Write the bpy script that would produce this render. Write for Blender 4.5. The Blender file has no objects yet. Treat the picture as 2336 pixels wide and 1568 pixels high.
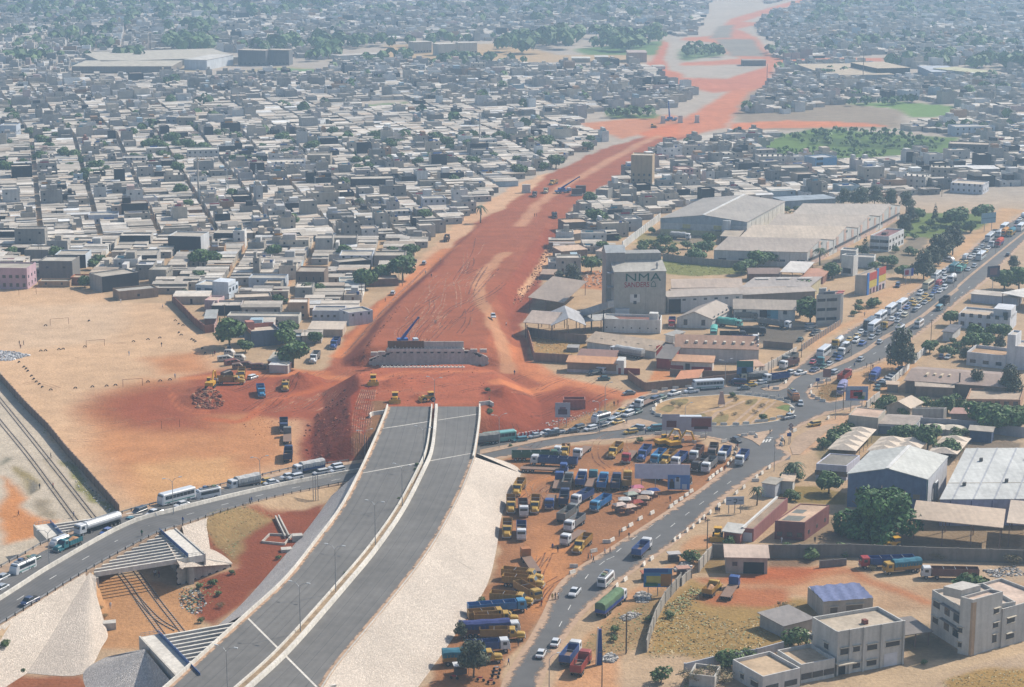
import bpy,bmesh,math,random
import numpy as np
from mathutils import Vector,Matrix
R=random.Random(11)
NP=np.random.RandomState(5)
scene=bpy.context.scene
COL=scene.collection
rad=math.radians
# camera, sky, sun, exposure
CAM_H,PITCH,FOC,PW,PH=160.0,rad(13.0),4500.0,2336.0,1568.0
cam_data=bpy.data.cameras.new('camera')
cam_data.sensor_width=36.0
cam_data.lens=36.0*FOC/PW
cam_data.clip_start,cam_data.clip_end=1.0,60000.0
cam=bpy.data.objects.new('camera',cam_data)
COL.objects.link(cam)
cam.location=(0,0,CAM_H)
cam.rotation_euler=(math.pi/2-PITCH,0,0)
scene.camera=cam
SUN_AZ,SUN_EL=math.atan2(11.0,7.1),rad(43.0)
world=bpy.data.worlds.new('World')
scene.world=world
world.use_nodes=True
wn=world.node_tree.nodes
sky=wn.new('ShaderNodeTexSky')
sky.sky_type='NISHITA'
sky.sun_disc=False
sky.sun_elevation=SUN_EL
sky.sun_rotation=SUN_AZ
sky.air_density,sky.dust_density=1.0,1.5
wn['Background'].inputs['Strength'].default_value=0.12
world.node_tree.links.new(sky.outputs[0],wn['Background'].inputs[0])
sun_data=bpy.data.lights.new('sun','SUN')
sun_data.energy=4.8
sun_data.angle=rad(0.53)
sun_data.color=(1.0,0.93,0.83)
sun=bpy.data.objects.new('sun',sun_data)
COL.objects.link(sun)
sv=Vector((math.sin(SUN_AZ)*math.cos(SUN_EL),math.cos(SUN_AZ)*math.cos(SUN_EL),math.sin(SUN_EL)))
sun.rotation_euler=sv.to_track_quat('Z','Y').to_euler()
sun.location=(300,500,400)
vs=scene.view_settings
vs.view_transform='Standard'
vs.look='None'
vs.exposure=0.33
vs.gamma=1.0
scene.render.engine='CYCLES'
cy=scene.cycles
cy.use_denoising=True
cy.max_bounces=5
cy.diffuse_bounces=3
cy.glossy_bounces=2
cy.transmission_bounces=2
cy.volume_bounces=1
cy.caustics_reflective=cy.caustics_refractive=False
# survey: the photo's measuring windows -> ground plan
WIN={'P':(0,0,2896/2336),'A':(1300,1080,600/2336),'B':(1800,1040,600/2336),'C':(2296,800,600/2336),'D':(2296,1100,600/2336),'E':(1800,760,600/2336),'F':(1200,1544,600/2336),'K':(1700,1440,600/2336),'L':(2296,480,600/2336),'M':(0,900,600/2336),'N':(0,1300,600/2336),'Q':(560,960,600/2336),'a':(0,700,480/2336),'b':(480,700,480/2336),'c':(960,700,480/2336),'d':(1440,700,480/2336),'e':(1440,500,480/2336),'S':(1800,500,800/2336),'T':(1800,200,700/2336),'U':(0,0,960/2336),'V':(960,0,960/2336),'X':(1936,0,960/2336),'Y':(0,640,960/2336),'G':(960,640,960/2336),'H':(1936,640,960/2336),'I':(0,1280,960/2267),'J':(960,1280,960/2267),'O':(1936,1280,960/2267)}
SCL=2336/2896
def at(win,zx,zy,z=0.0):
 ox,oy,k=WIN[win]
 x,y=(ox+zx*k)*SCL,(oy+zy*k)*SCL
 u,v=(x-PW/2)/FOC,(y-PH/2)/FOC
 t=(CAM_H-z)/(math.sin(PITCH)+v*math.cos(PITCH))
 return Vector((u*t,(math.cos(PITCH)-v*math.sin(PITCH))*t,z))
def pts(win,lst,z=0.0):
 return[at(win,p[0],p[1],p[2] if len(p)>2 else z) for p in lst]
def project(p):
 Z=p[2]-CAM_H
 d=p[1]*math.cos(PITCH)-Z*math.sin(PITCH)
 if d<1:
  return(-9999,-9999,d)
 up=p[1]*math.sin(PITCH)+Z*math.cos(PITCH)
 return(PW/2+FOC*p[0]/d,PH/2-FOC*up/d,d)
def lin(r,g,b):
 f=lambda c:((c/255+0.055)/1.055)**2.4 if c>10 else c/255/12.92
 return(f(r),f(g),f(b))
ALB=0.62
def tone(r,g,b,k=1.0):
 c=lin(r,g,b)
 return(c[0]*ALB*k,c[1]*ALB*k,c[2]*ALB*k,1.0)
# materials
MATS={}
def node_mat(name):
 m=bpy.data.materials.new(name)
 m.use_nodes=True
 nt=m.node_tree
 b=nt.nodes['Principled BSDF']
 MATS[name]=m
 return m,nt,b
def noise_node(nt,scale,detail=4.0,vec=None,rough=0.55):
 n=nt.nodes.new('ShaderNodeTexNoise')
 n.inputs['Scale'].default_value=scale
 n.inputs['Detail'].default_value=detail
 n.inputs['Roughness'].default_value=rough
 if vec is not None:
  nt.links.new(vec,n.inputs['Vector'])
 return n
def ramp(nt,fac,lo,hi,a=0.35,b=0.65):
 r=nt.nodes.new('ShaderNodeMapRange')
 r.inputs['From Min'].default_value,r.inputs['From Max'].default_value=a,b
 r.inputs['To Min'].default_value,r.inputs['To Max'].default_value=lo,hi
 nt.links.new(fac,r.inputs['Value'])
 return r.outputs[0]
def mulcol(nt,col,fac):
 m=nt.nodes.new('ShaderNodeVectorMath')
 m.operation='SCALE'
 nt.links.new(col,m.inputs[0])
 nt.links.new(fac,m.inputs['Scale'])
 return m.outputs[0]
def mulval(nt,a,b):
 m=nt.nodes.new('ShaderNodeMath')
 m.operation='MULTIPLY'
 nt.links.new(a,m.inputs[0])
 nt.links.new(b,m.inputs[1])
 return m.outputs[0]
def coloured(name,source='object',rough=0.85,spec=0.3,layers=((0.25,0.88,1.1),(2.0,0.92,1.07)),metallic=0.0,bump=0.0,bscale=4.0,coat=0.0,streak=None,tint=None):
 m,nt,b=node_mat(name)
 geo=nt.nodes.new('ShaderNodeNewGeometry')
 pos=geo.outputs['Position']
 if source=='object':
  oi=nt.nodes.new('ShaderNodeObjectInfo')
  col=oi.outputs['Color']
 elif source=='attr':
  a=nt.nodes.new('ShaderNodeAttribute')
  a.attribute_name='Col'
  col=a.outputs['Color']
 else:
  c=nt.nodes.new('ShaderNodeRGB')
  c.outputs[0].default_value=source
  col=c.outputs[0]
 for sc,lo,hi in layers:
  col=mulcol(nt,col,ramp(nt,noise_node(nt,sc,5.0,pos).outputs['Fac'],lo,hi))
 if streak:
  mp=nt.nodes.new('ShaderNodeMapping')
  mp.inputs['Scale'].default_value=streak[0]
  nt.links.new(pos,mp.inputs['Vector'])
  col=mulcol(nt,col,ramp(nt,noise_node(nt,1.0,3.0,mp.outputs[0]).outputs['Fac'],streak[1],streak[2]))
 nt.links.new(col,b.inputs['Base Color'])
 b.inputs['Roughness'].default_value=rough
 b.inputs['Metallic'].default_value=metallic
 b.inputs['Specular IOR Level'].default_value=spec
 if coat:
  b.inputs['Coat Weight'].default_value=coat
  b.inputs['Coat Roughness'].default_value=0.08
 if bump:
  bp=nt.nodes.new('ShaderNodeBump')
  bp.inputs['Strength'].default_value=1.0
  bp.inputs['Distance'].default_value=bump
  nt.links.new(noise_node(nt,bscale,6.0,pos).outputs['Fac'],bp.inputs['Height'])
  nt.links.new(bp.outputs[0],b.inputs['Normal'])
 return m
coloured('wall',rough=0.9,streak=((0.9,0.9,0.09),0.86,1.06),layers=((0.12,0.86,1.08),(1.6,0.93,1.05)))
coloured('roof',rough=0.92,layers=((0.18,0.78,1.12),(1.2,0.86,1.1),(5.0,0.93,1.06)))
coloured('sheet',rough=0.6,spec=0.35,layers=((0.07,0.86,1.08),(0.7,0.9,1.08)),streak=((1.1,0.12,0.3),0.9,1.06))
coloured('plain',rough=0.75,layers=((0.8,0.92,1.06),))
coloured('carpaint',rough=0.32,spec=0.5,coat=0.5,layers=((0.9,0.95,1.03),))
coloured('truckpaint',rough=0.5,spec=0.45,layers=((0.8,0.82,1.08),(4.0,0.9,1.06)))
coloured('glass',source=(0.03,0.04,0.05,1),rough=0.12,spec=0.6,layers=((0.3,0.8,1.2),))
coloured('tyre',source=(0.018,0.018,0.018,1),rough=0.9)
coloured('steel',source=(0.33,0.34,0.35,1),rough=0.45,metallic=0.6)
coloured('dark',source=(0.03,0.029,0.028,1),rough=0.85)
coloured('concrete',source=(0.46,0.43,0.38,1),rough=0.9,layers=((0.1,0.85,1.08),(1.4,0.9,1.08)),streak=((1.2,1.2,0.15),0.82,1.05))
coloured('bark',source=(0.11,0.085,0.06,1),rough=0.95)
coloured('leaf',source='attr',rough=0.65,spec=0.25,layers=((0.25,0.75,1.2),(2.5,0.75,1.25)))
coloured('city',source='attr',rough=0.9,layers=((0.15,0.8,1.12),(1.5,0.86,1.1)))
coloured('cloth',rough=0.95,layers=((1.5,0.85,1.1),))
coloured('skin',source=(0.06,0.035,0.024,1),rough=0.6)
coloured('rubble',source='attr',rough=0.95,layers=((1.0,0.8,1.2),))
def asphalt_mat(name,base,along_lo=0.9):
 m,nt,b=node_mat(name)
 geo=nt.nodes.new('ShaderNodeNewGeometry')
 pos=geo.outputs['Position']
 c=nt.nodes.new('ShaderNodeRGB')
 c.outputs[0].default_value=base
 col=c.outputs[0]
 for sc,lo,hi in((0.03,0.88,1.1),(0.25,0.9,1.08),(3.0,0.94,1.06)):
  col=mulcol(nt,col,ramp(nt,noise_node(nt,sc,5.0,pos).outputs['Fac'],lo,hi))
 uv=nt.nodes.new('ShaderNodeAttribute')
 uv.attribute_name='across'
 w=nt.nodes.new('ShaderNodeTexWave')
 w.wave_type='BANDS'
 w.inputs['Scale'].default_value=1.0
 w.inputs['Distortion'].default_value=3.0
 w.inputs['Detail'].default_value=3.0
 nt.links.new(uv.outputs['Vector'],w.inputs['Vector'])
 col=mulcol(nt,col,ramp(nt,w.outputs['Fac'],along_lo,1.03,0.0,1.0))
 nt.links.new(col,b.inputs['Base Color'])
 b.inputs['Roughness'].default_value=0.88
 b.inputs['Specular IOR Level'].default_value=0.25
 return m
asphalt_mat('asphalt',(0.112,0.109,0.106,1))
asphalt_mat('highway',(0.136,0.130,0.121,1),0.94)
def stone_mat(name,base,joint,scale,spread):
 m,nt,b=node_mat(name)
 geo=nt.nodes.new('ShaderNodeNewGeometry')
 pos=geo.outputs['Position']
 v=nt.nodes.new('ShaderNodeTexVoronoi')
 v.inputs['Scale'].default_value=scale
 nt.links.new(pos,v.inputs['Vector'])
 e=nt.nodes.new('ShaderNodeTexVoronoi')
 e.feature='DISTANCE_TO_EDGE'
 e.inputs['Scale'].default_value=scale
 nt.links.new(pos,e.inputs['Vector'])
 bw=nt.nodes.new('ShaderNodeRGBToBW')
 nt.links.new(v.outputs['Color'],bw.inputs[0])
 c=nt.nodes.new('ShaderNodeRGB')
 c.outputs[0].default_value=base
 col=mulcol(nt,c.outputs[0],ramp(nt,bw.outputs[0],1-spread,1+spread*0.5,0.2,0.8))
 col=mulcol(nt,col,ramp(nt,noise_node(nt,0.06,5.0,pos).outputs['Fac'],0.86,1.08))
 mix=nt.nodes.new('ShaderNodeMix')
 mix.data_type='RGBA'
 nt.links.new(ramp(nt,e.outputs['Distance'],1.0,0.0,0.02,0.09),mix.inputs['Factor'])
 nt.links.new(col,mix.inputs['A'])
 mix.inputs['B'].default_value=joint
 nt.links.new(mix.outputs['Result'],b.inputs['Base Color'])
 b.inputs['Roughness'].default_value=0.95
 bp=nt.nodes.new('ShaderNodeBump')
 bp.inputs['Distance'].default_value=0.12
 nt.links.new(ramp(nt,e.outputs['Distance'],0.0,1.0,0.0,0.2),bp.inputs['Height'])
 nt.links.new(bp.outputs[0],b.inputs['Normal'])
 return m
# mesh builder
class MB:
 def __init__(self):
  self.v,self.f,self.m,self.c=[],[],[],[]
  self.mi,self.col=0,None
 def add(self,vs_,fs_):
  o=len(self.v)
  self.v.extend(tuple(p) for p in vs_)
  for q in fs_:
   self.f.append(tuple(i+o for i in q))
   self.m.append(self.mi)
   self.c.append(self.col)
  return self
 def box(self,x0,y0,z0,x1,y1,z1):
  return self.add([(x0,y0,z0),(x1,y0,z0),(x1,y1,z0),(x0,y1,z0),(x0,y0,z1),(x1,y0,z1),(x1,y1,z1),(x0,y1,z1)],[(0,3,2,1),(4,5,6,7),(0,1,5,4),(1,2,6,5),(2,3,7,6),(3,0,4,7)])
 def beam(self,p,q,w,h):
  p,q=Vector(p),Vector(q)
  d=(q-p)
  s=Vector((d.y,-d.x,0))
  s=s.normalized()*(w/2) if s.length>1e-6 else Vector((w/2,0,0))
  dn=Vector((0,0,-h))
  a=[p-s+dn,q-s+dn,q+s+dn,p+s+dn,p-s,q-s,q+s,p+s]
  return self.add(a,[(0,1,2,3),(4,7,6,5),(0,4,5,1),(1,5,6,2),(2,6,7,3),(3,7,4,0)])
 def prism(self,poly,z0,z1):
  n=len(poly)
  area=sum(poly[i][0]*poly[(i+1)%n][1]-poly[(i+1)%n][0]*poly[i][1] for i in range(n))
  if area<0:
   poly=poly[::-1]
  vs_=[(p[0],p[1],z0) for p in poly]+[(p[0],p[1],z1) for p in poly]
  fs_=[tuple(range(n,2*n)),tuple(range(n-1,-1,-1))]
  fs_+=[(i,(i+1)%n,n+(i+1)%n,n+i) for i in range(n)]
  return self.add(vs_,fs_)
 def loft(self,rings,caps=True):
  n=len(rings[0])
  vs_=[p for r in rings for p in r]
  fs_=[]
  for k in range(len(rings)-1):
   for i in range(n):
    fs_.append((k*n+i,k*n+(i+1)%n,(k+1)*n+(i+1)%n,(k+1)*n+i))
  if caps:
   fs_.append(tuple(range(n-1,-1,-1)))
   fs_.append(tuple((len(rings)-1)*n+i for i in range(n)))
  return self.add(vs_,fs_)
 def cyl(self,p,q,r0,r1=None,n=8,caps=True):
  p,q=Vector(p),Vector(q)
  r1=r0 if r1 is None else r1
  d=(q-p).normalized()
  a=d.orthogonal().normalized()
  b=d.cross(a)
  ring=lambda c,r:[c+(a*math.cos(t)+b*math.sin(t))*r for t in(2*math.pi*i/n for i in range(n))]
  return self.loft([ring(p,r0),ring(q,r1)],caps)
 def build(self,name,mat,parent=None,color=None,loc=None,rz=None,smooth=False):
  me=mesh_from(self,name,mat,smooth)
  return link(name,me,parent,color,loc,rz)
def mesh_from(mb,name,mat,smooth=False):
 me=bpy.data.meshes.new(name)
 me.from_pydata(mb.v,[],mb.f)
 mats=mat if isinstance(mat,(list,tuple)) else[mat]
 for k in mats:
  me.materials.append(MATS[k])
 if len(mats)>1:
  me.polygons.foreach_set('material_index',mb.m)
 if any(c is not None for c in mb.c):
  a=me.attributes.new('Col','FLOAT_COLOR','FACE')
  arr=np.ones((len(mb.c),4),dtype=np.float32)
  for i,c in enumerate(mb.c):
   if c is not None:
    arr[i,:3]=c[:3]
  a.data.foreach_set('color',arr.ravel())
 if smooth:
  me.polygons.foreach_set('use_smooth',[True]*len(me.polygons))
 me.update()
 return me
def link(name,data,parent=None,color=None,loc=None,rz=None):
 o=bpy.data.objects.new(name,data)
 COL.objects.link(o)
 if parent is not None:
  o.parent=parent
 if color is not None:
  o.color=(color[0],color[1],color[2],1.0)
 if loc is not None:
  o.location=loc
 if rz is not None:
  o.rotation_euler=(0,0,rz)
 return o
def tag(o,label=None,cat=None,group=None,kind=None):
 if label:
  o['label']=label
 if cat:
  o['category']=cat
 if group:
  o['group']=group
 if kind:
  o['kind']=kind
 return o
def thing(name,label,cat,loc=(0,0,0),rz=0.0,group=None):
 o=bpy.data.objects.new(name,None)
 o.empty_display_size=0.5
 COL.objects.link(o)
 o.location=loc
 o.rotation_euler=(0,0,rz)
 return tag(o,label,cat,group)
def copy_tree(root,loc=None,rz=None,colors=None,children=None):
 r=root.copy()
 COL.objects.link(r)
 if loc is not None:
  r.location=loc
 if rz is not None:
  r.rotation_euler=(0,0,rz)
 for ch in(children or KIDS)[root.name]:
  c=ch.copy()
  COL.objects.link(c)
  c.parent=r
  base=ch.name.split('.')[0]
  if colors and base in colors:
   c.color=(*colors[base][:3],1.0)
  for g in KIDS.get(ch.name,()):
   d=g.copy()
   COL.objects.link(d)
   d.parent=c
   gb=g.name.split('.')[0]
   if colors and gb in colors:
    d.color=(*colors[gb][:3],1.0)
 return r
KIDS={}
def learn(root):
 KIDS[root.name]=list(root.children)
 for c in root.children:
  if c.children:
   KIDS[c.name]=list(c.children)
 return root
def arr_mesh(name,verts,faces,mat,cols=None,domain='FACE',smooth=False):
 me=bpy.data.meshes.new(name)
 nv,nf,k=len(verts),len(faces),faces.shape[1]
 me.vertices.add(nv)
 me.vertices.foreach_set('co',np.ascontiguousarray(verts,dtype=np.float32).ravel())
 me.loops.add(nf*k)
 me.loops.foreach_set('vertex_index',np.ascontiguousarray(faces,dtype=np.int32).ravel())
 me.polygons.add(nf)
 me.polygons.foreach_set('loop_start',np.arange(0,nf*k,k,dtype=np.int32))
 me.update(calc_edges=True)
 if cols is not None:
  a=me.attributes.new('Col','FLOAT_COLOR',domain)
  arr=np.ones((len(cols),4),dtype=np.float32)
  arr[:,:3]=cols[:,:3]
  a.data.foreach_set('color',arr.ravel())
 me.materials.append(MATS[mat])
 me.polygons.foreach_set('use_smooth',np.full(nf,bool(smooth)))
 return me
ORD=['nearest','second nearest','third nearest','fourth nearest','fifth nearest','sixth nearest','seventh nearest','eighth nearest','ninth nearest','tenth nearest']+['%dth nearest'%i for i in range(11,400)]
NTH=['first','second','third','fourth','fifth','sixth','seventh','eighth','ninth','tenth']+['%dth'%i for i in range(11,21)]+['%d%s'%(i,{1:'st',2:'nd',3:'rd'}.get(i%10,'th')) for i in range(21,400)]
def catmull(P,n=8):
 P=[Vector(p) for p in P]
 out=[]
 for i in range(len(P)-1):
  a,b,c,d=P[max(i-1,0)],P[i],P[i+1],P[min(i+2,len(P)-1)]
  for k in range(n):
   t=k/n
   out.append(0.5*((2*b)+(c-a)*t+(2*a-5*b+4*c-d)*t*t+(3*b-a-3*c+d)*t**3))
 out.append(P[-1])
 return out
def resample(P,n):
 L=[0.0]
 for a,b in zip(P,P[1:]):
  L.append(L[-1]+(b-a).length)
 out,j=[],0
 for i in range(n):
  s=L[-1]*i/(n-1)
  while j<len(P)-2 and L[j+1]<s:
   j+=1
  t=(s-L[j])/max(L[j+1]-L[j],1e-9)
  out.append(P[j].lerp(P[j+1],t))
 return out
# terrain shape
ZH=7.5
hwL=pts('P',[(383,1565),(560,1405),(649,1323),(720,1234),(774,1162),(818,1080),(855,1000),(880,938)],ZH)
hwM=pts('P',[(543,1568),(639,1480),(774,1330),(841,1251),(904,1162),(952,1073),(970,1032),(979,980),(984,927)],ZH)
hwR=pts('P',[(735,1568),(774,1510),(907,1350),(984,1246),(1040,1145),(1071,1073),(1083,1034),(1094,960),(1095,922)],ZH)
def xs_of(P):
 P=catmull(sorted(P,key=lambda p:p.y),6)
 ys=np.array([p.y for p in P])
 xs=np.array([p.x for p in P])
 s0=(xs[6]-xs[0])/(ys[6]-ys[0])
 ys=np.concatenate([[ys[0]-160],ys])
 xs=np.concatenate([[xs[0]-160*s0*1.1],xs])
 return lambda Y:np.interp(Y,ys,xs)
XL,XM,XR=xs_of(hwL),xs_of(hwM),xs_of(hwR)
RN=Vector((0.884,0.4675,0))
RA,RB=117.0,138.6
RD=Vector((-0.4675,0.884,0))
rdS=[at('P',x,y,z) for x,y,z in((0,1428,7),(188,1311,7),(342,1227,6.9),(417,1200,6.2),(594,1145,3.0),(774,1106,0.8))]
rdC=[at('P',x,y,z) for x,y,z in((0,1369,7),(116,1295,7),(287,1200,6.9),(395,1167,6.0),(594,1119,2.8),(774,1084,0.8))]
rdN=[at('P',x,y,z) for x,y,z in((0,1295,7),(113,1234,7),(277,1172,6.6),(362,1149,5.6),(437,1125,4.4),(523,1104,3.0),(683,1067,1.2),(774,1056,0.8))]
under=lambda P,tx,ty:P+[at('P',tx,ty,0.35)]
rdS,rdC,rdN=under(rdS,1095,1044),under(rdC,1095,1030),under(rdN,1095,1010)
ext=lambda P:[P[0]+(P[0]-P[1]).normalized()*120]+P
rdS,rdC,rdN=(resample(catmull(ext(P),6),70) for P in(rdS,rdC,rdN))
def sdf(poly,X,Y):
 P=np.array([(p[0],p[1]) for p in poly])
 d2=np.full(X.shape,1e18)
 inside=np.zeros(X.shape,dtype=bool)
 n=len(P)
 for i in range(n):
  ax,ay=P[i]
  bx,by=P[(i+1)%n]
  ex,ey=bx-ax,by-ay
  wx,wy=X-ax,Y-ay
  t=np.clip((wx*ex+wy*ey)/max(ex*ex+ey*ey,1e-9),0,1)
  d2=np.minimum(d2,(wx-ex*t)**2+(wy-ey*t)**2)
  c=(ay>Y)!=(by>Y)
  xin=ax+(Y-ay)/(by-ay if abs(by-ay)>1e-9 else 1e-9)*ex
  inside^=c&(X<xin)
 d=np.sqrt(d2)
 return np.where(inside,-d,d)
def near_line(P,X,Y):
 best=np.full(X.shape,1e18)
 zz=np.zeros(X.shape)
 for a,b in zip(P,P[1:]):
  ex,ey=b[0]-a[0],b[1]-a[1]
  wx,wy=X-a[0],Y-a[1]
  t=np.clip((wx*ex+wy*ey)/max(ex*ex+ey*ey,1e-9),0,1)
  d=(wx-ex*t)**2+(wy-ey*t)**2
  m=d<best
  best=np.where(m,d,best)
  zz=np.where(m,a[2]+(b[2]-a[2])*t,zz)
 return np.sqrt(best),zz
J1=(at('P',865,979,ZH),at('P',1096,944,ZH))
J2=(at('P',829,1079,ZH),at('P',1078,1034,ZH))
E2=pts('Q',[(1700,1140),(1670,640),(1790,530),(1745,375)],7.0)+pts('G',[(310,968),(600,955),(880,948),(1060,990),(1130,1090),(1130,1180),(1060,1215),(985,1300)],7.0)
E3=pts('c',[(420,1350,5.8),(500,1180,5.5),(640,960,5.0),(840,740,4.2),(1050,560,3.5),(1250,360,3.0),(1400,220,2.5),(1600,0,2.0)])+pts('P',[(1130,475,0.8),(1200,440,0),(1290,440,0)])+pts('G',[(1420,0,1.5),(1330,150,2.2),(1200,330,3.0),(1080,500,4.0),(1000,600,5.0),(1050,700,5.3),(1010,800,5.8),(880,838,6.0)])
MSE_Y=659.0
mounds=[(at('Q',1150,480),9,3.6),(at('Q',860,690),6,1.2),(at('Q',120,650),11,2.4),(at('Q',60,560),6,1.6),(at('A',510,370),6,2.4),(at('Q',2120,500,7),6,1.7),(at('Q',2240,480,7),5,1.4),(at('G',560,1180,7),4,1.2),(at('P',640,850),3,.5)]
FLATS=[pts('I',[(1195,893),(1552,768),(1700,800),(1650,1000),(1250,1150),(1150,950)])]
def terrain(X,Y):
 X=np.asarray(X,dtype=float)
 Y=np.asarray(Y,dtype=float)
 z=0.03*np.sin(X*0.05+1)*np.sin(Y*0.037)*(Y>330)
 inr=(Y<600)
 xl,xr=XL(Y),XR(Y)
 run_l=np.interp(Y,[400,500],[1.15,0.9])
 run_r=np.interp(Y,[380,446,500,525],[1.35,1.3,0.95,0.85])
 out=np.maximum(np.maximum((xl-X)*0.93/run_l,(X-xr)*0.93/run_r),0)
 h1=ZH-0.35-out
 for(a,b),sgn in((J2,1),):
  e=((Y-a.y)*(b.x-a.x)-(X-a.x)*(b.y-a.y))/(b-a).length
  h1=h1-np.maximum(e+1.0,0)*1.5
 z=np.where(inr,np.maximum(z,h1),z)
 m=(np.abs(X)<120)&(Y>500)&(Y<1050)
 zz=z[m] if z.ndim else z
 xm,ym=X[m],Y[m]
 d2=sdf(E2,xm,ym)
 h2=7.0-np.maximum(d2,0)/1.65
 a,b=J1
 e=((ym-a.y)*(b.x-a.x)-(xm-a.x)*(b.y-a.y))/(b-a).length
 h2=np.where(e<1.0,h2+(e-1.0)*1.2,h2)
 h2=np.where(ym>633.5,h2-(ym-633.5)*2.5,h2)
 d3=sdf(E3,xm,ym)
 top3=np.clip(6.0*(1-(ym-650)/330),0,6)
 h3=top3-np.maximum(d3,0)/1.8
 h3=np.where(ym<MSE_Y+0.8,h3-(MSE_Y+0.8-ym)*6,h3)
 zz=np.maximum(zz,np.maximum(h2,h3))
 z[m]=zz
 m=(X<0)&(Y>330)&(Y<580)
 dc,zc=near_line(rdC,X[m],Y[m])
 h4=zc-0.45-np.maximum(dc-9.0,0)/1.25
 z[m]=np.maximum(z[m],h4)
 n=X*RN.x+Y*RN.y
 cut=(n>RA-0.3)&(n<RB+0.3)&(Y<600)&(Y>250)&(X<40)
 z=np.where(cut,0.0,z)
 for pl in FLATS:
  z=np.where(sdf(pl,X,Y)<0,np.minimum(z,0.0),z)
 for c,r,h in mounds:
  d=np.sqrt((X-c.x)**2+(Y-c.y)**2)
  lump=1+0.25*np.sin(X*1.3+c.x)*np.sin(Y*1.1)
  z=z+np.where(d<r,h*lump*(1-d/r),0)
 w=np.exp(-((X+55)/14)**2)*np.exp(-((Y-560)/30)**2)
 z=z+w*0.35*np.sin(X*1.7+np.sin(Y))*np.sin(Y*1.3)
 return z
def ground_z(x,y):
 return float(terrain(np.array([x]),np.array([y]))[0])
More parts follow.
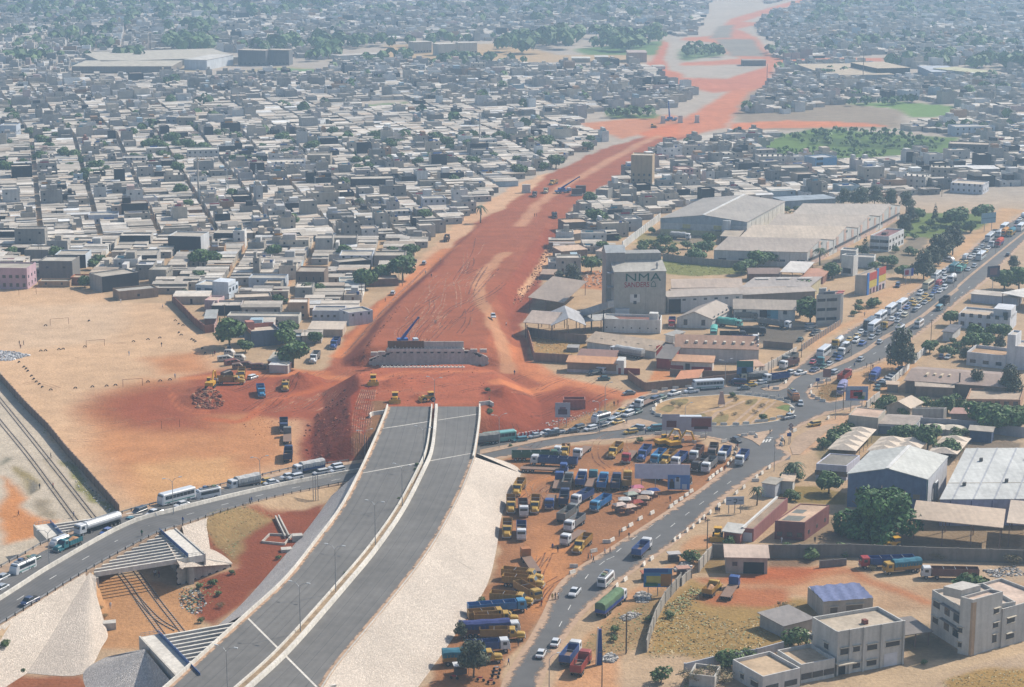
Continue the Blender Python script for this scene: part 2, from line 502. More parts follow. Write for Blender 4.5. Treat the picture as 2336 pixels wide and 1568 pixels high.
# ground materials patch by patch, with shade painted into the embankment's left slope
ZONES=[('P',[(-400,470),(2336,470),(2500,640),(2500,1700),(-400,1700)],0,(198,174,148),120),('P',[(-250,640),(0,655),(240,658),(250,690),(370,690),(400,720),(450,760),(520,800),(480,850),(500,870),(700,870),(830,1045),(640,1070),(530,1100),(290,1160),(268,1168),(-90,800)],0,(222,190,160),2.5),('P',[(190,930),(330,860),(480,880),(650,930),(680,1060),(540,1095),(330,1150),(200,1030)],0,(204,148,106),18),('P',[(330,820),(470,800),(480,850),(380,850)],0,(208,152,112),12),('P',[(230,905),(330,885),(430,868),(480,900),(490,985),(400,985),(270,970),(205,940)],0,(164,94,66),24),('P',[(300,1060),(420,1040),(520,1040),(560,1090),(330,1150)],0,(222,176,130),10),('P',[(0,700),(300,690),(260,780),(0,800)],0,(222,196,172),14),('P',[(430,855),(520,840),(720,850),(800,850),(870,800),(870,940),(830,1060),(690,1062),(690,960),(560,945),(440,945)],0,(166,92,64),9),('P',[(690,1000),(780,880),(840,860),(860,940),(840,1030),(810,1060),(700,1062)],2,(140,68,45),5),('P',[(735,850),(790,765),(850,690),(905,655),(960,595),(1010,550),(1100,480),(1190,420),(1260,390),(1380,335),(1440,318),(1500,300),(1600,300),(1470,345),(1420,395),(1330,450),(1300,480),(1270,540),(1230,590),(1185,690),(1195,760),(1215,840),(1440,895),(1400,935),(1250,985),(1108,1000),(860,1000),(800,860)],1,(170,100,70),3),('c',[(0,1557),(300,1300),(700,760),(1050,480),(1400,180),(1450,220),(1250,400),(1050,600),(820,800),(620,1000),(480,1240),(400,1400),(250,1557)],2.5,(146,78,54),2.0),('G',[(230,1240),(110,1020),(310,968),(880,948),(1060,990),(1130,1090),(1130,1180),(1000,1215)],7,(184,106,76),1.5),('Q',[(1670,640),(1790,540),(1960,540),(1900,780),(1850,1150),(1700,1160)],6.5,(158,74,44),1.0),('Q',[(1700,1160),(1850,1150),(1900,800),(2080,800),(2030,950),(1860,1350),(1790,1310)],3.5,(150,112,82),1.0),('G',[(1190,720),(1280,620),(1380,400),(1460,180),(1530,0),(1400,0),(1280,200),(1130,420),(1090,500),(1180,640)],2,(156,84,58),3),('G',[(1000,1215),(1100,1190),(1180,1200),(1500,1090),(1760,1140),(1880,1200),(1800,1260),(1500,1390),(1130,1440),(1010,1420)],2,(152,80,54),3),('A',[(1050,480),(1450,330),(1750,190),(1700,330),(1480,430),(1250,500),(900,560)],0,(178,138,96),3),('P',[(1150,1050),(1240,1020),(1450,1010),(1560,985),(1700,1060),(1640,1100),(1560,1170),(1440,1240),(1330,1330),(1250,1390),(1180,1470),(1120,1600),(930,1600),(1024,1470),(1116,1323),(1147,1169),(1189,1085)],0,(168,122,88),2),('P',[(1230,1180),(1330,1280),(1260,1390),(1200,1430),(1200,1280)],0,(190,136,94),8),('P',[(1700,1210),(1640,1260),(1480,1400),(1420,1500),(1400,1600),(1260,1600),(1300,1500),(1390,1400),(1600,1230)],0,(205,160,124),3),('K',[(150,1150),(700,850),(560,1300),(420,1557),(200,1640),(-300,1640),(0,1300)],0,(165,140,104),4),('K',[(560,1200),(700,1000),(1000,780),(1300,900),(2400,1000),(2200,1400),(1700,1640),(500,1640)],0,(168,142,92),4),('K',[(1000,760),(1250,740),(1900,730),(2336,640),(2700,640),(3000,760),(2900,1000),(2336,960),(1700,900),(1100,830)],0,(198,158,126),3),('K',[(1000,980),(1500,850),(1900,850),(2000,1000),(1800,1100),(1300,1060)],0,(184,120,84),5),('K',[(1100,470),(1350,430),(1360,720),(1100,700)],0,(150,128,90),2),('K',[(1850,520),(2336,480),(2700,500),(2400,640),(1850,700)],0,(140,116,96),4),('O',[(560,780),(1100,780),(700,880),(150,860)],0,(186,110,72),3),('O',[(1000,1520),(1500,1420),(2267,1180),(2267,1330),(1750,1480),(1600,1600),(1000,1600)],0,(208,186,160),1),('O',[(1700,1520),(2100,1440),(2400,1440),(2400,1700),(1700,1700)],0,(176,148,96),2),('O',[(1450,1210),(1640,1180),(1880,1390),(1560,1420)],0,(150,138,120),2),('O',[(1260,900),(1600,860),(2100,870),(2267,870),(2267,960),(1600,1060),(1260,1050)],0,(186,158,132),3),('O',[(870,430),(1540,430),(2300,470),(2300,650),(1000,620),(600,600)],0,(158,140,118),2),('O',[(600,230),(850,220),(1080,270),(1080,350),(860,340),(600,330)],0,(150,132,84),1),('D',[(0,560),(170,400),(700,330),(1000,530),(300,700),(40,800)],0,(150,138,110),2),('D',[(1000,500),(1500,560),(2336,600),(2336,760),(1600,760),(1000,700)],0,(140,128,116),2),('B',[(1680,860),(1700,960),(1850,960),(2336,600),(2336,480),(2000,620)],0,(214,178,150),1.5),('C',[(60,1160),(330,1010),(520,980),(900,820),(1200,900),(900,1120),(700,1300),(360,1380),(150,1330)],0,(206,168,132),2),('C',[(60,1230),(120,1120),(330,1090),(280,1300),(150,1330)],0.02,(150,122,84),1),('C',[(-30,760),(420,480),(900,220),(1230,0),(900,0),(600,240),(300,480),(-30,640)],0,(206,170,138),3),('L',[(830,1557),(1230,1240),(1700,900),(2300,470),(2336,440),(2100,420),(1700,760),(1250,1160),(950,1300),(640,1500)],0,(208,174,140),4),('S',[(1400,700),(1900,640),(2336,560),(2336,700),(2100,800),(1600,760)],0,(150,140,124),3),('L',[(900,660),(1250,480),(2000,480),(1900,640),(1250,760),(1000,740)],0,(112,132,74),4),('L',[(1040,760),(1250,740),(1250,880),(960,900)],0,(140,132,122),2),('L',[(560,830),(940,560),(960,620),(640,880),(240,1060),(60,1060)],0,(132,126,120),1.5),('E',[(1180,660),(1500,640),(1950,640),(1760,830),(1400,830),(1180,760)],0,(118,112,106),1.5),('E',[(200,1100),(380,1080),(380,1220),(120,1240)],0,(212,150,106),1),('d',[(300,1240),(1080,1320),(1060,1440),(880,1480),(340,1480)],0,(178,146,98),1.5),('d',[(980,320),(1340,320),(1350,580),(1000,560)],0,(196,138,98),3),('S',[(0,640),(300,690),(800,700),(940,800),(460,820),(240,800)],0,(136,142,84),2),('S',[(0,460),(170,470),(640,480),(640,560),(0,560)],0,(150,142,100),2),('S',[(100,480),(320,470),(700,500),(560,560),(330,540)],0,(150,140,126),1.5),('d',[(600,0),(700,90),(560,210),(440,330),(330,480),(200,640),(140,700),(100,640),(260,440),(400,220)],0,(228,182,146),1.2),('e',[(640,820),(800,880),(640,980),(560,1100),(480,1180),(420,1150),(560,940)],0,(222,176,140),1.5),('P',[(1180,420),(1260,392),(1190,450),(1100,500),(1000,590),(960,640),(900,665),(930,620),(1060,490)],0,(220,182,152),3),('P',[(-300,480),(0,862),(272,1172),(240,1200),(150,1215),(110,1240),(0,1300),(-400,1500)],0,(208,200,190),2),('N',[(0,200),(300,420),(250,560),(420,640),(640,640),(560,760),(200,900),(0,960)],0,(212,150,100),4),('N',[(140,90),(250,100),(410,330),(340,390),(200,280)],0,(158,146,108),3),('N',[(230,230),(380,280),(410,350),(340,385)],0,(132,130,126),2),('N',[(420,440),(560,470),(620,640),(400,620)],0,(166,156,140),3),('N',[(0,0),(100,0),(60,60),(0,80)],0,(140,140,130),3),('N',[(700,0),(780,20),(1000,300),(1260,560),(1200,600),(880,320)],0,(146,146,92),2.5),('I',[(640,830),(1180,880),(1400,1000),(1250,1230),(960,1330),(620,1300),(640,1000)],0,(196,152,112),3),('I',[(1280,620),(1700,420),(2200,330),(2150,560),(1640,1000),(1400,1150),(1280,1050),(1350,850),(1560,760)],0.3,(146,82,58),3),('I',[(1320,590),(1450,480),(1830,420),(1600,600),(1560,740),(1440,640)],0.3,(158,136,98),3),('I',[(0,1480),(560,1490),(620,1600),(0,1640)],0,(156,100,72),3),('X',[(430,1070),(640,940),(900,880),(1500,930),(1900,950),(1830,1060),(1500,1080),(1100,1100),(600,1080)],0,(104,134,72),6),('X',[(740,920),(1100,960),(1800,980),(1700,1040),(1000,1010)],0,(84,110,62),8),('X',[(1050,720),(1450,700),(1840,730),(1850,800),(1560,810),(1400,740)],0,(118,152,84),5),('X',[(760,770),(1350,750),(1450,820),(1300,840),(700,800)],0,(176,162,146),6),('X',[(400,600),(700,560),(1000,700),(1500,760),(1500,880),(400,900),(330,780)],0,(158,146,134),12),('X',[(330,850),(700,830),(1250,850),(1400,870),(700,880),(300,900)],0,(216,138,98),5),('X',[(-180,900),(100,760),(320,620),(560,480),(600,560),(440,640),(360,760),(320,840),(280,880),(-100,960)],0,(212,136,100),8),('X',[(-160,540),(0,540),(300,540),(560,460),(600,400),(1380,400),(1380,425),(640,440),(540,600),(200,640),(100,620),(-60,600)],0,(206,132,104),8),('X',[(-20,430),(200,420),(380,400),(300,380),(180,290),(-20,280),(-20,260),(180,250),(320,130),(700,20),(820,-10),(860,0),(600,90),(400,150),(560,160),(360,200),(500,260),(600,390),(800,400),(600,440),(200,450),(-20,450)],0,(206,138,112),8),('X',[(200,270),(470,270),(560,390),(320,390)],0,(150,146,142),8),('X',[(230,180),(340,170),(320,260),(170,265)],0,(150,146,142),8),('X',[(-20,340),(140,320),(280,380),(0,420),(-50,400)],0,(112,140,96),12),('X',[(-260,420),(0,520),(-60,600),(-200,600),(-180,530),(-220,470)],0,(206,130,98),8),('V',[(700,380),(1300,370),(1340,385),(900,405),(700,400)],0,(196,140,118),8),('V',[(320,310),(620,310),(1200,300),(1500,380),(2150,380),(2100,440),(1400,430),(700,420),(300,400)],0,(196,172,140),10),('V',[(1600,340),(2230,280),(2230,380),(1700,380)],0,(104,136,84),12),('V',[(2130,460),(2230,280),(2270,300),(2230,400),(2260,470),(2260,560),(2200,560),(2160,480)],0,(206,128,98),6),('V',[(1660,850),(2250,790),(2336,800),(2336,860),(1950,960),(1680,880)],0,(208,144,110),8),('V',[(2060,920),(2250,860),(2336,850),(2336,940),(2120,960)],0,(214,128,86),5),('V',[(1840,780),(2200,790),(2180,820),(1850,815)],0,(104,130,78),8),('U',[(500,490),(900,430),(1200,380),(1650,400),(1640,440),(1300,500),(700,510)],0,(196,184,164),8),('U',[(1650,490),(1920,455),(2220,480),(2220,500),(1800,505)],0,(186,176,148),8),('U',[(1900,470),(2210,478),(2210,500),(1930,495)],0,(112,150,100),5),('V',[(180,720),(460,705),(460,725),(300,745),(200,745)],0,(112,142,88),5),]
TRACKS=[('c',[(0,1480),(300,1200),(560,880),(760,660),(1000,440),(1160,280),(1500,20)],0.3,(216,138,90),7,3),('P',[(735,852),(690,850),(600,840),(560,850)],0,(210,130,86),6,4),('c',[(2336,1557),(2280,1400),(2140,1080),(2080,940),(1960,800),(1920,680),(1910,520),(1960,380),(2100,200),(2300,20)],4,(206,156,122),5.5,2),('P',[(1185,515,1),(1240,455,0),(1330,400,0),(1430,345,0),(1500,310,0)],0,(208,158,128),6,3),('G',[(1100,1195),(1200,1170),(1330,1110),(1480,1060),(1300,980),(1200,830)],1.2,(214,136,92),6,2),('G',[(1300,960),(1480,1050),(1700,1100),(1960,1170),(2060,1150)],0,(216,140,98),8,4),('G',[(250,1060),(500,1010),(800,1000),(1000,1000)],7,(210,128,88),4,3),('Q',[(1700,430),(1480,480),(1200,560),(800,700),(450,880),(100,860)],0.4,(196,112,72),4,2.5),('Q',[(1650,430),(1300,420),(1150,400),(700,390),(300,400),(-100,430)],0,(214,138,92),6,4),('M',[(1880,760),(1860,830),(1950,980),(2100,1040),(2300,1050)],0,(198,120,82),0.7,0.6),('M',[(1930,790),(1920,850),(2000,960),(2120,1010),(2300,1020)],0,(198,120,82),0.7,0.6),('P',[(640,690),(560,750),(640,660),(700,600)],0,(214,170,134),4,2),('F',[(1150,700),(1350,300),(1200,150),(1300,100),(1500,60)],0,(208,146,96),4,4),('A',[(650,1250),(800,1120),(1050,1060),(1400,990),(1900,960),(2300,1020)],0,(204,142,92),3.5,3),('O',[(150,860),(700,860),(1100,800),(1300,870),(1600,1000)],0,(190,128,90),3,3),('N',[(330,0),(860,690)],0,(186,176,160),1.5,1.5),('N',[(500,0),(1050,660)],0,(186,176,160),1.5,1.5),]
def smooth_noise(X,Y,f,seed):
 r=np.random.RandomState(seed)
 out=np.zeros_like(X)
 for _ in range(7):
  a,p,k=r.uniform(0,2*np.pi),r.uniform(0,2*np.pi),f*r.uniform(0.6,1.8)
  out+=np.sin((X*np.cos(a)+Y*np.sin(a))*k+p+1.5*np.sin((X*np.sin(a)-Y*np.cos(a))*k*0.7+p*2))
 return out/7
rows=list(np.arange(335,960,1.5))
step=1.5
while rows[-1]<3600:
 step*=1.016
 rows.append(rows[-1]+min(step,12))
while rows[-1]<14000:
 rows.append(rows[-1]*1.12)
rows=np.array([-200,0,120,200,260,300,320]+rows)
cols=np.concatenate([[-3.0,-1.5,-0.8,-0.5,-0.4],np.linspace(-0.33,0.33,430),[0.4,0.5,0.8,1.5,3.0]])
scale_u=np.maximum(rows,330.0)
GX=(scale_u[:,None]*cols[None,:])
GY=np.repeat(rows[:,None],len(cols),1)
GZ=terrain(GX,GY)
colr=np.empty(GX.shape+(3,))
colr[:]=tone(188,174,158)[:3]
wx=GX+3.0*smooth_noise(GX,GY,0.13,3)+1.2*smooth_noise(GX,GY,0.5,4)
wy=GY+4.0*smooth_noise(GX,GY,0.11,5)+1.5*smooth_noise(GX,GY,0.45,6)
def paint(dist,colour,half,feather):
 w=np.clip(0.5-(dist-half)/max(feather,0.2),0,1)
 w=(w*w*(3-2*w))[...,None]
 g=sum(colour)/3
 return w,np.array(tone(colour[0],colour[1]*0.965,colour[2]*0.90)[:3])
for win,pl,z,colour,fe in ZONES:
 poly=pts(win,pl,z)
 x0,x1=min(p.x for p in poly)-fe-8,max(p.x for p in poly)+fe+8
 y0,y1=min(p.y for p in poly)-fe-8,max(p.y for p in poly)+fe+8
 m=(GX>x0)&(GX<x1)&(GY>y0)&(GY<y1)
 if m.any():
  k=0.3 if fe<2 else 1.0
  w,c=paint(sdf(poly,GX[m]*(1-k)+wx[m]*k,GY[m]*(1-k)+wy[m]*k),colour,0,fe)
  colr[m]=colr[m]*(1-w)+c*w
for win,ln,z,colour,wd,fe in TRACKS:
 if wd<=0:
  continue
 line=catmull(pts(win,ln,z),5)
 x0,x1=min(p.x for p in line)-12,max(p.x for p in line)+12
 y0,y1=min(p.y for p in line)-12,max(p.y for p in line)+12
 m=(GX>x0)&(GX<x1)&(GY>y0)&(GY<y1)
 if m.any():
  k=0.25 if wd<2 else 0.6
  w,c=paint(near_line(line,GX[m]*(1-k)+wx[m]*k,GY[m]*(1-k)+wy[m]*k)[0],colour,wd/2,fe)
  w=w*0.85
  colr[m]=colr[m]*(1-w)+c*w
nr,nc=GX.shape
idx=np.arange(nr*nc).reshape(nr,nc)
quads=np.stack([idx[:-1,:-1],idx[:-1,1:],idx[1:,1:],idx[1:,:-1]],-1).reshape(-1,4)
coloured('ground',source='attr',rough=0.97,spec=0.1,layers=((0.02,0.93,1.07),(0.14,0.9,1.1),(0.9,0.9,1.1),(4.0,0.93,1.07)),bump=0.25,bscale=1.2)
gme=arr_mesh('ground',np.stack([GX,GY,GZ],-1).reshape(-1,3),quads,'ground',colr.reshape(-1,3),'POINT',smooth=True)
tag(link('ground',gme),kind='structure')
# road surfaces
LIGHT=tone(214,204,188)
stone_mat('cream_stone',(0.64,0.555,0.465,1),(0.54,0.44,0.35,1),3.4,0.22)
stone_mat('grey_stone',(0.60,0.55,0.50,1),(0.46,0.41,0.37,1),3.4,0.28)
coloured('marking',source=(0.62,0.61,0.57,1),rough=0.8,layers=((0.6,0.75,1.1),(4.0,0.8,1.1)))
coloured('dust',source=tone(196,166,138),rough=0.95,layers=((0.1,0.85,1.1),(0.8,0.85,1.12),(4,0.92,1.06)))
coloured('soil',source=tone(176,152,122),rough=0.97,layers=((0.3,0.75,1.2),(2.0,0.8,1.15)))
coloured('rail',source=(0.17,0.13,0.105,1),rough=0.6,metallic=0.4)
coloured('sleeper',source=(0.38,0.33,0.28,1),rough=0.95)
def ribbon(name,A,B,mat,cuts=1,kind='structure',smooth=False,thick=0.0):
 n=len(A)
 vs_,fs_,ac=[],[],[]
 for a,b in zip(A,B):
  w=(Vector(b)-Vector(a)).length
  for k in range(cuts+1):
   vs_.append(tuple(Vector(a).lerp(Vector(b),k/cuts)))
   ac.append((w*k/cuts*0.18,0,0))
 c=cuts+1
 for i in range(n-1):
  for k in range(cuts):
   fs_.append((i*c+k,i*c+k+1,(i+1)*c+k+1,(i+1)*c+k))
 if thick:
  o=len(vs_)
  vs_+=[(x,y,z-thick) for x,y,z in vs_]
  ac+=ac
  for i in range(n-1):
   fs_.append((i*c,(i+1)*c,o+(i+1)*c,o+i*c))
   fs_.append((i*c+cuts,o+i*c+cuts,o+(i+1)*c+cuts,(i+1)*c+cuts))
   for k in range(cuts):
    fs_.append((o+i*c+k,o+(i+1)*c+k,o+(i+1)*c+k+1,o+i*c+k+1))
 me=bpy.data.meshes.new(name)
 me.from_pydata(vs_,[],fs_)
 at_=me.attributes.new('across','FLOAT_VECTOR','POINT')
 at_.data.foreach_set('vector',np.array(ac,dtype=np.float32).ravel())
 me.materials.append(MATS[mat])
 bm=bmesh.new()
 bm.from_mesh(me)
 bmesh.ops.recalc_face_normals(bm,faces=bm.faces)
 if not thick and sum(f.normal.z for f in bm.faces)<0:
  bmesh.ops.reverse_faces(bm,faces=bm.faces)
 bm.to_mesh(me)
 bm.free()
 if smooth:
  me.polygons.foreach_set('use_smooth',[True]*len(me.polygons))
 o=link(name,me)
 if kind:
  o['kind']=kind
 return o
def sheet(name,poly,z,mat,kerb=0.0,kind='structure'):
 mb=MB()
 if kerb:
  mb.prism([(p.x,p.y) for p in poly],z-0.1,z+kerb)
  mb.f.pop(1);mb.m.pop(1);mb.c.pop(1)
 else:
  p2=poly if sum(poly[i].x*poly[(i+1)%len(poly)].y-poly[(i+1)%len(poly)].x*poly[i].y for i in range(len(poly)))>0 else poly[::-1]
  mb.add([(p.x,p.y,z) for p in p2],[tuple(range(len(p2)))])
 me=mesh_from(mb,name,mat)
 bm=bmesh.new()
 bm.from_mesh(me)
 bmesh.ops.triangulate(bm,faces=[f for f in bm.faces if len(f.verts)>4])
 bm.to_mesh(me)
 bm.free()
 o=link(name,me)
 if kind:
  o['kind']=kind
 return o
def smooth_loop(P,n=4):
 return catmull(P+[P[0]],n)[:-1]
def mix_line(A,B,t):
 return[a.lerp(b,t) for a,b in zip(A,B)]
def lift(P,dz):
 return[p+Vector((0,0,dz)) for p in P]
aN,aS=mix_line(rdC,rdN,0.72),mix_line(rdC,rdS,0.86)
ribbon('ring_road',lift(rdC,0.02),lift(aS,0.02),'asphalt',4,thick=1.0)
ribbon('ring_road',lift(rdC,0.02),lift(aN,0.02),'asphalt',4,thick=1.0)
ribbon('verge',lift(aN,0.06),lift(rdN,0.06),'dust',1,thick=1.0)
ribbon('verge',lift(aS,0.05),lift(rdS,0.05),'dust',1,thick=1.0)
jn=pts('F',[(820,1640),(870,1500),(1010,1270),(1180,1000),(1290,800),(1370,620),(1460,440),(1600,310),(1790,180),(1980,70)])+pts('B',[(560,1440),(760,1300),(900,1185),(1040,1080),(1120,980),(1130,910),(1080,860),(980,815),(850,775),(650,752),(400,745),(150,745)])+pts('A',[(2090,585),(1900,628),(1400,655),(900,740),(430,850),(150,900)])+pts('A',[(150,690),(340,660),(530,635),(820,598),(1100,530),(1350,490),(1480,440),(1700,330),(1900,200),(2050,140),(2336,84)])+pts('B',[(640,205),(1000,205),(1240,172),(1430,130),(1660,44),(1780,-20)])+pts('C',[(0,780),(200,650),(420,505),(600,405),(800,295),(1050,135),(1230,5)])+pts('L',[(1450,1090),(1650,960),(1830,800),(2000,690),(2200,560),(2336,470),(2700,190),(3100,-90)])+pts('L',[(3500,-90),(3100,200),(2700,500),(2336,800)])+pts('C',[(1900,0),(1640,190),(1480,330),(1280,500),(1100,625),(900,800),(760,870),(480,975),(180,1070),(60,1115)])+pts('B',[(1990,185),(1905,240),(1905,300),(1960,350),(2060,385),(2200,370),(2336,340),(2500,330),(2500,430),(2300,460),(2060,510),(1950,575),(1800,640),(1690,705),(1600,765),(1565,840),(1590,905),(1700,960),(1690,1010),(1560,1040),(1470,1090),(1300,1200),(1080,1345),(880,1505)])+pts('K',[(1000,205),(800,385),(600,525),(420,640),(200,800),(60,920)])+pts('F',[(1800,690),(1640,870),(1520,1050),(1400,1250),(1320,1400),(1260,1640)])
sheet('junction_road',jn,0.06,'asphalt')
def dust_edge(name,P,w,z,closed=True,side=1):
 if closed and sum(P[i].x*P[(i+1)%len(P)].y-P[(i+1)%len(P)].x*P[i].y for i in range(len(P)))<0:
  side=-side
 n=len(P)
 A2,B2=[],[]
 for i in range(n+(1 if closed else 0)):
  a,b,c=P[(i-1)%n] if closed or i else P[0],P[i%n],P[(i+1)%n] if closed or i<n-1 else P[-1]
  d=(c-a)
  d.z=0
  s=Vector((-d.y,d.x,0)).normalized()*side
  A2.append(b+Vector((0,0,z))-s*0.3)
  B2.append(b+Vector((0,0,z))+s*w)
 ribbon(name,A2,B2,'dust_edge',3)
m,nt,b=node_mat('dust_edge')
geo=nt.nodes.new('ShaderNodeNewGeometry')
c=nt.nodes.new('ShaderNodeRGB')
c.outputs[0].default_value=tone(200,166,136)
nt.links.new(mulcol(nt,c.outputs[0],ramp(nt,noise_node(nt,0.7,4,geo.outputs['Position']).outputs['Fac'],0.85,1.1)),b.inputs['Base Color'])
b.inputs['Roughness'].default_value=0.97
ua=nt.nodes.new('ShaderNodeAttribute')
ua.attribute_name='across'
sx=nt.nodes.new('ShaderNodeSeparateXYZ')
nt.links.new(ua.outputs['Vector'],sx.inputs[0])
ad=nt.nodes.new('ShaderNodeMath')
ad.operation='SUBTRACT'
nt.links.new(ramp(nt,noise_node(nt,0.35,6,geo.outputs['Position'],0.65).outputs['Fac'],0.0,1.0,0.25,0.7),ad.inputs[0])
nt.links.new(ramp(nt,sx.outputs['X'],-0.25,1.0,0.0,0.5),ad.inputs[1])
nt.links.new(ramp(nt,ad.outputs[0],0.0,1.0,-0.1,0.35),b.inputs['Alpha'])
dust_edge('road_dust',resample([p for p in jn+jn[:1]],260)[:-1],2.6,0.066)
ISL=smooth_loop(pts('B',[(150,470),(230,400),(420,340),(700,318),(1000,300),(1300,320),(1560,360),(1700,410),(1745,470),(1700,530),(1560,590),(1300,630),(1000,652),(760,645),(560,612),(350,570),(210,525)]))
sheet('roundabout_kerb',ISL,0.06,'concrete',0.14)
coloured('island_soil',source=tone(196,160,112),rough=0.97,layers=((0.12,0.72,1.15),(0.6,0.8,1.15),(3.0,0.85,1.1)))
cen=sum(ISL,Vector())/len(ISL)
sheet('roundabout_island',[cen+(p-cen)*0.975 for p in ISL],0.21,'island_soil')
for pl in([(650,520),(900,440),(1060,350),(1075,365),(920,455),(660,535)],[(770,630),(860,500),(1180,370),(1220,372),(900,510),(810,630)],[(1030,645),(1200,490),(1380,340),(1395,345),(1230,500),(1060,645)],[(1140,640),(1310,480),(1460,360),(1475,365),(1340,490),(1170,640)],[(1250,625),(1400,470),(1530,375),(1545,380),(1420,485),(1290,620)]):
 sheet('footpath',pts('B',pl),0.214,'dust')
coloured('grass',source=tone(118,134,66),rough=0.95,layers=((0.5,0.7,1.2),(3.0,0.75,1.2)))
coloured('dry_grass',source=tone(150,132,82),rough=0.97,layers=((0.3,0.7,1.2),(2.0,0.8,1.15)))
for pl,mt in(([(1530,450),(1640,415),(1705,440),(1700,490),(1600,470)],'grass'),([(250,470),(330,420),(420,440),(360,500)],'dry_grass'),([(560,540),(740,510),(760,570),(640,600)],'dry_grass'),([(860,560),(1010,520),(980,610),(820,620)],'dry_grass'),([(1200,370),(1330,350),(1300,410),(1210,420)],'dry_grass'),([(380,370),(560,350),(540,410),(400,415)],'dry_grass')):
 sheet('grass_patch',smooth_loop(pts('B',pl)),0.218,mt)
for pl in([('B',1370,238),('B',1460,215),('B',1560,200),('B',1640,150),('B',1720,90),('B',1850,30),('C',0,985),('C',180,925),('C',400,832),('C',600,722),('C',780,592),('C',1000,482),('C',1200,362),('C',1400,202),('C',1600,52),('L',1600,1280),('L',1750,1150),('L',1900,1030),('L',2050,912),('L',2336,685),('L',3000,180),('L',3020,190),('L',2336,706),('L',2050,934),('L',1900,1056),('L',1750,1180),('L',1600,1312),('C',1620,82),('C',1415,236),('C',1210,394),('C',1010,514),('C',790,632),('C',610,764),('C',405,874),('C',180,962),('C',0,1022),('B',1850,70),('B',1730,140),('B',1650,230),('B',1560,262),('B',1420,258)],[('B',1100,742),('B',1300,725),('B',1500,690),('B',1420,770),('B',1355,865),('B',1270,805),('B',1180,775)],[('A',1500,560),('A',1700,490),('A',1860,430),('A',1980,410),('A',2110,440),('A',2230,480),('A',2050,500),('A',1880,520),('A',1700,545)],[('A',150,770),('A',500,702),('A',900,620),('A',1250,575),('A',1500,560),('A',1550,572),('A',1260,600),('A',900,655),('A',500,745),('A',150,820)]):
 sheet('median',[at(*p) for p in pl],0.06,'dust',0.13)
sheet('paved_apron',pts('B',[(1690,870),(1720,960),(1800,960),(2080,720),(2230,620),(2100,630),(1900,690),(1760,760)]),0.10,'dust')
def dashes(name,line,n,ln,w,z=0.064):
 L=resample([Vector(p) for p in line],n*2)
 mb=MB()
 for k in range(0,n*2-1,2):
  d=(L[k+1]-L[k]).normalized()
  s=Vector((-d.y,d.x,0))*w/2
  a,b=L[k],L[k]+d*ln
  za,zb=a.z+z,b.z+z
  mb.add([(a-s)[:2]+(za,),(b-s)[:2]+(zb,),(b+s)[:2]+(zb,),(a+s)[:2]+(za,)],[(0,3,2,1)])
 o=mb.build(name,'marking')
 for p in o.data.polygons:
  if p.normal.z<0:
   p.flip()
 return tag(o,kind='structure')
dashes('lane_marking',pts('F',[(1230,1500),(1490,880),(1800,310),(2130,60)])+pts('K',[(380,310),(590,160),(780,20)]),12,3.2,0.16)
dashes('lane_marking',pts('K',[(60,560),(600,330),(900,90)])+pts('B',[(720,1490),(900,1360),(1070,1230)]),8,3.2,0.14)
dashes('lane_marking',pts('C',[(400,940),(760,740),(1100,510),(1500,230),(1760,30)]),14,3.0,0.16)
dashes('lane_marking',mix_line(rdC,aS,0.5),22,3.0,0.18,0.026)
for k in range(3):
 q=pts('B',[(1380+k*34,828-k*4),(1398+k*34,828-k*4),(1420+k*34,795-k*4),(1402+k*34,795-k*4)])
 sheet('crossing_marking',q,0.066,'marking')
# the motorway
YS=np.concatenate([np.arange(250,360,10),np.arange(360,572,4),[576.0]])
vL=[Vector((float(XL(y)),y,ZH)) for y in YS]
vM=[Vector((float(XM(y)),y,ZH)) for y in YS]
vR=[Vector((float(XR(y)),y,ZH)) for y in YS]
vM2=[]
for i,p in enumerate(vM):
 w=float(np.interp(p.y,[360,440,560],[2.9,2.5,1.9]))
 vM2.append(p+Vector((w,0,0)))
ribbon('motorway_carriageway',vL,vM,'highway',5,thick=1.0)
ribbon('motorway_carriageway',vM2,vR,'highway',5,thick=1.0)
coloured('seam',source=(0.085,0.082,0.078,1),rough=0.9)
for A2,B2 in((vL,vM),(vM2,vR)):
 for t in(0.24,0.5,0.76):
  L2=mix_line(A2,B2,t)
  ribbon('paving_seam',[p+Vector((-.07,0,.005)) for p in L2],[p+Vector((.07,0,.005)) for p in L2],'seam')
coloured('cream_concrete',source=(0.60,0.56,0.49,1),rough=0.9,layers=((0.1,0.85,1.06),(1.2,0.88,1.08)),streak=((1.2,1.2,0.2),0.85,1.05))
def strip_beam(P,off,w,h,z0=0.0,step=1):
 mb=MB()
 rings=[]
 for i,p in enumerate(P):
  d=(P[min(i+1,len(P)-1)]-P[max(i-1,0)])
  s=Vector((d.y,-d.x,0)).normalized()
  c=p+s*off
  rings.append([c-s*w/2+Vector((0,0,z0)),c+s*w/2+Vector((0,0,z0)),c+s*w*0.36+Vector((0,0,h)),c-s*w*0.36+Vector((0,0,h))])
 mb.loft(rings)
 return mb
tag(strip_beam(vM,0.15,0.45,0.85,-0.3).build('median_barrier','cream_concrete'),'thin cream concrete barrier along the left side of the motorway median','barrier')
tag(strip_beam(vM2,-0.35,0.95,0.9,-0.3).build('median_barrier','cream_concrete'),'broad white concrete barrier along the right side of the motorway median','barrier')
tag(strip_beam([p for p in vL],0.2,0.5,0.8,-0.8).build('parapet','cream_concrete'),'cream concrete parapet along the left edge of the motorway','parapet')
far=[p for p in vR if p.y>518]
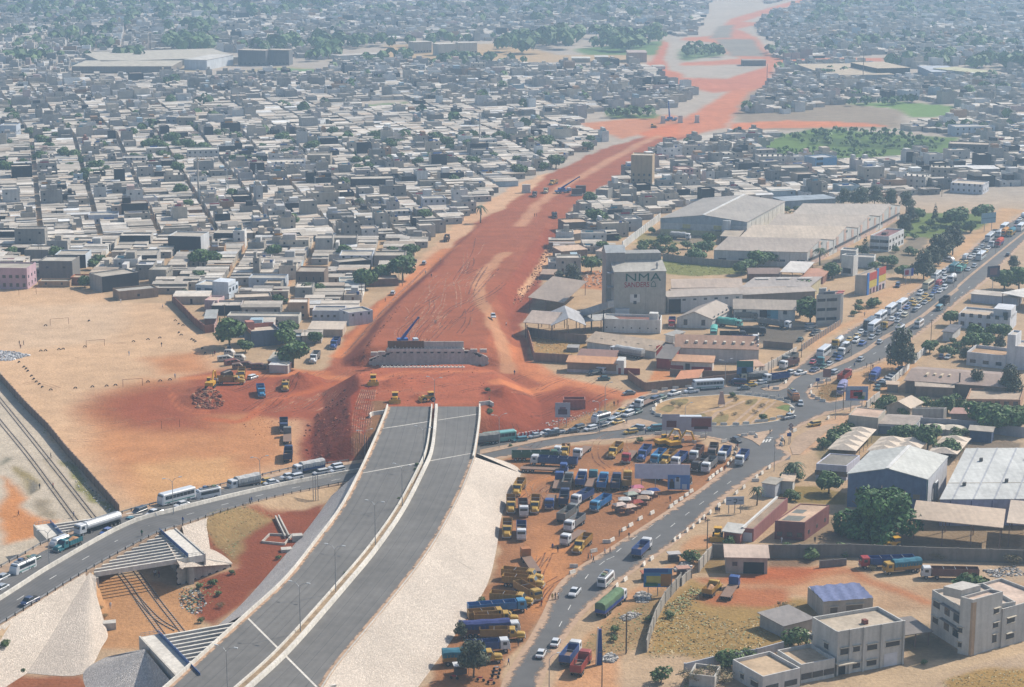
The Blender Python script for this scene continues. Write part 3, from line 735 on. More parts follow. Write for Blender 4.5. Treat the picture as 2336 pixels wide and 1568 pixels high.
tag(strip_beam(far,-0.1,0.6,0.95,-0.8).build('parapet','cream_concrete'),'cream bridge parapet on the right where the motorway crosses the ring road','parapet')
tag(strip_beam([p for p in vR if p.y<=520],0.0,0.35,0.22,-0.3).build('kerb','concrete'),kind='structure')
e1=pts('Q',[(2070,800),(1905,825),(1890,850)],ZH)
tag(strip_beam(resample(e1,8),0,0.5,0.7,-0.5).build('parapet','cream_concrete'),'short bent end of the parapet at the upper left corner of the motorway','parapet')
e2=pts('A',[(215,245),(330,232),(370,255)],ZH)
tag(strip_beam(resample(e2,8),0,0.5,0.7,-0.5).build('parapet','cream_concrete'),'short bent end of the parapet at the upper right corner of the motorway','parapet')
dust_edge('road_dust',[p for p in vL if p.y>340],1.2,0.008,False,-1)
dust_edge('road_dust',[p for p in vR if p.y>340],1.0,0.008,False,1)
mY=[p.y for p in vM]
i0=[i for i,y in enumerate(mY) if y<500]
ribbon('median_soil',[vM[i]+Vector((0.3,0,0.35)) for i in i0],[vM2[i]+Vector((-0.7,0,0.35)) for i in i0],'soil')
def joint(a,b,w=0.45,z=ZH+0.006,name='expansion_joint'):
 d=(b-a).normalized()
 s=Vector((-d.y,d.x,0))*w/2
 q=[a-s,b-s,b+s,a+s]
 sheet(name,q,z,'cream_concrete')
def on_hw(a,b):
 def cut(t0,t1,fn):
  best=min((abs(a.lerp(b,t/400).x-float(fn(a.lerp(b,t/400).y))),t) for t in range(t0,t1))
  return a.lerp(b,best[1]/400)
 return cut(-80,480,XL),cut(-80,480,XM),cut(-80,480,XR)
for a,b in(J1,J2,(at('P',560,1405,ZH),at('P',735,1580,ZH))):
 l,mm,r=on_hw(a,b)
 joint(l,mm+(mm-l).normalized()*-0.3)
 joint(mm+(r-mm).normalized()*2.6,r)
foot=catmull(pts('P',[(900,1640),(976,1538),(1024,1470),(1089,1374),(1116,1323),(1133,1251),(1147,1169),(1181,1101),(1189,1080)],0.0),6)
topR=catmull([Vector((float(XR(y))+0.2,y,ZH-0.05)) for y in(345,361,374,415,446,481,509,522)],6)
ribbon('stone_slope',lift(resample(topR,50),0.0),lift(resample(foot,50),0.05),'cream_stone',8)
apex=at('P',1087,1034,ZH-0.1)
cone_f=catmull(pts('P',[(1189,1080),(1180,1066),(1150,1052),(1110,1043),(1085,1045)],0.05),5)
ribbon('stone_slope',[apex]*len(cone_f),cone_f,'cream_stone',6)
mb=MB()
a,b=at('F',80,0,7.2),at('F',680,362,0.2)
mb.beam(a+Vector((0,0,0.16)),b+Vector((0,0,0.16)),0.22,0.1)
tag(mb.build('drain_line','sleeper'),kind='structure')
nl=[y for y in YS if 404<=y<=508]
A_=[Vector((float(XL(y))-0.3,y,ZH-0.15)) for y in nl]
runl=[float(np.interp(y,[400,470,508],[11.0,9.5,7.5])) for y in nl]
B_=[Vector((float(XL(y))-0.3-r_,y+r_*0.25,0.15)) for y,r_ in zip(nl,runl)]
ribbon('stone_slope',A_,B_,'grey_stone',6)
ok=[i for i,p in enumerate(rdS) if p.x*RN.x+p.y*RN.y>RB+4.2 and p.z>1.2]
def road_slope(P,C,sel,mat,run=1.65,base=0.08):
 A2,B2=[],[]
 for i in sel:
  p=P[i]
  o=(P[i]-C[i])
  o.z=0
  o.normalize()
  A2.append(p+Vector((0,0,-0.02)))
  B2.append(p+o*(p.z*run)+Vector((0,0,-p.z+base)))
 if len(A2)>1:
  ribbon('stone_slope',A2,B2,mat,6)
road_slope(rdS,rdC,ok,'cream_stone')
road_slope(rdS,rdC,[i for i,p in enumerate(rdS) if p.x*RN.x+p.y*RN.y<RA-0.3],'cream_stone',2.4)
road_slope(rdN,rdC,[i for i,p in enumerate(rdN) if p.x*RN.x+p.y*RN.y<RA-3.2],'cream_stone',2.0)
def cone(apex,ring,mat='cream_stone'):
 ring=catmull(ring,5)
 ribbon('stone_slope',[apex]*len(ring),ring,mat,6)
wA,wB=at('I',1190,890),at('I',1548,766)
bk=Vector((0.1,0.6,0))
cone(at('I',1200,770,6.4),[wA+bk+Vector((0,0,5.3)),wA.lerp(wB,.25)+bk+Vector((0,0,5.0)),wA.lerp(wB,.45)+bk+Vector((0,0,4.6)),wA.lerp(wB,.75)+bk+Vector((0,0,2.4)),wB+bk+Vector((0,0,.6)),at('I',1480,680,0.1),at('I',1320,600,0.2),at('I',1180,560,3.2)])
cone(at('I',1110,600,6.7),[at('I',1215,780,6.2),at('I',1340,690,3.0),at('I',1330,600,0.4),at('I',1150,510,6.0)])
cone(at('I',600,800,6.7),[at('I',642,830,6.0),at('I',645,1000,3.0),at('I',640,1120,1.4),at('I',720,1210,0.1),at('I',680,1300,0.1),at('I',550,1480,0.1),at('I',200,1475,0.1),at('I',20,1440,.3),at('I',300,1160,2.0)])
cone(at('I',970,1320,7.0),[at('I',965,1312,6.6),at('I',800,1345,4.0),at('I',680,1380,1.5),at('I',555,1478,0.1),at('I',640,1640,0.1),at('I',1000,1700,.2),at('I',1150,1540,6.0)],'grey_stone')
# railway and its bridges
def railframe(n,t,z):
 return Vector((RN.x*n+RD.x*t,RN.y*n+RD.y*t,z))
def rn(p):
 return p.x*RN.x+p.y*RN.y
def rt(p):
 return p.x*RD.x+p.y*RD.y
def track(line,label):
 P=resample(catmull(line,6),70)
 t=thing('railway_track',label,'railway',(0,0,0))
 for s in(-1,1):
  Q=[]
  for i,p in enumerate(P):
   d=P[min(i+1,69)]-P[max(i-1,0)]
   Q.append(p+Vector((-d.y,d.x,0)).normalized()*0.55*s)
  strip_beam(Q,0,0.12,0.18,0.02).build('rail','rail',t)
 L=resample(P,int(sum((b-a).length for a,b in zip(P,P[1:]))/1.3))
 mb=MB()
 for i,p in enumerate(L[:-1]):
  d=(L[i+1]-p).normalized()
  s=Vector((-d.y,d.x,0))
  mb.beam(p+s*0.95+Vector((0,0,0.06)),p-s*0.95+Vector((0,0,0.06)),0.22,0.1)
 o=mb.build('sleepers','sleeper',t)
 o['kind']='stuff'
track(pts('M',[(-500,520),(0,1140)])+pts('N',[(340,0),(850,690)])+pts('I',[(830,850),(950,1030),(1100,1235),(1400,1640)]),'rusty railway track nearer the road, running under both bridges')
track(pts('M',[(-500,300),(0,900)])+pts('N',[(530,0),(1050,660)])+pts('I',[(925,815),(1070,1010),(1225,1205),(1500,1560)]),'rusty railway track on the right of the pair under both bridges')
track(pts('I',[(880,925),(960,1020),(1060,1120),(1180,1190)]),'short crossover track joining the two railway lines below the bridge')
def rail_bridge(label,t0,t1,zt,rails):
 br=thing('railway_bridge',label,'bridge',(0,0,0))
 k,t=0,t0
 while t<=t1:
  mb=MB()
  a,b=railframe(RA-0.8,t,zt),railframe(RB+0.8,t,zt)
  mb.beam(a,b,0.55,1.15)
  mb.build('girder','cream_concrete',br)
  t+=2.05
 for n,s in((RA,-1),(RB,1)):
  mb=MB()
  mb.prism([railframe(n,t0-1,0)[:2],railframe(n,t1+1,0)[:2],railframe(n+s*1.2,t1+1,0)[:2],railframe(n+s*1.2,t0-1,0)[:2]],-0.3,zt-1.2)
  mb.build('abutment','concrete',br)
 for n,ta,tb,s in rails:
  mb=MB()
  mb.prism([railframe(n,ta,0)[:2],railframe(n,tb,0)[:2],railframe(n+s*4.0,tb,0)[:2],railframe(n+s*4.0,ta,0)[:2]],zt-1.6,zt+0.05)
  mb.build('walkway','cream_concrete',br)
  mb=MB()
  a,b=railframe(n+s*0.15,ta,zt+0.95),railframe(n+s*0.15,tb,zt+0.95)
  mb.beam(a,b,0.1,0.9)
  mb.build('railing','carpaint',br,tone(52,98,168))
  mb=MB()
  e=ta if s>0 else tb
  mb.beam(railframe(n+s*0.15,e,zt+0.9),railframe(n+s*4.0,e,zt+0.9),0.06,0.08)
  mb.beam(railframe(n+s*0.15,e,zt+0.5),railframe(n+s*4.0,e,zt+0.5),0.06,0.06)
  for q in range(5):
   c=railframe(n+s*(0.15+0.95*q),e,zt)
   mb.cyl(c,c+Vector((0,0,0.92)),0.04,n=4)
  mb.build('end_railing','steel',br)
  mb=MB()
  mb.prism([railframe(n+s*4.0,ta,0)[:2],railframe(n+s*4.0,tb,0)[:2],railframe(n+s*4.4,tb,0)[:2],railframe(n+s*4.4,ta,0)[:2]],zt-6.5 if zt>6.9 and s<0 else zt-2.5,zt+0.3)
  mb.build('wing_wall','concrete',br)
 return br
b1n=at('N',1880,1090,6.9)
b1f=at('N',665,680,6.9)
rail_bridge('concrete girder bridge carrying the ring road slantwise over the railway',rt(b1n),rt(b1f),6.6,[(RB,rt(b1n)-0.4,rt(at('N',1700,850,6.9))+4,1),(RA,rt(at('N',790,800,6.9))-3,rt(b1f)+0.5,-1)])
b2f=at('I',1060,1215,7.2)
rail_bridge('concrete girder bridge carrying the motorway slantwise over the railway',rt(b2f)-52,rt(b2f),7.1,[(RA,rt(at('I',1225,1440,7.2))-6,rt(b2f)+0.5,-1)])
def hex_wall(label,A,B,tops,mat='concrete',size=1.35,color=None,name='retaining_wall'):
 w=thing(name,label,'wall',(A.x,A.y,0),math.atan2(B.y-A.y,B.x-A.x))
 L=(Vector(B)-Vector(A)).length
 H=lambda x:float(np.interp(x/L,[t for t,_ in tops],[h for _,h in tops]))
 mb=MB()
 n=24
 for i in range(n):
  x0,x1=L*i/n,L*(i+1)/n
  mb.add([(x0,0.12,-0.3),(x1,0.12,-0.3),(x1,0.12,H(x1)),(x0,0.12,H(x0)),(x0,0.5,-0.3),(x1,0.5,-0.3),(x1,0.5,H(x1)),(x0,0.5,H(x0))],[(0,1,2,3),(4,7,6,5),(3,2,6,7),(0,4,5,1)]+([(0,3,7,4)] if i==0 else[])+([(1,5,6,2)] if i==n-1 else[]))
 mb.build('backing','dark',w)
 r=size*0.56
 mb=MB()
 ring=[(math.cos(math.pi/3*k)*r*1.02,0,math.sin(math.pi/3*k)*r) for k in range(6)]
 ring=[(x,y,z) for x,y,z in ring]
 mb.loft([[(x,-0.02,z) for x,y,z in ring],[(x,0.14,z) for x,y,z in ring]])
 me=mesh_from(mb,'panel',mat)
 dx,dz=r*1.55,r*1.78
 c=0
 while c*dx<L:
  x=c*dx+r*0.6
  z=r*0.5+(0 if c%2 else dz/2)
  while z+r*0.7<H(min(x,L)):
   o=link('panel',me,w,None,(x,0,z))
   z+=dz
  c+=1
 mb=MB()
 for i in range(n):
  x0,x1=L*i/n,L*(i+1)/n
  mb.beam((x0,0.2,H(x0)+0.25),(x1,0.2,H(x1)+0.25),0.5,0.3)
 mb.build('coping','cream_concrete',w)
 return w
hex_wall('grey wing wall of six-sided panels beside the railway bridge',at('I',1190,890),at('I',1548,766),[(0,5.2),(0.45,4.6),(1,0.8)])
far_l,far_r=Vector((-49.0,MSE_Y,0)),Vector((-8.5,MSE_Y,0))
hex_wall('grey abutment wall of six-sided panels facing the earth platform',far_l,far_r,[(0,2.2),(0.15,4.6),(0.25,5.2),(0.84,5.2),(0.9,4.8),(1,3.0)])
ab=thing('abutment','unfinished bridge abutment with brown shuttering on its left half','abutment',(-43.0,MSE_Y-0.2,0))
Lw=34.0-7.4
mb=MB().box(0,0,5.0,Lw,1.6,6.0)
mb.build('cap_beam','cream_concrete',ab)
MB().box(0.3,0.9,6.0,Lw*0.48,1.3,8.6).build('shuttering','plain',ab,(0.16,0.085,0.04))
MB().box(Lw*0.48+0.02,0.9,6.0,Lw-0.2,1.3,8.4).build('back_wall','concrete',ab)
for k in range(21):
 MB().box(0.5+k*1.27,0.25,6.0,0.75+k*1.27,0.55,6.5).build('bearing','cream_concrete',ab)
for k in range(12):
 MB().box(0.4+k*1.08,0.8,6.0,0.5+k*1.08,0.9,8.6).build('shuttering_rib','plain',ab,(0.10,0.06,0.035))
ab2=thing('abutment','low cream abutment beam with dowels at the far edge of the earth platform','abutment',(-43.0,at('P',990,838,7.15).y,0))
MB().box(0,0,6.0,27.5,0.9,7.15).build('cap_beam','cream_concrete',ab2)
for k in range(22):
 MB().box(0.4+k*1.25,0.3,7.15,0.7+k*1.25,0.6,7.6).build('dowel_block','cream_concrete',ab2)
for k,(x,y) in enumerate(((430,1440),(530,1430),(1800,1400),(1930,1400))):
 p=at('c',x,y,6.0)
 tag(MB().box(0,0,-0.3,2.4,1.0,0.9).build('concrete_block','concrete',None,None,(p.x,p.y,6.0 if 0 else max(5.0,ground_z(p.x+1,p.y+.5)))),'grey precast block %s of the unfinished abutment'%['beyond the left end','just left','just right','beyond the right end'][k],'block')
def guard_rail(label,P,off=0.0,h=0.75):
 g=thing('guard_rail',label,'guard rail',(0,0,0))
 strip_beam(lift(P,h-0.35),off,0.12,0.35).build('rail_beam','steel',g)
 L=resample(P,max(3,int(sum((b-a).length for a,b in zip(P,P[1:]))/3.2)))
 for i,p in enumerate(L):
  d=L[min(i+1,len(L)-1)]-L[max(i-1,0)]
  s=Vector((d.y,-d.x,0)).normalized()
  q=p+s*(off+0.12)
  MB().box(q.x-0.09,q.y-0.09,q.z-0.1,q.x+0.09,q.y+0.09,q.z+h+0.05).build('post','dark',g)
inview=[i for i,p in enumerate(rdS) if p.x>-118]
guard_rail('grey steel guard rail along the near side of the ring road',[rdS[i] for i in inview if rdS[i].x<-44],-0.2)
guard_rail('grey steel guard rail along the far side of the ring road',[p for p in rdN if-124<p.x<-44],0.2)
tag(strip_beam([p for p in rdC if p.x<-40],0,0.6,0.95).build('median_barrier','cream_concrete'),'cream concrete barrier between the two halves of the ring road','barrier')
# buildings
def hgt(win,bx,by,ty,z0=0.0):
 p=at(win,bx,by,z0)
 oy,k=WIN[win][1],WIN[win][2]
 y=(oy+ty*k)*SCL
 lo,hi=0.0,80.0
 for _ in range(40):
  mid=(lo+hi)/2
  if project((p.x,p.y,z0+mid))[1]>y:
   lo=mid
  else:
   hi=mid
 return lo
GREY,BEIGE,WHITE,CREAM=tone(150,146,140),tone(206,186,160),tone(238,236,230),tone(226,214,192)
BRICK,RUST,PINK,BLUEG=tone(150,96,84),tone(170,128,104),tone(216,186,176),tone(108,122,142)
def pane(parent,face,L,D,u,z,w,h,color=None,mat='glass',name='window',proud=0.05,sill=False):
 mb=MB()
 if face=='f':
  mb.box(u,-proud,z,u+w,0.1,z+h)
 elif face=='r':
  mb.box(L-0.1,u,z,L+proud,u+w,z+h)
 elif face=='l':
  mb.box(-proud,u,z,0.1,u+w,z+h)
 else:
  mb.box(u,D-0.1,z,u+w,D+proud,z+h)
 o=mb.build(name,mat,parent,color)
 if sill:
  mb=MB()
  if face=='f':
   mb.box(u-0.2,-0.45,z+h,u+w+0.2,0.02,z+h+0.15)
   mb.box(u-0.1,-0.15,z-0.15,u+w+0.1,0.02,z)
  elif face=='r':
   mb.box(L-0.02,u-0.2,z+h,L+0.45,u+w+0.2,z+h+0.15)
   mb.box(L-0.02,u-0.1,z-0.15,L+0.15,u+w+0.1,z)
  else:
   mb.box(-0.45,u-0.2,z+h,0.02,u+w+0.2,z+h+0.15)
   mb.box(-0.15,u-0.1,z-0.15,0.02,u+w+0.1,z)
  mb.build('sill','plain',o,CREAM)
 return o
def roof_part(parent,kind,L,D,h,rise,rc,mat='sheet',over=0.5,name='roof',z0=0.0):
 mb=MB()
 t=0.18
 a,b=-over,L+over
 if kind=='gx':
  pr=[(-over,h-rise*over*2/D),(D/2,h+rise),(D+over,h-rise*over*2/D)]
  prof=pr+[(y,z-t) for y,z in reversed(pr)]
  mb.loft([[(a,y,z+t) for y,z in prof],[(b,y,z+t) for y,z in prof]])
 elif kind=='gy':
  pr=[(-over,h-rise*over*2/L),(L/2,h+rise),(L+over,h-rise*over*2/L)]
  prof=pr+[(x,z-t) for x,z in reversed(pr)]
  mb.loft([[(x,-over,z+t) for x,z in prof],[(x,D+over,z+t) for x,z in prof]])
 elif kind=='mono':
  mb.add([(a,-over,h),(b,-over,h),(b,D+over,h+rise),(a,D+over,h+rise),(a,-over,h+t),(b,-over,h+t),(b,D+over,h+rise+t),(a,D+over,h+rise+t)],[(0,3,2,1),(4,5,6,7),(0,1,5,4),(1,2,6,5),(2,3,7,6),(3,0,4,7)])
 elif kind=='hip':
  i=min(L,D)*0.45
  mb.add([(a,-over,h),(b,-over,h),(b,D+over,h),(a,D+over,h),(i,D/2,h+rise),(L-i,D/2,h+rise)],[(0,1,5,4),(1,2,5),(2,3,4,5),(3,0,4),(0,3,2,1)])
 else:
  mb.box(a,-over,h,b,D+over,h+t)
 return mb.build(name,mat,parent,rc)
def walls(parent,L,D,h,wc,kind='box',rise=0.0,mat='wall',name='wall'):
 mb=MB()
 if kind=='gx' or kind=='gy':
  if kind=='gx':
   prof=[(0,-0.2),(D,-0.2),(D,h),(D/2,h+rise-0.03),(0,h)]
   mb.loft([[(0,y,z) for y,z in prof],[(L,y,z) for y,z in prof]])
  else:
   prof=[(0,-0.2),(L,-0.2),(L,h),(L/2,h+rise-0.03),(0,h)]
   mb.loft([[(x,0,z) for x,z in prof],[(x,D,z) for x,z in prof]])
 elif kind=='mono':
  prof=[(0,-0.2),(D,-0.2),(D,h+rise),(0,h)]
  mb.loft([[(0,y,z) for y,z in prof],[(L,y,z) for y,z in prof]])
 else:
  mb.box(0,0,-0.2,L,D,h)
 bm_fix=mb.build(name,mat,parent,wc)
 fix_normals(bm_fix.data)
 return bm_fix
def fix_normals(me):
 bm=bmesh.new()
 bm.from_mesh(me)
 bmesh.ops.recalc_face_normals(bm,faces=bm.faces)
 bm.to_mesh(me)
 bm.free()
def parapet(parent,L,D,h,ph,wc,rc,t=0.28,mat='wall'):
 mb=MB()
 mb.box(0,0,h,L,t,h+ph)
 mb.box(0,D-t,h,L,D,h+ph)
 mb.box(0,t,h,t,D-t,h+ph)
 mb.box(L-t,t,h,L,D-t,h+ph)
 mb.build('parapet',mat,parent,wc)
 MB().box(t,t,h,L-t,D-t,h+0.06).build('roof','roof',parent,rc)
SKEW=[]
FOOT=[]
def B(name,label,win,p0,p1,h,depth,roof='flat',wc=WHITE,rc=BEIGE,cat='building',eave=False,rise=1.5,wf=(),wr=(),posts=False,over=0.5,ph=0.7,group=None,rmat='sheet',wmat='wall',sh=None):
 h_=h if not isinstance(h,tuple) else hgt(win,p0[0],p0[1],h[0])
 z=h_ if eave else 0.0
 a,b=at(win,p0[0],p0[1],z),at(win,p1[0],p1[1],z)
 a.z=b.z=0
 L=(b-a).length
 ux=(b-a).normalized()
 uy=Vector((-ux.y,ux.x,0))
 k=sh or 0.0
 if isinstance(depth,tuple):
  if depth[0]=='L':
   q=at(win,depth[1],depth[2],h_)-a
  else:
   q=at(win,depth[0],depth[1],h_+(depth[2] if len(depth)>2 else 0))-b
  D=max(2.0,q.dot(uy))
  k=max(-0.6,min(0.6,q.dot(ux)/D)) if sh is None else sh
 else:
  D=depth
 o=thing(name,label,cat,a,math.atan2(ux.y,ux.x),group)
 c=a+ux*L/2+uy*D/2
 FOOT.append((a,ux,uy,L,D))
 if abs(k)>0.01:
  SKEW.append((o,k))
 if posts:
  for i in range(max(2,int(L/6))+1):
   for y in(0.2,D-0.2):
    x=0.2+(L-0.4)*i/max(2,int(L/6))
    MB().box(x-0.12,y-0.12,-0.2,x+0.12,y+0.12,h_+(rise if roof=='mono' and y>1 else 0)).build('post','plain',o,(0.16,0.10,0.08))
 else:
  walls(o,L,D,h_,wc,roof,rise,wmat)
 if roof=='flat':
  parapet(o,L,D,h_,ph,wc,rc)
 elif roof=='slab':
  roof_part(o,'slab',L,D,h_,0,rc,'roof',over)
 else:
  roof_part(o,roof,L,D,h_,rise,rc,rmat,over)
 for spec,face,ln in((wf,'f',L),(wr,'r',D)):
  for n,z0,w,hh in spec:
   for i in range(n):
    u=ln*(i+0.5)/n-w/2
    pane(o,face,L,D,u,z0,w,hh)
 return o,L,D,h_
def box_on(parent,name,x0,y0,z0,x1,y1,z1,color,mat='plain'):
 return MB().box(x0,y0,z0,x1,y1,z1).build(name,mat,parent,color)
def wall_run(label,win,line,h,color,t=0.25,pil=4.0,mat='wall',name='boundary_wall',cap=None):
 P=[at(win,x,y) for x,y in line] if isinstance(line[0],tuple) else line
 w=thing(name,label,'wall',P[0])
 o=P[0]
 for a,b in zip(P,P[1:]):
  n=max(1,int((b-a).length/pil))
  for i in range(n):
   p,q=a.lerp(b,i/n),a.lerp(b,(i+1)/n)
   zp,zq=ground_z(p.x,p.y),ground_z(q.x,q.y)
   mb=MB()
   mb.beam(Vector((p.x-o.x,p.y-o.y,h+zp)),Vector((q.x-o.x,q.y-o.y,h+zq)),t,h+0.4)
   mb.build('panel',mat,w,color)
   MB().box(p.x-o.x-0.2,p.y-o.y-0.2,zp-0.3,p.x-o.x+0.2,p.y-o.y+0.2,zp+h+0.12).build('pilaster',mat,w,cap or color)
 return w
def text_on(parent,txt,x,z,size,color,y=-0.06,name='lettering',sx=1.0,bold=0.0):
 cu=bpy.data.curves.new(name,'FONT')
 cu.body=txt
 cu.size=size
 cu.extrude=0.02
 cu.offset=bold
 tmp=bpy.data.objects.new(name,cu)
 COL.objects.link(tmp)
 dg=bpy.context.evaluated_depsgraph_get()
 me=bpy.data.meshes.new_from_object(tmp.evaluated_get(dg))
 bpy.data.objects.remove(tmp)
 me.materials.clear()
 me.materials.append(MATS['plain'])
 o=link(name,me,parent,color)
 o.location=(x,y,z)
 o.rotation_euler=(math.pi/2,0,0)
 o.scale=(sx,1,1)
 return o
hs=hgt('d',1445,930,340)
mill,L,D,h_=B('feed_mill','tall grey ribbed feed mill tower with green and red lettering','d',(1440,935),(2150,918),hs,9.0,'mono',tone(204,200,188),tone(206,200,188),rise=2.6,over=0.2,cat='mill',wmat='sheet')
for i in range(26):
 x=L*(i+0.5)/26
 box_on(mill,'rib',x-0.05,-0.06,0.3,x+0.05,0.0,h_-0.2,tone(192,188,176))
htop=hgt('d',1445,930,150)
box_on(mill,'upper_block',-0.6,9.0,0,L-0.3,16.0,h_+5.6,tone(176,172,164),'sheet')
mb=MB()
mb.loft([[(-2.0,y,z) for y,z in((7.5,0),(17,0),(17,h_+5.0),(12,h_+8.3),(7.5,h_+6.2))],[(5.4,y,z) for y,z in((7.5,0),(17,0),(17,h_+5.0),(12,h_+8.3),(7.5,h_+6.2))]])
o_=mb.build('head_house','sheet',mill,tone(178,174,168))
fix_normals(o_.data)
MB().add([(-2.3,7.2,h_+6.25),(5.7,7.2,h_+6.25),(5.7,12,h_+8.5),(-2.3,12,h_+8.5),(-2.3,17.3,h_+5.1),(5.7,17.3,h_+5.1)],[(0,1,2,3),(3,2,5,4)]).build('head_roof','sheet',mill,tone(196,200,200))
text_on(mill,'NMA',L*0.20,h_*0.785,4.4,tone(52,104,92),sx=1.45,bold=0.0)
text_on(mill,'SANDERS',L*0.195,h_*0.645,2.9,tone(172,44,58),sx=0.80,bold=0.03)
mb=MB()
for(x0,z0),(x1,z1) in(((0.0,0),(1.9,0)),((0,0),(0.25,1.3)),((0.25,1.3),(0.95,2.2)),((0.95,2.2),(1.65,1.3)),((1.65,1.3),(1.9,0))):
 mb.cyl((L*0.71+x0,-0.05,h_*0.65+z0),(L*0.71+x1,-0.05,h_*0.65+z1),0.13,n=5)
mb.build('emblem','plain',mill,tone(52,104,92))
box_on(mill,'panel',L*0.31,-0.08,h_*0.29,L*0.5,0.0,h_*0.48,WHITE)
for x,z in((0.385,0.40),(0.375,0.25)):
 box_on(mill,'vent',L*x,-0.12,h_*z,L*x+1.2,-0.02,h_*z+1.3,(0.05,0.05,0.055))
box_on(mill,'fuel_tank',L*0.02,-1.4,0.5,L*0.29,-0.1,2.7,tone(214,222,228))
mb=MB().cyl((L*0.84,2.0,h_+0.5),(L*0.84,2.0,h_+3.2),0.3)
mb.cyl((L*0.84,2.0,h_+1.9),(L*0.84,2.0,h_+2.5),0.55)
mb.build('vent_stack','steel',mill)
for k in range(3):
 box_on(mill,'landing',-2.2,1.0+k*0.2,5+k*5.5,-0.05,5.0,5.25+k*5.5,(0.25,0.25,0.26))
mb=MB()
for s in range(7):
 z=h_*0.05+s
box_on(mill,'drain_pipe',L*0.61,-0.12,h_*0.1,L*0.615,-0.02,h_*0.62,(0.2,0.19,0.17))
cv=thing('conveyor_gallery','grey sloping conveyor gallery between the sheds and the feed mill','conveyor',at('d',1030,880,0))
a,b=at('d',1020,860,7.0),at('d',1400,735,13.0)
o=cv.location
MB().beam(a-o,b-o,3.0,2.6).build('gallery','sheet',cv,tone(170,176,182))
for t in(0.3,0.75):
 p=a.lerp(b,t)-o
 MB().box(p.x-0.2,p.y-0.2,-0.2,p.x+0.2,p.y+0.2,p.z-2.4).build('leg','dark',cv)
B('shed','large brown corrugated open shed roof left of the feed mill','d',(275,690),(735,762),5.0,(1055,492),'mono',rc=tone(176,156,138),eave=True,rise=0.6,posts=True,cat='shed')
B('shed','pinkish corrugated gable shed at the edge of the earth cutting','d',(215,1030),(585,1058),5.8,19.0,'gx',wc=tone(120,112,108),rc=tone(212,190,172),eave=True,rise=2.4,posts=True,cat='shed')
B('shed','light grey gable shed beside the pinkish corrugated one','d',(590,1072),(1040,1068),5.8,21.0,'gy',rc=tone(190,188,188),eave=True,rise=2.6,posts=True,cat='shed',wc=tone(90,90,95))
B('canopy','flat grey concrete canopy in front of the conveyor','d',(1045,1022),(1490,985),4.4,9.0,'slab',rc=tone(196,194,190),eave=True,posts=True,cat='canopy')
o,L,D,h=B('office_building','low white building with red-brown flat roof before the mill','d',(1285,1165),(2080,1188),4.2,9.0,'flat',WHITE,tone(150,104,90),wf=((7,1.6,0.5,0.5),),ph=0.9)
box_on(o,'stair_tower',L*0.80,1.5,h,L*0.95,4.5,h+3.0,WHITE,'wall')
o,L,D,h=B('warehouse','white warehouse with pale ribbed roof and red roller door','d',(1072,1392),(2005,1530),(1292,),13.0,'gx',WHITE,tone(224,198,168),rise=2.2,wr=(),cat='warehouse')
pane(o,'r',L,D,1.0,0,4.2,4.2,tone(178,60,52),'plain','door')
for k in range(5):
 box_on(o,'skylight',L*(0.14+k*0.18),D*0.2,h+0.95,L*(0.14+k*0.18)+1.2,D*0.3,h+1.22,tone(206,186,160))
B('block_stack','stack of grey concrete blocks in the weedy yard','d',(790,1440),(950,1445),1.5,5.0,'slab',tone(150,146,140),tone(176,172,166),over=0,cat='stack')
B('shed','low dark brown lean-to roof behind the orange-roofed shop','d',(945,1500),(1440,1525),3.2,(1490,1442),'mono',tone(150,110,96),tone(158,120,104),eave=True,rise=0.4,cat='shed')
o,L,D,h=B('shop','orange-roofed low building with white plinth by the earth road','G',(1568,1003),(1905,1018),3.4,5.5,'mono',tone(176,146,120),tone(222,164,116),rise=0.9,cat='shop')
box_on(o,'plinth',-0.05,-0.06,0,L,0.02,1.0,tone(226,208,204),'wall')
box_on(o,'gable_wall',L,-0.2,0,L+2.6,D,4.8,WHITE,'wall')
box_on(o,'door',L+0.7,-0.26,0,L+1.6,-0.1,2.2,(0.2,0.05,0.05))
box_on(o,'gate',L+2.6,0.2,0,L+8.0,0.4,2.2,tone(150,62,54))
B('guard_house','narrow white two-storey house with grey hip roof beside the white warehouse','E',(318,850),(402,868),(728,),6.0,'mono',WHITE,tone(196,190,180),rise=0.6,wr=((2,3.6,0.7,0.8),),cat='house')
o,L,D,h=B('gate_building','grey-roofed building with wide red gates beside the rust roof','E',(220,1100),(380,1112),3.6,14.0,'mono',tone(176,70,62),tone(140,130,122),rise=1.6,cat='building')
o,L,D,h=B('workshop','long workshop with rusty patched roof and stepped white gable','E',(430,1020),(1330,1045),5.0,15.0,'gx',tone(226,214,206),tone(188,148,122),rise=2.8,cat='workshop')
for k in range(8):
 box_on(o,'rooflight',L*(0.12+0.115*k),D*0.16,h+1.0,L*(0.12+0.115*k)+0.9,D*0.3,h+1.75,tone(228,214,194))
for k in range(3):
 box_on(o,'gable_step',L,D*(0.1+0.14*k),0,L+0.4,D*(0.9-0.14*k),6.2+k*1.3,WHITE,'wall')
o,L,D,h=B('shop','red and white shop front with wide orange canopy roof','E',(378,1112),(835,1132),3.0,5.5,'mono',tone(232,222,214),tone(222,170,128),rise=0.9,cat='shop')
box_on(o,'red_band',-0.02,-0.05,0,L*0.30,0.05,1.6,tone(176,62,56),'wall')
box_on(o,'red_band',L*0.5,-0.05,0,L*0.98,0.05,1.4,tone(168,58,66),'wall')
box_on(o,'door',L*0.35,-0.07,0,L*0.46,0.05,2.4,(0.04,0.03,0.03))
B('shed','small orange tiled shed inside the brown walled yard','E',(435,1228),(665,1212),2.4,(760,1130),'mono',tone(210,190,172),tone(222,150,104),eave=True,rise=0.5,cat='shed')
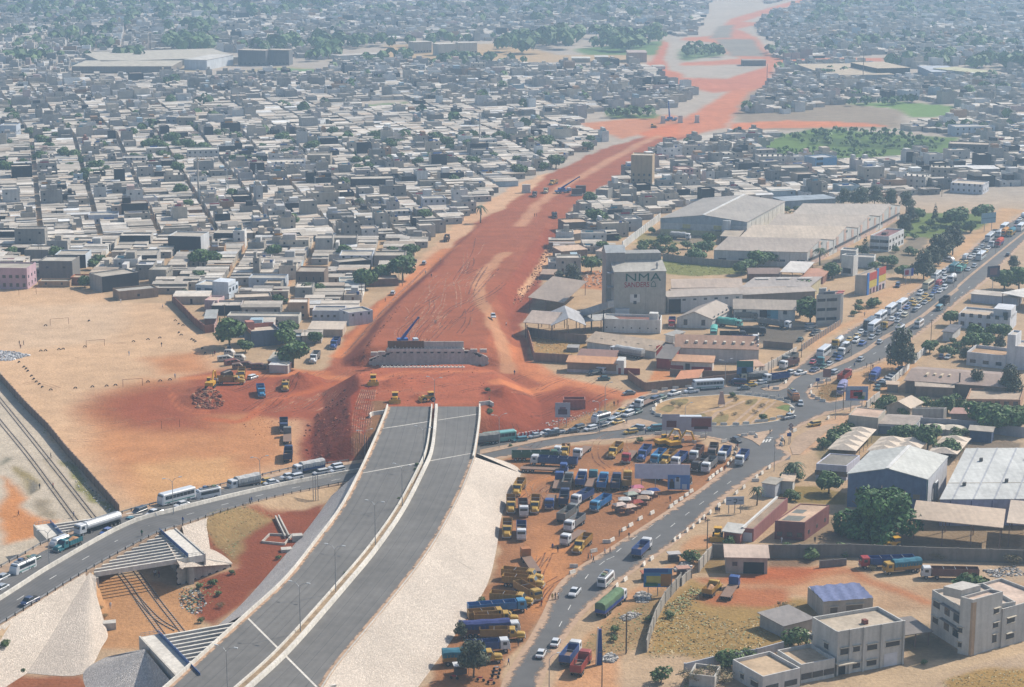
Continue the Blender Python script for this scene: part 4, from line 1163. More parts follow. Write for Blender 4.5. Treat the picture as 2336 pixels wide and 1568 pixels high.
B('canopy','pale canopy roof by the white roadside wall','E',(1230,1085),(1400,1075),3.0,7.0,'mono',rc=tone(222,178,146),eave=True,posts=True,rise=0.4,cat='canopy')
o,L,D,h=B('warehouse','white gable warehouse with weathered grey roof in the lorry yard','E',(442,648),(832,660),(545,),(1060,432),'gy',WHITE,tone(188,172,156),rise=2.6,cat='warehouse',wf=((2,1.0,1.4,2.2),),wr=((5,3.0,1.2,1.4),))
o,L,D,h=B('warehouse','long white depot with pale ribbed roof behind the parked lorries','E',(1072,565),(1745,580),(440,),12.0,'gx',WHITE,tone(202,186,168),rise=2.4,cat='warehouse',wf=((3,2.6,1.4,1.6),))
pane(o,'f',L,D,L*0.42,0,4.2,4.0,(0.02,0.02,0.025),'plain','doorway')
pane(o,'f',L,D,L*0.54,0,4.2,4.2,tone(110,170,196),'plain','door')
o,L,D,h=B('storehouse','long white storehouse wall with a row of small windows','E',(345,490),(1165,452),6.2,7.0,'mono',tone(226,226,224),tone(196,182,168),rise=0.8,cat='building',wf=((7,4.6,1.3,0.7),))
pane(o,'f',L,D,0.2,0,5.0,5.4,(0.03,0.025,0.025),'plain','doorway')
B('storehouse','long windowless grey-brown storehouse behind the lorry yard','E',(1168,440),(1962,398),5.4,6.0,'mono',tone(150,140,128),tone(192,178,164),rise=0.6,cat='building')
B('shed','very long narrow grey shed with clerestory behind the storehouses','E',(400,272),(1655,240),5.2,6.0,'gx',tone(150,140,130),tone(202,184,168),eave=True,rise=1.0,cat='shed')
B('shed','broad pinkish roofed shed beyond the long clerestory shed','E',(398,214),(1160,204),5.0,(1130,84,1),'gx',tone(140,120,108),tone(206,184,164),eave=True,rise=1.6,cat='shed')
o,L,D,h=B('shed','grey-roofed shed with cream end wall behind the tree','E',(1165,206),(1900,200),5.0,(2030,122),'mono',tone(222,208,168),tone(188,176,166),eave=True,rise=1.0,cat='shed')
for k in range(3):
 box_on(o,'roof_sheet',L*(0.05+k*0.32),D*0.72,h+0.95,L*(0.25+k*0.32),D*0.95,h+1.3,tone(214,206,196),'sheet')
B('shed','small brown barrel-roofed shed behind the pinkish roof','S',(930,800),(1182,800),3.4,7.0,'gx',tone(150,120,104),tone(166,140,126),eave=True,rise=1.6,cat='shed')
B('canopy','white sheet canopy open to the front','S',(1195,788),(1380,795),4.5,(1460,718),'mono',rc=tone(234,226,216),eave=True,posts=True,rise=0.5,cat='canopy')
B('shed','orange roofed shed beside the white sheet canopy','S',(1365,828),(1540,826),3.2,(1600,775),'mono',tone(160,116,96),tone(208,150,118),eave=True,rise=0.8,cat='shed')
o,L,D,h=B('office_block','four-storey grey office block with red side awnings by the busy road','C',(40,482),(285,470),11.5,(600,85),'flat',tone(206,202,192),tone(176,150,138),ph=0.5,cat='office block')
for k in range(3):
 pane(o,'f',L,D,L*0.05,2.2+k*3.6,L*0.36,1.1,name='window')
 pane(o,'f',L,D,L*0.47,2.2+k*3.6,L*0.46,1.1,name='window')
for k in range(9):
 u=D*(k+0.2)/9
 if k%3==1:
  for s in range(4):
   box_on(o,'awning',L,u,1.6+s*2.6,L+0.7,u+D/13,2.5+s*2.6,tone(226,128,118))
 elif k%3==0:
  box_on(o,'pier',L,u,0,L+0.9,u+D/12,h+0.6,tone(214,210,202),'wall')
 for s in range(3):
  pane(o,'r',L,D,u+D/30,1.8+s*3.5,1.1,1.7)
for u in(0.1,0.55):
 box_on(o,'red_canopy',L-1.2,D*u,h+0.5,L+1.4,D*(u+0.14),h+0.8,tone(220,92,92))
mb=MB().add([(L*.35,D*.3,h+.1),(L*.65,D*.3,h+.1),(L*.65,D*.38,h+.1),(L*.35,D*.38,h+.1),(L*.5,D*.34,h+2.2)],[(0,1,4),(1,2,4),(2,3,4),(3,0,4)])
mb.build('roof_light','sheet',o,tone(200,212,212))
box_on(o,'roof_plant',L*0.3,D*0.08,h+0.1,L*0.8,D*0.2,h+1.5,(0.12,0.12,0.13))
box_on(o,'stair_tower',0.3,D*0.4,h,L*0.35,D*0.6,h+2.4,tone(214,210,202),'wall')
o,L,D,h=B('showroom','roadside building with blue, red and yellow facade panels','L',(470,1380),(600,1385),7.5,(815,1105),'flat',tone(206,196,184),tone(196,176,156),cat='building')
for u0,u1,z0,z1,c in((0.0,0.1,0,9.0,(64,128,206)),(0.1,0.5,5.6,8.6,(206,82,62)),(0.1,0.5,2.6,5.4,(226,204,92)),(0.5,0.6,0,9.4,(74,134,204)),(0.6,0.98,6.2,9.2,(208,84,66)),(0.6,0.98,3.4,6.0,(228,208,98)),(0.1,0.5,0.2,2.4,(236,206,204)),(0.6,0.98,0.2,3.2,(232,214,210))):
 box_on(o,'facade_panel',L-0.1,D*u0,z0,L+0.25,D*u1,z1,tone(*c))
for k in range(5):
 pane(o,'r',L,D,D*(0.13+0.17*k),0.2,1.6,2.1,(0.1,0.03,0.04) if k%2 else None,'plain' if k%2 else 'glass','doorway',0.32)
B('annex','small white stair tower building behind the showroom','L',(318,1160),(452,1175),8.0,5.0,'flat',WHITE,tone(206,200,190),wf=((1,1.0,3.6,2.2),),cat='building')
B('annex','white flat-roofed annex beside the avenue of trees','L',(480,1075),(680,1085),4.0,8.0,'flat',WHITE,tone(206,196,184),cat='building')
B('annex','small white box building with terrace before the office villa','L',(310,1010),(480,1020),4.4,7.0,'flat',WHITE,tone(220,212,200),cat='building')
hw=hgt('S',195,472,345)
o,L,D,h=B('warehouse','huge grey-roofed warehouse with white ridge strip and yellow base','S',(197,473),(908,505),hw,(1225,206),'gy',tone(214,214,210),tone(178,168,156),rise=2.4,cat='warehouse',over=0.25,wmat='sheet')
box_on(o,'base_band',-0.05,-0.06,0,L+0.06,D,hw*0.33,tone(214,206,158),'sheet')
mb=MB()
mb.add([(-0.08,-0.08,hw*0.74),(L+0.08,-0.08,hw*0.74),(L+0.08,-0.08,hw+0.05),(L/2,-0.08,hw+2.45),(-0.08,-0.08,hw+0.05)],[(0,1,2,3,4)])
mb.build('gable_band','sheet',o,tone(176,186,194))
MB().beam((L/2,-0.4,hw+2.85),(L/2,D+0.4,hw+2.85),1.2,0.35).build('ridge_strip','sheet',o,WHITE)
for k in range(9):
 box_on(o,'wall_panel',L-0.02,D*k/9+0.3,0.4,L+0.1,D*(k+1)/9-0.3,hw-0.9,tone(236,232,220),'sheet')
pane(o,'f',L,D,L*0.64,0,L*0.07,hw*0.42,(0.02,0.02,0.03),'plain','doorway')
for u in(0.26,0.62):
 box_on(o,'yellow_panel',L*u,-0.09,hw*0.4,L*(u+0.09),-0.03,hw*0.7,tone(216,204,140),'sheet')
 box_on(o,'door_hood',L*u-1,-1.4,hw*0.4,L*(u+0.11),0,hw*0.43,tone(160,160,156))
box_on(o,'stair_tower',L*0.735,-2.0,0,L*0.82,1.0,hw+0.6,tone(238,238,236),'wall')
bays=[((640,607),(1412,626)),((850,506),(1630,521)),((1077,411),(1830,421)),((1280,321),(2012,326))]
bl=['nearest of the four joined white gable warehouses','second of the four joined white gable warehouses counting from the near one','third of the four joined white gable warehouses counting from the near one','farthest of the four joined white gable warehouses']
ys=[]
for i,(p0,p1) in enumerate(bays):
 ys.append(at('S',p0[0],p0[1],6.5))
for i,(p0,p1) in enumerate(bays):
 a,b=at('S',*p0,6.5),at('S',*p1,6.5)
 ux=(b-a).normalized()
 uy=Vector((-ux.y,ux.x,0))
 nx=(at('S',*bays[i+1][1],6.5)-b) if i<3 else nx
 dep=nx.dot(uy)
 o,L,D,h=B('warehouse',bl[i],'S',p0,p1,6.5,dep-0.9,'gx',tone(226,224,218),tone((198,226,206,206)[i],(182,206,190,192)[i],(166,182,172,176)[i]),eave=True,rise=3.2,cat='warehouse',over=0.2,group='four joined warehouses',sh=nx.dot(ux)/dep)
 for u,w in((0.1,0.09),(0.42,0.09),(0.74,0.09)):
  box_on(o,'pink_stripe',L-0.02,D*u,2.2,L+0.12,D*(u+w),6.4+(2.4 if 0.3<u<0.6 else 0.6),tone(242,206,186),'sheet')
 box_on(o,'pink_base',L-0.02,D*0.15,0,L+0.1,D*0.85,2.0,tone(240,208,190),'sheet')
 box_on(o,'gallery',L,D*0.05,2.6,L+0.5,D*0.95,3.3,(0.06,0.06,0.065))
 box_on(o,'louvre',L,D*0.48,7.0,L+0.12,D*0.56,8.0,tone(110,130,128))
 if i==0:
  for k in range(9):
   if k%2==0:
    pane(o,'f',L,D,L*(0.05+0.105*k),2.2,L*0.085,0.9,(0.04,0.05,0.06),'plain','louvre')
   box_on(o,'post',L*(0.04+0.11*k),-0.1,0,L*(0.04+0.11*k)+0.3,0.05,6.3,tone(206,204,198))
o,L,D,h=B('office_villa','white two-storey office with maroon flat roof amid gardens','S',(1926,612),(2080,622),6.4,(2210,445),'flat',tone(236,236,234),tone(154,110,108),cat='office',wf=((2,1.0,4.0,1.3),(2,4.0,4.0,1.3)),wr=((5,0.8,2.2,1.6),(5,4.0,2.2,1.3)))
box_on(o,'roof_plant',L*0.35,D*0.3,h,L*0.6,D*0.45,h+1.2,(0.12,0.08,0.08))
B('shelter','small flat canopy between the yellow-based warehouse and the joined ones','S',(700,492),(838,500),3.6,(880,445),'slab',rc=tone(196,180,160),eave=True,posts=True,cat='canopy')
wall_run('tall white boundary wall running up from the mill past the houses','e',[(1560,1000),(1700,890),(1870,760),(2080,600)],3.6,WHITE)
wall_run('grey boundary wall in front of the joined warehouses','S',[(220,690),(450,720),(790,750),(900,745)],3.0,tone(170,160,148))
wall_run('panelled brown boundary wall of the weedy yard behind','d',[(250,1215),(470,1250),(800,1300),(1065,1325)],3.2,tone(160,136,118),pil=5)
wall_run('leaning brown boundary wall of the weedy yard beside the cutting','d',[(245,1200),(300,1400),(340,1557)],3.4,tone(176,128,100),pil=5)
wall_run('brown boundary wall in front of the weedy yard','d',[(345,1570),(600,1585),(870,1600)],3.2,tone(172,138,116),pil=4)
wall_run('long brown boundary wall along the roundabout','E',[(95,1350),(400,1320),(700,1295),(1000,1262),(1240,1232)],2.9,tone(172,136,112),pil=3.5)
wall_run('brown wall closing the yard beside the earth road','E',[(-90,1220),(0,1290),(95,1350)],2.9,tone(172,134,108),pil=3.5)
wall_run('short brown inner wall of the yard by the orange shed','E',[(375,1180),(620,1200),(1000,1205),(1180,1190)],2.4,tone(150,128,110),pil=4)
wall_run('whitewashed roadside wall beside the red shops','E',[(1245,1235),(1400,1150),(1600,1040),(1760,945)],2.8,tone(226,214,200),pil=3.5)
wall_run('roadside wall of white posts and dark panels before the lorry yard','E',[(1820,905),(2000,780),(2160,680),(2245,625)],2.2,tone(176,150,130),pil=2.6,cap=WHITE,t=0.15)
wall_run('grey inner wall between the lorry yard and the workshop','E',[(1400,870),(1560,885),(1720,895)],2.6,tone(150,138,126),pil=4)
o,L,D,h=B('villa','white two-storey block with balcony roofs right of the avenue','C',(1608,495),(2175,545),(362,),14.0,'flat',tone(232,234,238),tone(196,186,174),wf=((6,1.0,1.4,1.6),(6,4.4,1.4,1.4)),cat='building')
box_on(o,'upper_storey',L*0.66,1.0,h,L,D*0.8,h+3.6,tone(226,228,232),'wall')
box_on(o,'tiled_roof',L*0.03,0.4,h+0.72,L*0.6,6.0,h+0.95,tone(206,184,158))
pane(o,'f',L,D,L*0.86,h+1.2,1.6,1.4,name='window',proud=-0.95)
B('gate_house','small white gate house with slate slab roof by the avenue','C',(1440,640),(1545,650),3.4,13.0,'slab',tone(220,220,218),tone(120,118,122),cat='building')
o,L,D,h=B('villa','white bungalow with wide flat brown-decked roof','C',(1700,905),(2125,952),3.6,12.0,'flat',tone(236,236,238),tone(196,160,124),ph=1.1,wf=((3,1.0,2.0,1.2),),cat='house')
o,L,D,h=B('villa','tall white tower house at the right edge of the view','C',(2135,945),(2225,955),(590,),8.0,'flat',tone(240,240,242),tone(226,216,204),cat='house')
B('villa','white block adjoining the tall tower house at the right edge','C',(2225,955),(2480,975),7.5,10.0,'flat',tone(228,228,234),tone(222,206,190),cat='house')
o,L,D,h=B('workshop','long brown corrugated workshop roof with pale patches','C',(1032,1075),(2130,1150),4.2,(2250,985,.5),'gx',tone(150,136,122),tone(176,152,136),eave=True,rise=1.6,cat='workshop')
for k in range(4):
 box_on(o,'rooflight',L*(0.17+k*0.075),D*(0.2+.06*(k%2)),h+0.9,L*(0.17+k*0.075)+0.7,D*0.36,h+1.5,tone(226,206,176))
box_on(o,'chimney',L*0.53,1.0,h,L*0.53+0.4,1.4,h+3.4,(0.08,0.06,0.06))
B('lean_to','beige lean-to roof in front of the brown workshop','C',(1150,1140),(1555,1158),3.4,3.4,'mono',tone(150,138,126),tone(206,186,164),eave=True,rise=0.7,cat='shed',wf=())
o,L,D,h=B('flat_block','tan flat-roofed block with louvred windows behind bushes','C',(1690,1392),(2290,1402),(1302,),(2336,1190),'flat',tone(200,158,128),tone(200,178,154),wf=((6,1.0,1.5,1.7),),cat='building')
B('hut','tiny flat-roofed hut beside the white roadside wall','C',(830,1205),(945,1210),2.6,4.0,'slab',tone(160,150,140),tone(222,196,170),cat='hut')
B('canopy','wide white filling station canopy at the right edge','C',(2095,115),(2480,190),5.0,14.0,'slab',rc=tone(236,230,222),eave=True,posts=True,cat='canopy')
B('shop','long low station shop with blue fascia below the canopy','C',(1750,215),(2260,262),3.4,8.0,'slab',tone(206,206,216),tone(212,200,186),cat='shop')
wall_run('white roadside wall before the parked cars','C',[(870,1135),(960,1050),(1070,945)],2.4,WHITE)
wall_run('white roadside wall of the villa with tall hedge','C',[(1125,890),(1200,815),(1290,735)],2.4,WHITE)
wall_run('grey-white wall along the side lane','C',[(600,1395),(680,1320),(745,1275)],2.4,tone(212,206,198))
o,L,D,h=B('bungalow','beige hip-roofed bungalow beside the side lane','D',(818,300),(1075,320),3.2,(1215,115,1),'gy',tone(206,192,172),tone(206,182,156),rise=1.8,cat='house')
B('flat_block','plain beige box building behind the car shelters','D',(398,470),(722,505),(297,),(812,240),'flat',tone(206,196,180),tone(222,190,166),cat='building',ph=0.3)
o,L,D,h=B('pavilion','modern grey and white pavilion with overhanging flat roof','D',(742,492),(1100,510),(385,),(1195,305),'slab',tone(150,160,176),tone(190,176,164),cat='building',over=0.6)
box_on(o,'white_wall',L*0.35,-0.06,0,L+0.06,D,h-0.4,tone(238,240,244),'wall')
box_on(o,'fascia',-0.6,-0.62,h-0.5,L+0.62,D+0.6,h+0.01,tone(206,208,210))
B('flat_block','low sandy flat roof block behind the pavilion','D',(1100,352),(1445,360),3.6,(1535,225),'flat',tone(206,200,190),tone(222,192,164),cat='building',ph=0.4)
B('shed','pink-roofed shed beside the tall green hedge','D',(1530,378),(1860,385),3.0,(1900,250),'mono',tone(180,160,150),tone(196,152,136),rise=0.8,cat='shed')
wall_run('long grey garden wall behind the round tanks','D',[(1195,430),(1500,445),(1800,470),(2336,540)],3.2,tone(188,186,190),pil=6)
o,L,D,h=B('kiosk','blue-grey container shed with white ribbed roof','D',(1735,580),(1975,600),3.6,(2010,425),'gx',tone(96,112,140),tone(214,200,180),rise=0.7,cat='shed')
for k,(x,y) in enumerate(((1360,480),(1565,490))):
 p=at('D',x,y)
 t_=thing('water_tank',['round cream water tank on the left of the pair','round cream water tank on the right of the pair'][k],'tank',p)
 MB().cyl((0,0,-0.2),(0,0,1.8),3.6,n=20).build('tank_wall','concrete',t_)
 MB().cyl((0,0,1.8),(0,0,2.5),3.75,0.6,n=20).build('tank_lid','plain',t_,CREAM)
hb=hgt('D',385,1295,935)
o,L,D,h=B('warehouse','tall slate-blue warehouse with pale ridged roof','D',(385,1297),(1250,1362),hb,(1490,748),'gy',tone(112,132,166),tone(214,214,206),rise=2.2,cat='warehouse',over=0.3,wmat='sheet')
box_on(o,'sunlit_side',L-0.02,0.0,0,L+0.12,D,hb-0.05,tone(238,238,240),'sheet')  # right side painted white, as the sun lights it, over the blue walls
MB().beam((L/2,-0.35,hb+2.5),(L/2,D+0.35,hb+2.5),1.0,0.2).build('ridge_strip','sheet',o,WHITE)
for k in range(4):
 f=pane(o,'f',L,D,L*(0.1+0.245*k),hb*0.38,L*0.085,1.3,tone(160,150,130),'plain','louvre')
for k in range(4):
 pane(o,'r',L,D,D*(0.08+0.2*k),2.0,0.7,1.2)
 pane(o,'r',L,D,D*(0.08+0.2*k),6.0,0.7,1.2)
MB().cyl((L+0.2,0.1,0),(L+0.2,0.1,hb),0.15,n=6).build('drain_pipe','plain',o,tone(100,150,150))
mb=MB()
for a_,b_ in(((L+.6,D*.3,.5),(L+.6,D*.3,6)),((L+.6,D*.3,6),(L+.6,D*.42,6)),((L+.6,D*.42,6),(L+.6,D*.42,.5))):
 mb.cyl(a_,b_,0.35,n=8)
mb.build('duct','steel',o)
o,L,D,h=B('warehouse','wide low warehouse with lilac walls and white seamed roof','D',(1415,1222),(2560,1215),7.0,(1610+1150,748),'mono',tone(196,194,224),tone(220,220,214),eave=True,rise=2.4,cat='warehouse',over=0.2,wmat='sheet')
for k in range(5):
 MB().beam((L*(0.12+0.2*k),-0.2,h+0.26),(L*(0.12+0.2*k),D+.2,h+2.66),0.45,0.1).build('roof_seam','sheet',o,tone(186,188,192))
 box_on(o,'wall_post',L*(0.2*k+.1)-0.1,-0.1,0,L*(0.2*k+.1)+0.1,0.02,h-0.3,tone(120,116,150))
MB().beam((-.2,D*0.3,h+0.97),(L+.2,D*0.3,h+0.97),0.3,0.08).build('roof_seam','sheet',o,tone(196,182,160))
for x,y in((0.15,0.24),(0.2,0.72),(0.55,0.3),(0.66,0.75)):
 box_on(o,'roof_vent',L*x,D*y,h+2.4*y,L*x+0.9,D*y+0.9,h+2.4*y+1.1,(0.09,0.085,0.08))
o,L,D,h=B('annex','low annex with dark flat roof left of the blue warehouse','D',(42,985),(378,1010),4.0,(530,742),'flat',tone(222,222,236),tone(150,144,134),ph=0.25,wf=((3,1.0,3.4,1.4),),cat='building')
B('open_shed','long beige open-sided shed roof on rusty posts','O',(1530,442),(2115,502),6.5,(2130,405),'mono',rc=tone(216,192,166),eave=True,posts=True,rise=0.8,cat='shed')
B('open_shed','end bay of the beige open shed at the right edge of the view','O',(2165,470),(2500,500),6.3,16.0,'mono',rc=tone(216,196,174),eave=True,posts=True,rise=0.8,cat='shed')
o,L,D,h=B('brick_building','brick-red block with patched beige roof beside the great round tree','O',(600,580),(800,592),(462,),(968,358),'flat',tone(146,92,88),tone(222,188,158),ph=0.25,wf=((3,1.0,1.3,1.1),),wr=((3,1.2,1.0,1.0),))
box_on(o,'roof_patch',L*0.15,D*0.08,h+0.06,L*0.75,D*0.35,h+0.1,tone(140,140,132),'roof')
box_on(o,'roof_patch',L*0.12,D*0.5,h+0.06,L*0.5,D*0.7,h+0.1,tone(134,136,130),'roof')
o,L,D,h=B('brick_building','brick-red shed with brown roof and white raised edge','O',(378,592),(460,598),(512,),(690,312),'flat',tone(164,108,104),tone(176,152,128),ph=0.3)
box_on(o,'white_edge',0,0,h,0.5,D,h+0.6,WHITE)
pane(o,'f',L,D,0.2,0,L-0.6,h-0.8,tone(214,220,230),'plain','door')
B('lean_to','small pink lean-to with white roof at the corner of the brick-red shed','O',(262,598),(372,612),2.8,4.5,'mono',tone(186,122,112),tone(222,218,208),rise=0.7,cat='shed')
o,L,D,h=B('guard_tower','white square tower with concrete slab roof by the road','O',(516,292),(602,305),(205,),6.0,'slab',tone(222,224,230),tone(188,180,166),over=0.25,cat='tower')
B('annex','small white annex behind the square tower','O',(645,275),(720,280),3.6,7.0,'slab',tone(226,222,216),tone(226,200,172),cat='building')
o,L,D,h=B('garage','small derelict white garage with black doorway and stained roof','O',(276,806),(552,812),4.0,6.0,'mono',tone(206,188,174),tone(222,196,176),rise=1.0,cat='garage')
pane(o,'f',L,D,L*0.42,0,L*0.5,2.9,(0.012,0.012,0.014),'plain','doorway')
pane(o,'f',L,D,L*0.15,1.9,1.2,1.0,name='window')
o,L,D,h=B('ruined_house','roofless white house covered by a wrinkled blue tarpaulin','O',(925,1112),(1255,1085),3.8,10.0,'flat',tone(214,204,190),tone(180,172,160),ph=0.3,cat='house')
pane(o,'f',L,D,L*0.14,1.2,1.7,1.5,tone(120,112,100),'plain','window',0.05,True)
pane(o,'f',L,D,L*0.46,1.0,L*0.33,1.9,tone(140,130,116),'plain','window',0.05,True)
gx,gy=14,10
mb=MB()
P_=[[(L*(-0.02+1.0*i/gx),-0.4+(D*0.9)*j/gy,h+0.45+0.35*math.sin(i*1.9+j)*math.sin(j*1.3)+0.5*j/gy+R.uniform(-.08,.08)) for i in range(gx+1)] for j in range(gy+1)]
mb.add([p for r in P_ for p in r],[(j*(gx+1)+i,j*(gx+1)+i+1,(j+1)*(gx+1)+i+1,(j+1)*(gx+1)+i) for j in range(gy) for i in range(gx)])
mb.build('tarpaulin','cloth',o,tone(128,138,176),smooth=True)
B('shed','grey sheet-roofed shed behind the white stepped building','O',(660,1240),(850,1190),2.8,8.0,'mono',tone(196,190,182),tone(160,152,146),rise=0.4,cat='shed')
B('carport','weathered grey carport between the two white buildings','O',(1455,1222),(1640,1195),3.2,8.0,'mono',rc=tone(140,130,122),eave=True,posts=True,rise=0.3,cat='carport')
def storeys(o,face,L,D,spec):
 for u,z,w,hh in spec:
  pane(o,face,L,D,u,z,w,hh,tone(92,88,84),'plain','window',0.04,True)
o,L,D,h=B('white_office','white two-storey ribbed office with walled roof terrace','O',(1008,1490),(1452,1412),(1222,),('L',852,1122),'flat',tone(226,222,214),tone(206,190,168),ph=0.8,cat='office')
storeys(o,'f',L,D,[(L*.06,4.4,1.9,1.5),(L*.25,4.6,1.6,1.3),(L*.46,4.4,2.4,1.3),(L*.74,4.4,3.4,1.2),(L*.25,0.9,1.8,1.3),(L*.46,0.9,2.4,1.3)])
pane(o,'f',L,D,L*.72,0,L*.2,2.9,tone(232,232,236),'plain','door')
pane(o,'f',L,D,L*.03,0,L*.11,2.6,(0.03,0.03,0.03),'plain','doorway')
for k in range(5):
 box_on(o,'buttress',L*(0.0,.18,.385,.65,.985)[k],-0.35,0,L*(0.0,.18,.385,.65,.985)[k]+0.4,0.02,h+0.9,tone(222,218,210),'wall')
storeys(o,'l',L,D,[(3.0,4.6,1.6,1.4),(9.0,4.6,1.2,1.2)])
box_on(o,'roof_hatch',L*.52,D*.3,h,L*.58,D*.42,h+1.0,tone(150,92,80))
box_on(o,'porch',-0.4,-1.8,2.7,L*.24,0,2.95,CREAM)
o2,L2,D2,h2=B('white_office','low white wing with sandy roof stepping down from the ribbed office','O',(775,1545),(1000,1500),3.4,9.0,'flat',tone(230,226,218),tone(216,188,154),ph=0.8,cat='office',wf=((3,0.8,2.6,1.3),))
o2,L2,D2,h2=B('white_office','lowest white wing at the corner by the earth track','O',(520,1620),(770,1560),3.2,10.5,'flat',tone(230,226,220),tone(216,188,154),ph=0.8,cat='office',wf=((2,0.6,3.2,1.2),))
storeys(o2,'l',L2,D2,[(1.5,0.8,2.6,1.4),(6.5,1.0,1.2,1.2)])
p=at('O',1905,1362)
q=at('O',2120,1300)
o,L,D,h=B('white_apartments','large white three-storey block with tan corner strip at the right edge','O',(1908,1362),(2105,1302),(1005,),('L',1842,985),'flat',tone(224,220,212),tone(226,200,180),ph=0.7,cat='building')
storeys(o,'f',L,D,[(L*.72,1.6,1.3,1.9),(L*.72,5.0,1.6,1.2),(L*.72,8.2,1.6,1.2)])
box_on(o,'corner_strip',-0.05,-0.06,0,1.0,0.4,h,tone(200,172,142),'wall')
box_on(o,'stair_head',0.5,3.0,h,L*.7,7,h+2.0,tone(222,216,206),'wall')
storeys(o,'l',L,D,[(2.0,1.5,0.8,1.2),(2.0,4.8,.8,1.2)])
o,L,D,h=B('white_apartments','white three-storey wing with dark window hoods behind the tan strip','O',(1640,1195),(1850,1330),(940,),13.0,'flat',tone(222,218,210),tone(222,204,184),ph=0.8,cat='building')
storeys(o,'f',L,D,[(L*.06,6.3,2.6,1.6),(L*.06,2.6,2.2,1.5)])
for z in(2.6,6.0):
 box_on(o,'window_hood',L*.36,-0.8,z+2.1,L*.95,0.02,z+2.35,(0.16,0.155,0.15))
 pane(o,'f',L,D,L*.42,z,L*.16,1.9,name='window')
 pane(o,'f',L,D,L*.7,z-0.2,L*.2,1.9,name='window')
o,L,D,h=B('white_apartments','white wing running off the right edge of the view','O',(2112,1305),(2420,1215),8.2,14.0,'flat',tone(226,222,214),tone(230,204,184),ph=0.7,cat='building')
storeys(o,'f',L,D,[(L*.1,5.2,2.4,1.3),(L*.1,1.6,2.4,1.3),(L*.5,5.2,2.0,1.3),(L*.5,1.6,2.0,1.3)])
wall_run('long grey boundary wall behind the parked trailers','O',[(190,700),(600,705),(1100,700),(1600,720),(2267,740),(2600,750)],3.4,tone(150,142,132),pil=6)
wall_run('pale boundary wall corner by the red gate','O',[(95,800),(150,730),(190,695)],3.0,tone(206,196,182),pil=4)
wall_run('leaning grey boundary wall of the dry grass plot along the verge','K',[(880,830),(700,1040),(600,1240),(540,1420),(500,1580)],2.8,tone(176,168,156),pil=4)
wall_run('broken pale boundary wall piece by the rubble heap','K',[(990,760),(930,800),(885,850)],2.2,tone(190,182,170),pil=2.5)
wall_run('white-blue garden wall in front of the dry grass plot','O',[(0,1470),(240,1410),(480,1370),(660,1320)],2.0,tone(214,216,222),pil=5)
wall_run('low rubble wall behind the red lorry','O',[(905,770),(1080,755)],1.8,tone(150,144,138),pil=3)
o,L,D,h=B('gate_hut','small walled forecourt at the bottom by the green bush','O',(30,1560),(200,1580),1.8,6.0,'flat',tone(212,206,196),tone(206,182,156),ph=0.9,cat='building')
def unskew():
 for o,k in SKEW:
  for c in o.children_recursive:
   me=c.data
   if me.users>1:
    continue
   co=np.empty(len(me.vertices)*3,dtype=np.float32)
   me.vertices.foreach_get('co',co)
   co=co.reshape(-1,3)
   co[:,0]+=k*co[:,1]
   me.vertices.foreach_set('co',co.ravel())
   me.update()
 SKEW.clear()
unskew()
# the town: houses traced from the near rows first
def H(label,win,p0,p1,top,depth,wc,rc=tone(196,186,170),roof='flat',wf=(),wr=(),ph=0.6,black=False,cat='house',name='house',rise=0.6,tank=None):
 o,L,D,h=B(name,label,win,p0,p1,(top,) if top>30 else top,depth,roof,wc,rc,cat,wf=wf,wr=wr,ph=ph,rise=rise,over=0.2)
 if black:
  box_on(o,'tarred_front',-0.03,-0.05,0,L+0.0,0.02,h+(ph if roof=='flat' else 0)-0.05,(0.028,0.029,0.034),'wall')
 if tank:
  box_on(o,'water_tank',L*0.2,D*0.3,h+0.06,L*0.2+1.3,D*0.3+1.3,h+1.4,tank)
 return o,L,D,h
CEM,CEM2,WASH,OCH=tone(158,152,144),tone(176,168,156),tone(232,228,220),tone(206,186,160)
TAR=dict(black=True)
H('pink three-storey corner house with oval balconies on the sand field','a',(-160,572),(382,578),300,13,tone(214,180,190),wf=((6,1.0,1.2,1.5),(6,4.6,1.4,1.3)),wr=((3,1.2,1.2,1.4),(3,4.4,1.2,1.2)))
H('grey cement two-storey block behind the brick cottages','a',(545,442),(1005,446),205,12,tone(140,136,132),tone(206,198,184),wf=((2,4.8,1.2,0.8),))
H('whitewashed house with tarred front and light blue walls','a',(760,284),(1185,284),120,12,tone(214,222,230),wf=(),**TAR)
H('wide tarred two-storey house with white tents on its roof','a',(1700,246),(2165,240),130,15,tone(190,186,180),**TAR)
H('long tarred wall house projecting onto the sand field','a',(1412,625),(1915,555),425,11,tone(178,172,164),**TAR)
H('brown walled compound with sheet roofs at the field corner','a',(1636,735),(2180,682),3.2,8,tone(170,146,124),tone(190,184,172),wf=((1,1.0,1.0,1.0),))
H('grey square house beside the alley at the field corner','a',(2050,515),(2292,520),325,10,tone(172,164,152),tone(200,192,178),wr=((4,1.5,0.8,1.0),(4,4.4,0.8,1.0)))
H('orange brick cottage behind the small field tree','a',(972,518),(1402,522),430,7,tone(186,118,84),tone(206,180,152),wf=((2,1.2,1.0,0.9),))
H('low mud-coloured cottage with grey roof on the field edge','a',(525,548),(962,548),485,6,tone(190,158,128),tone(186,180,166),wf=((2,1.0,0.9,1.0),))
H('grey windowless house with two poles before it','a',(342,198),(668,198),50,11,tone(150,146,140),tone(206,196,180))
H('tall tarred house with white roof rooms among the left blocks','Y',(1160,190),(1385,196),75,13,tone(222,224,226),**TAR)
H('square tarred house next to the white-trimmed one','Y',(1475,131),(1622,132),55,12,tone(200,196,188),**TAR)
o,L,D,h=H('slate-blue house with pink roof terrace near the wreck yard','b',(1122,1376),(1525,1342),1192,10,tone(112,126,146),tone(226,208,186),ph=0.9)
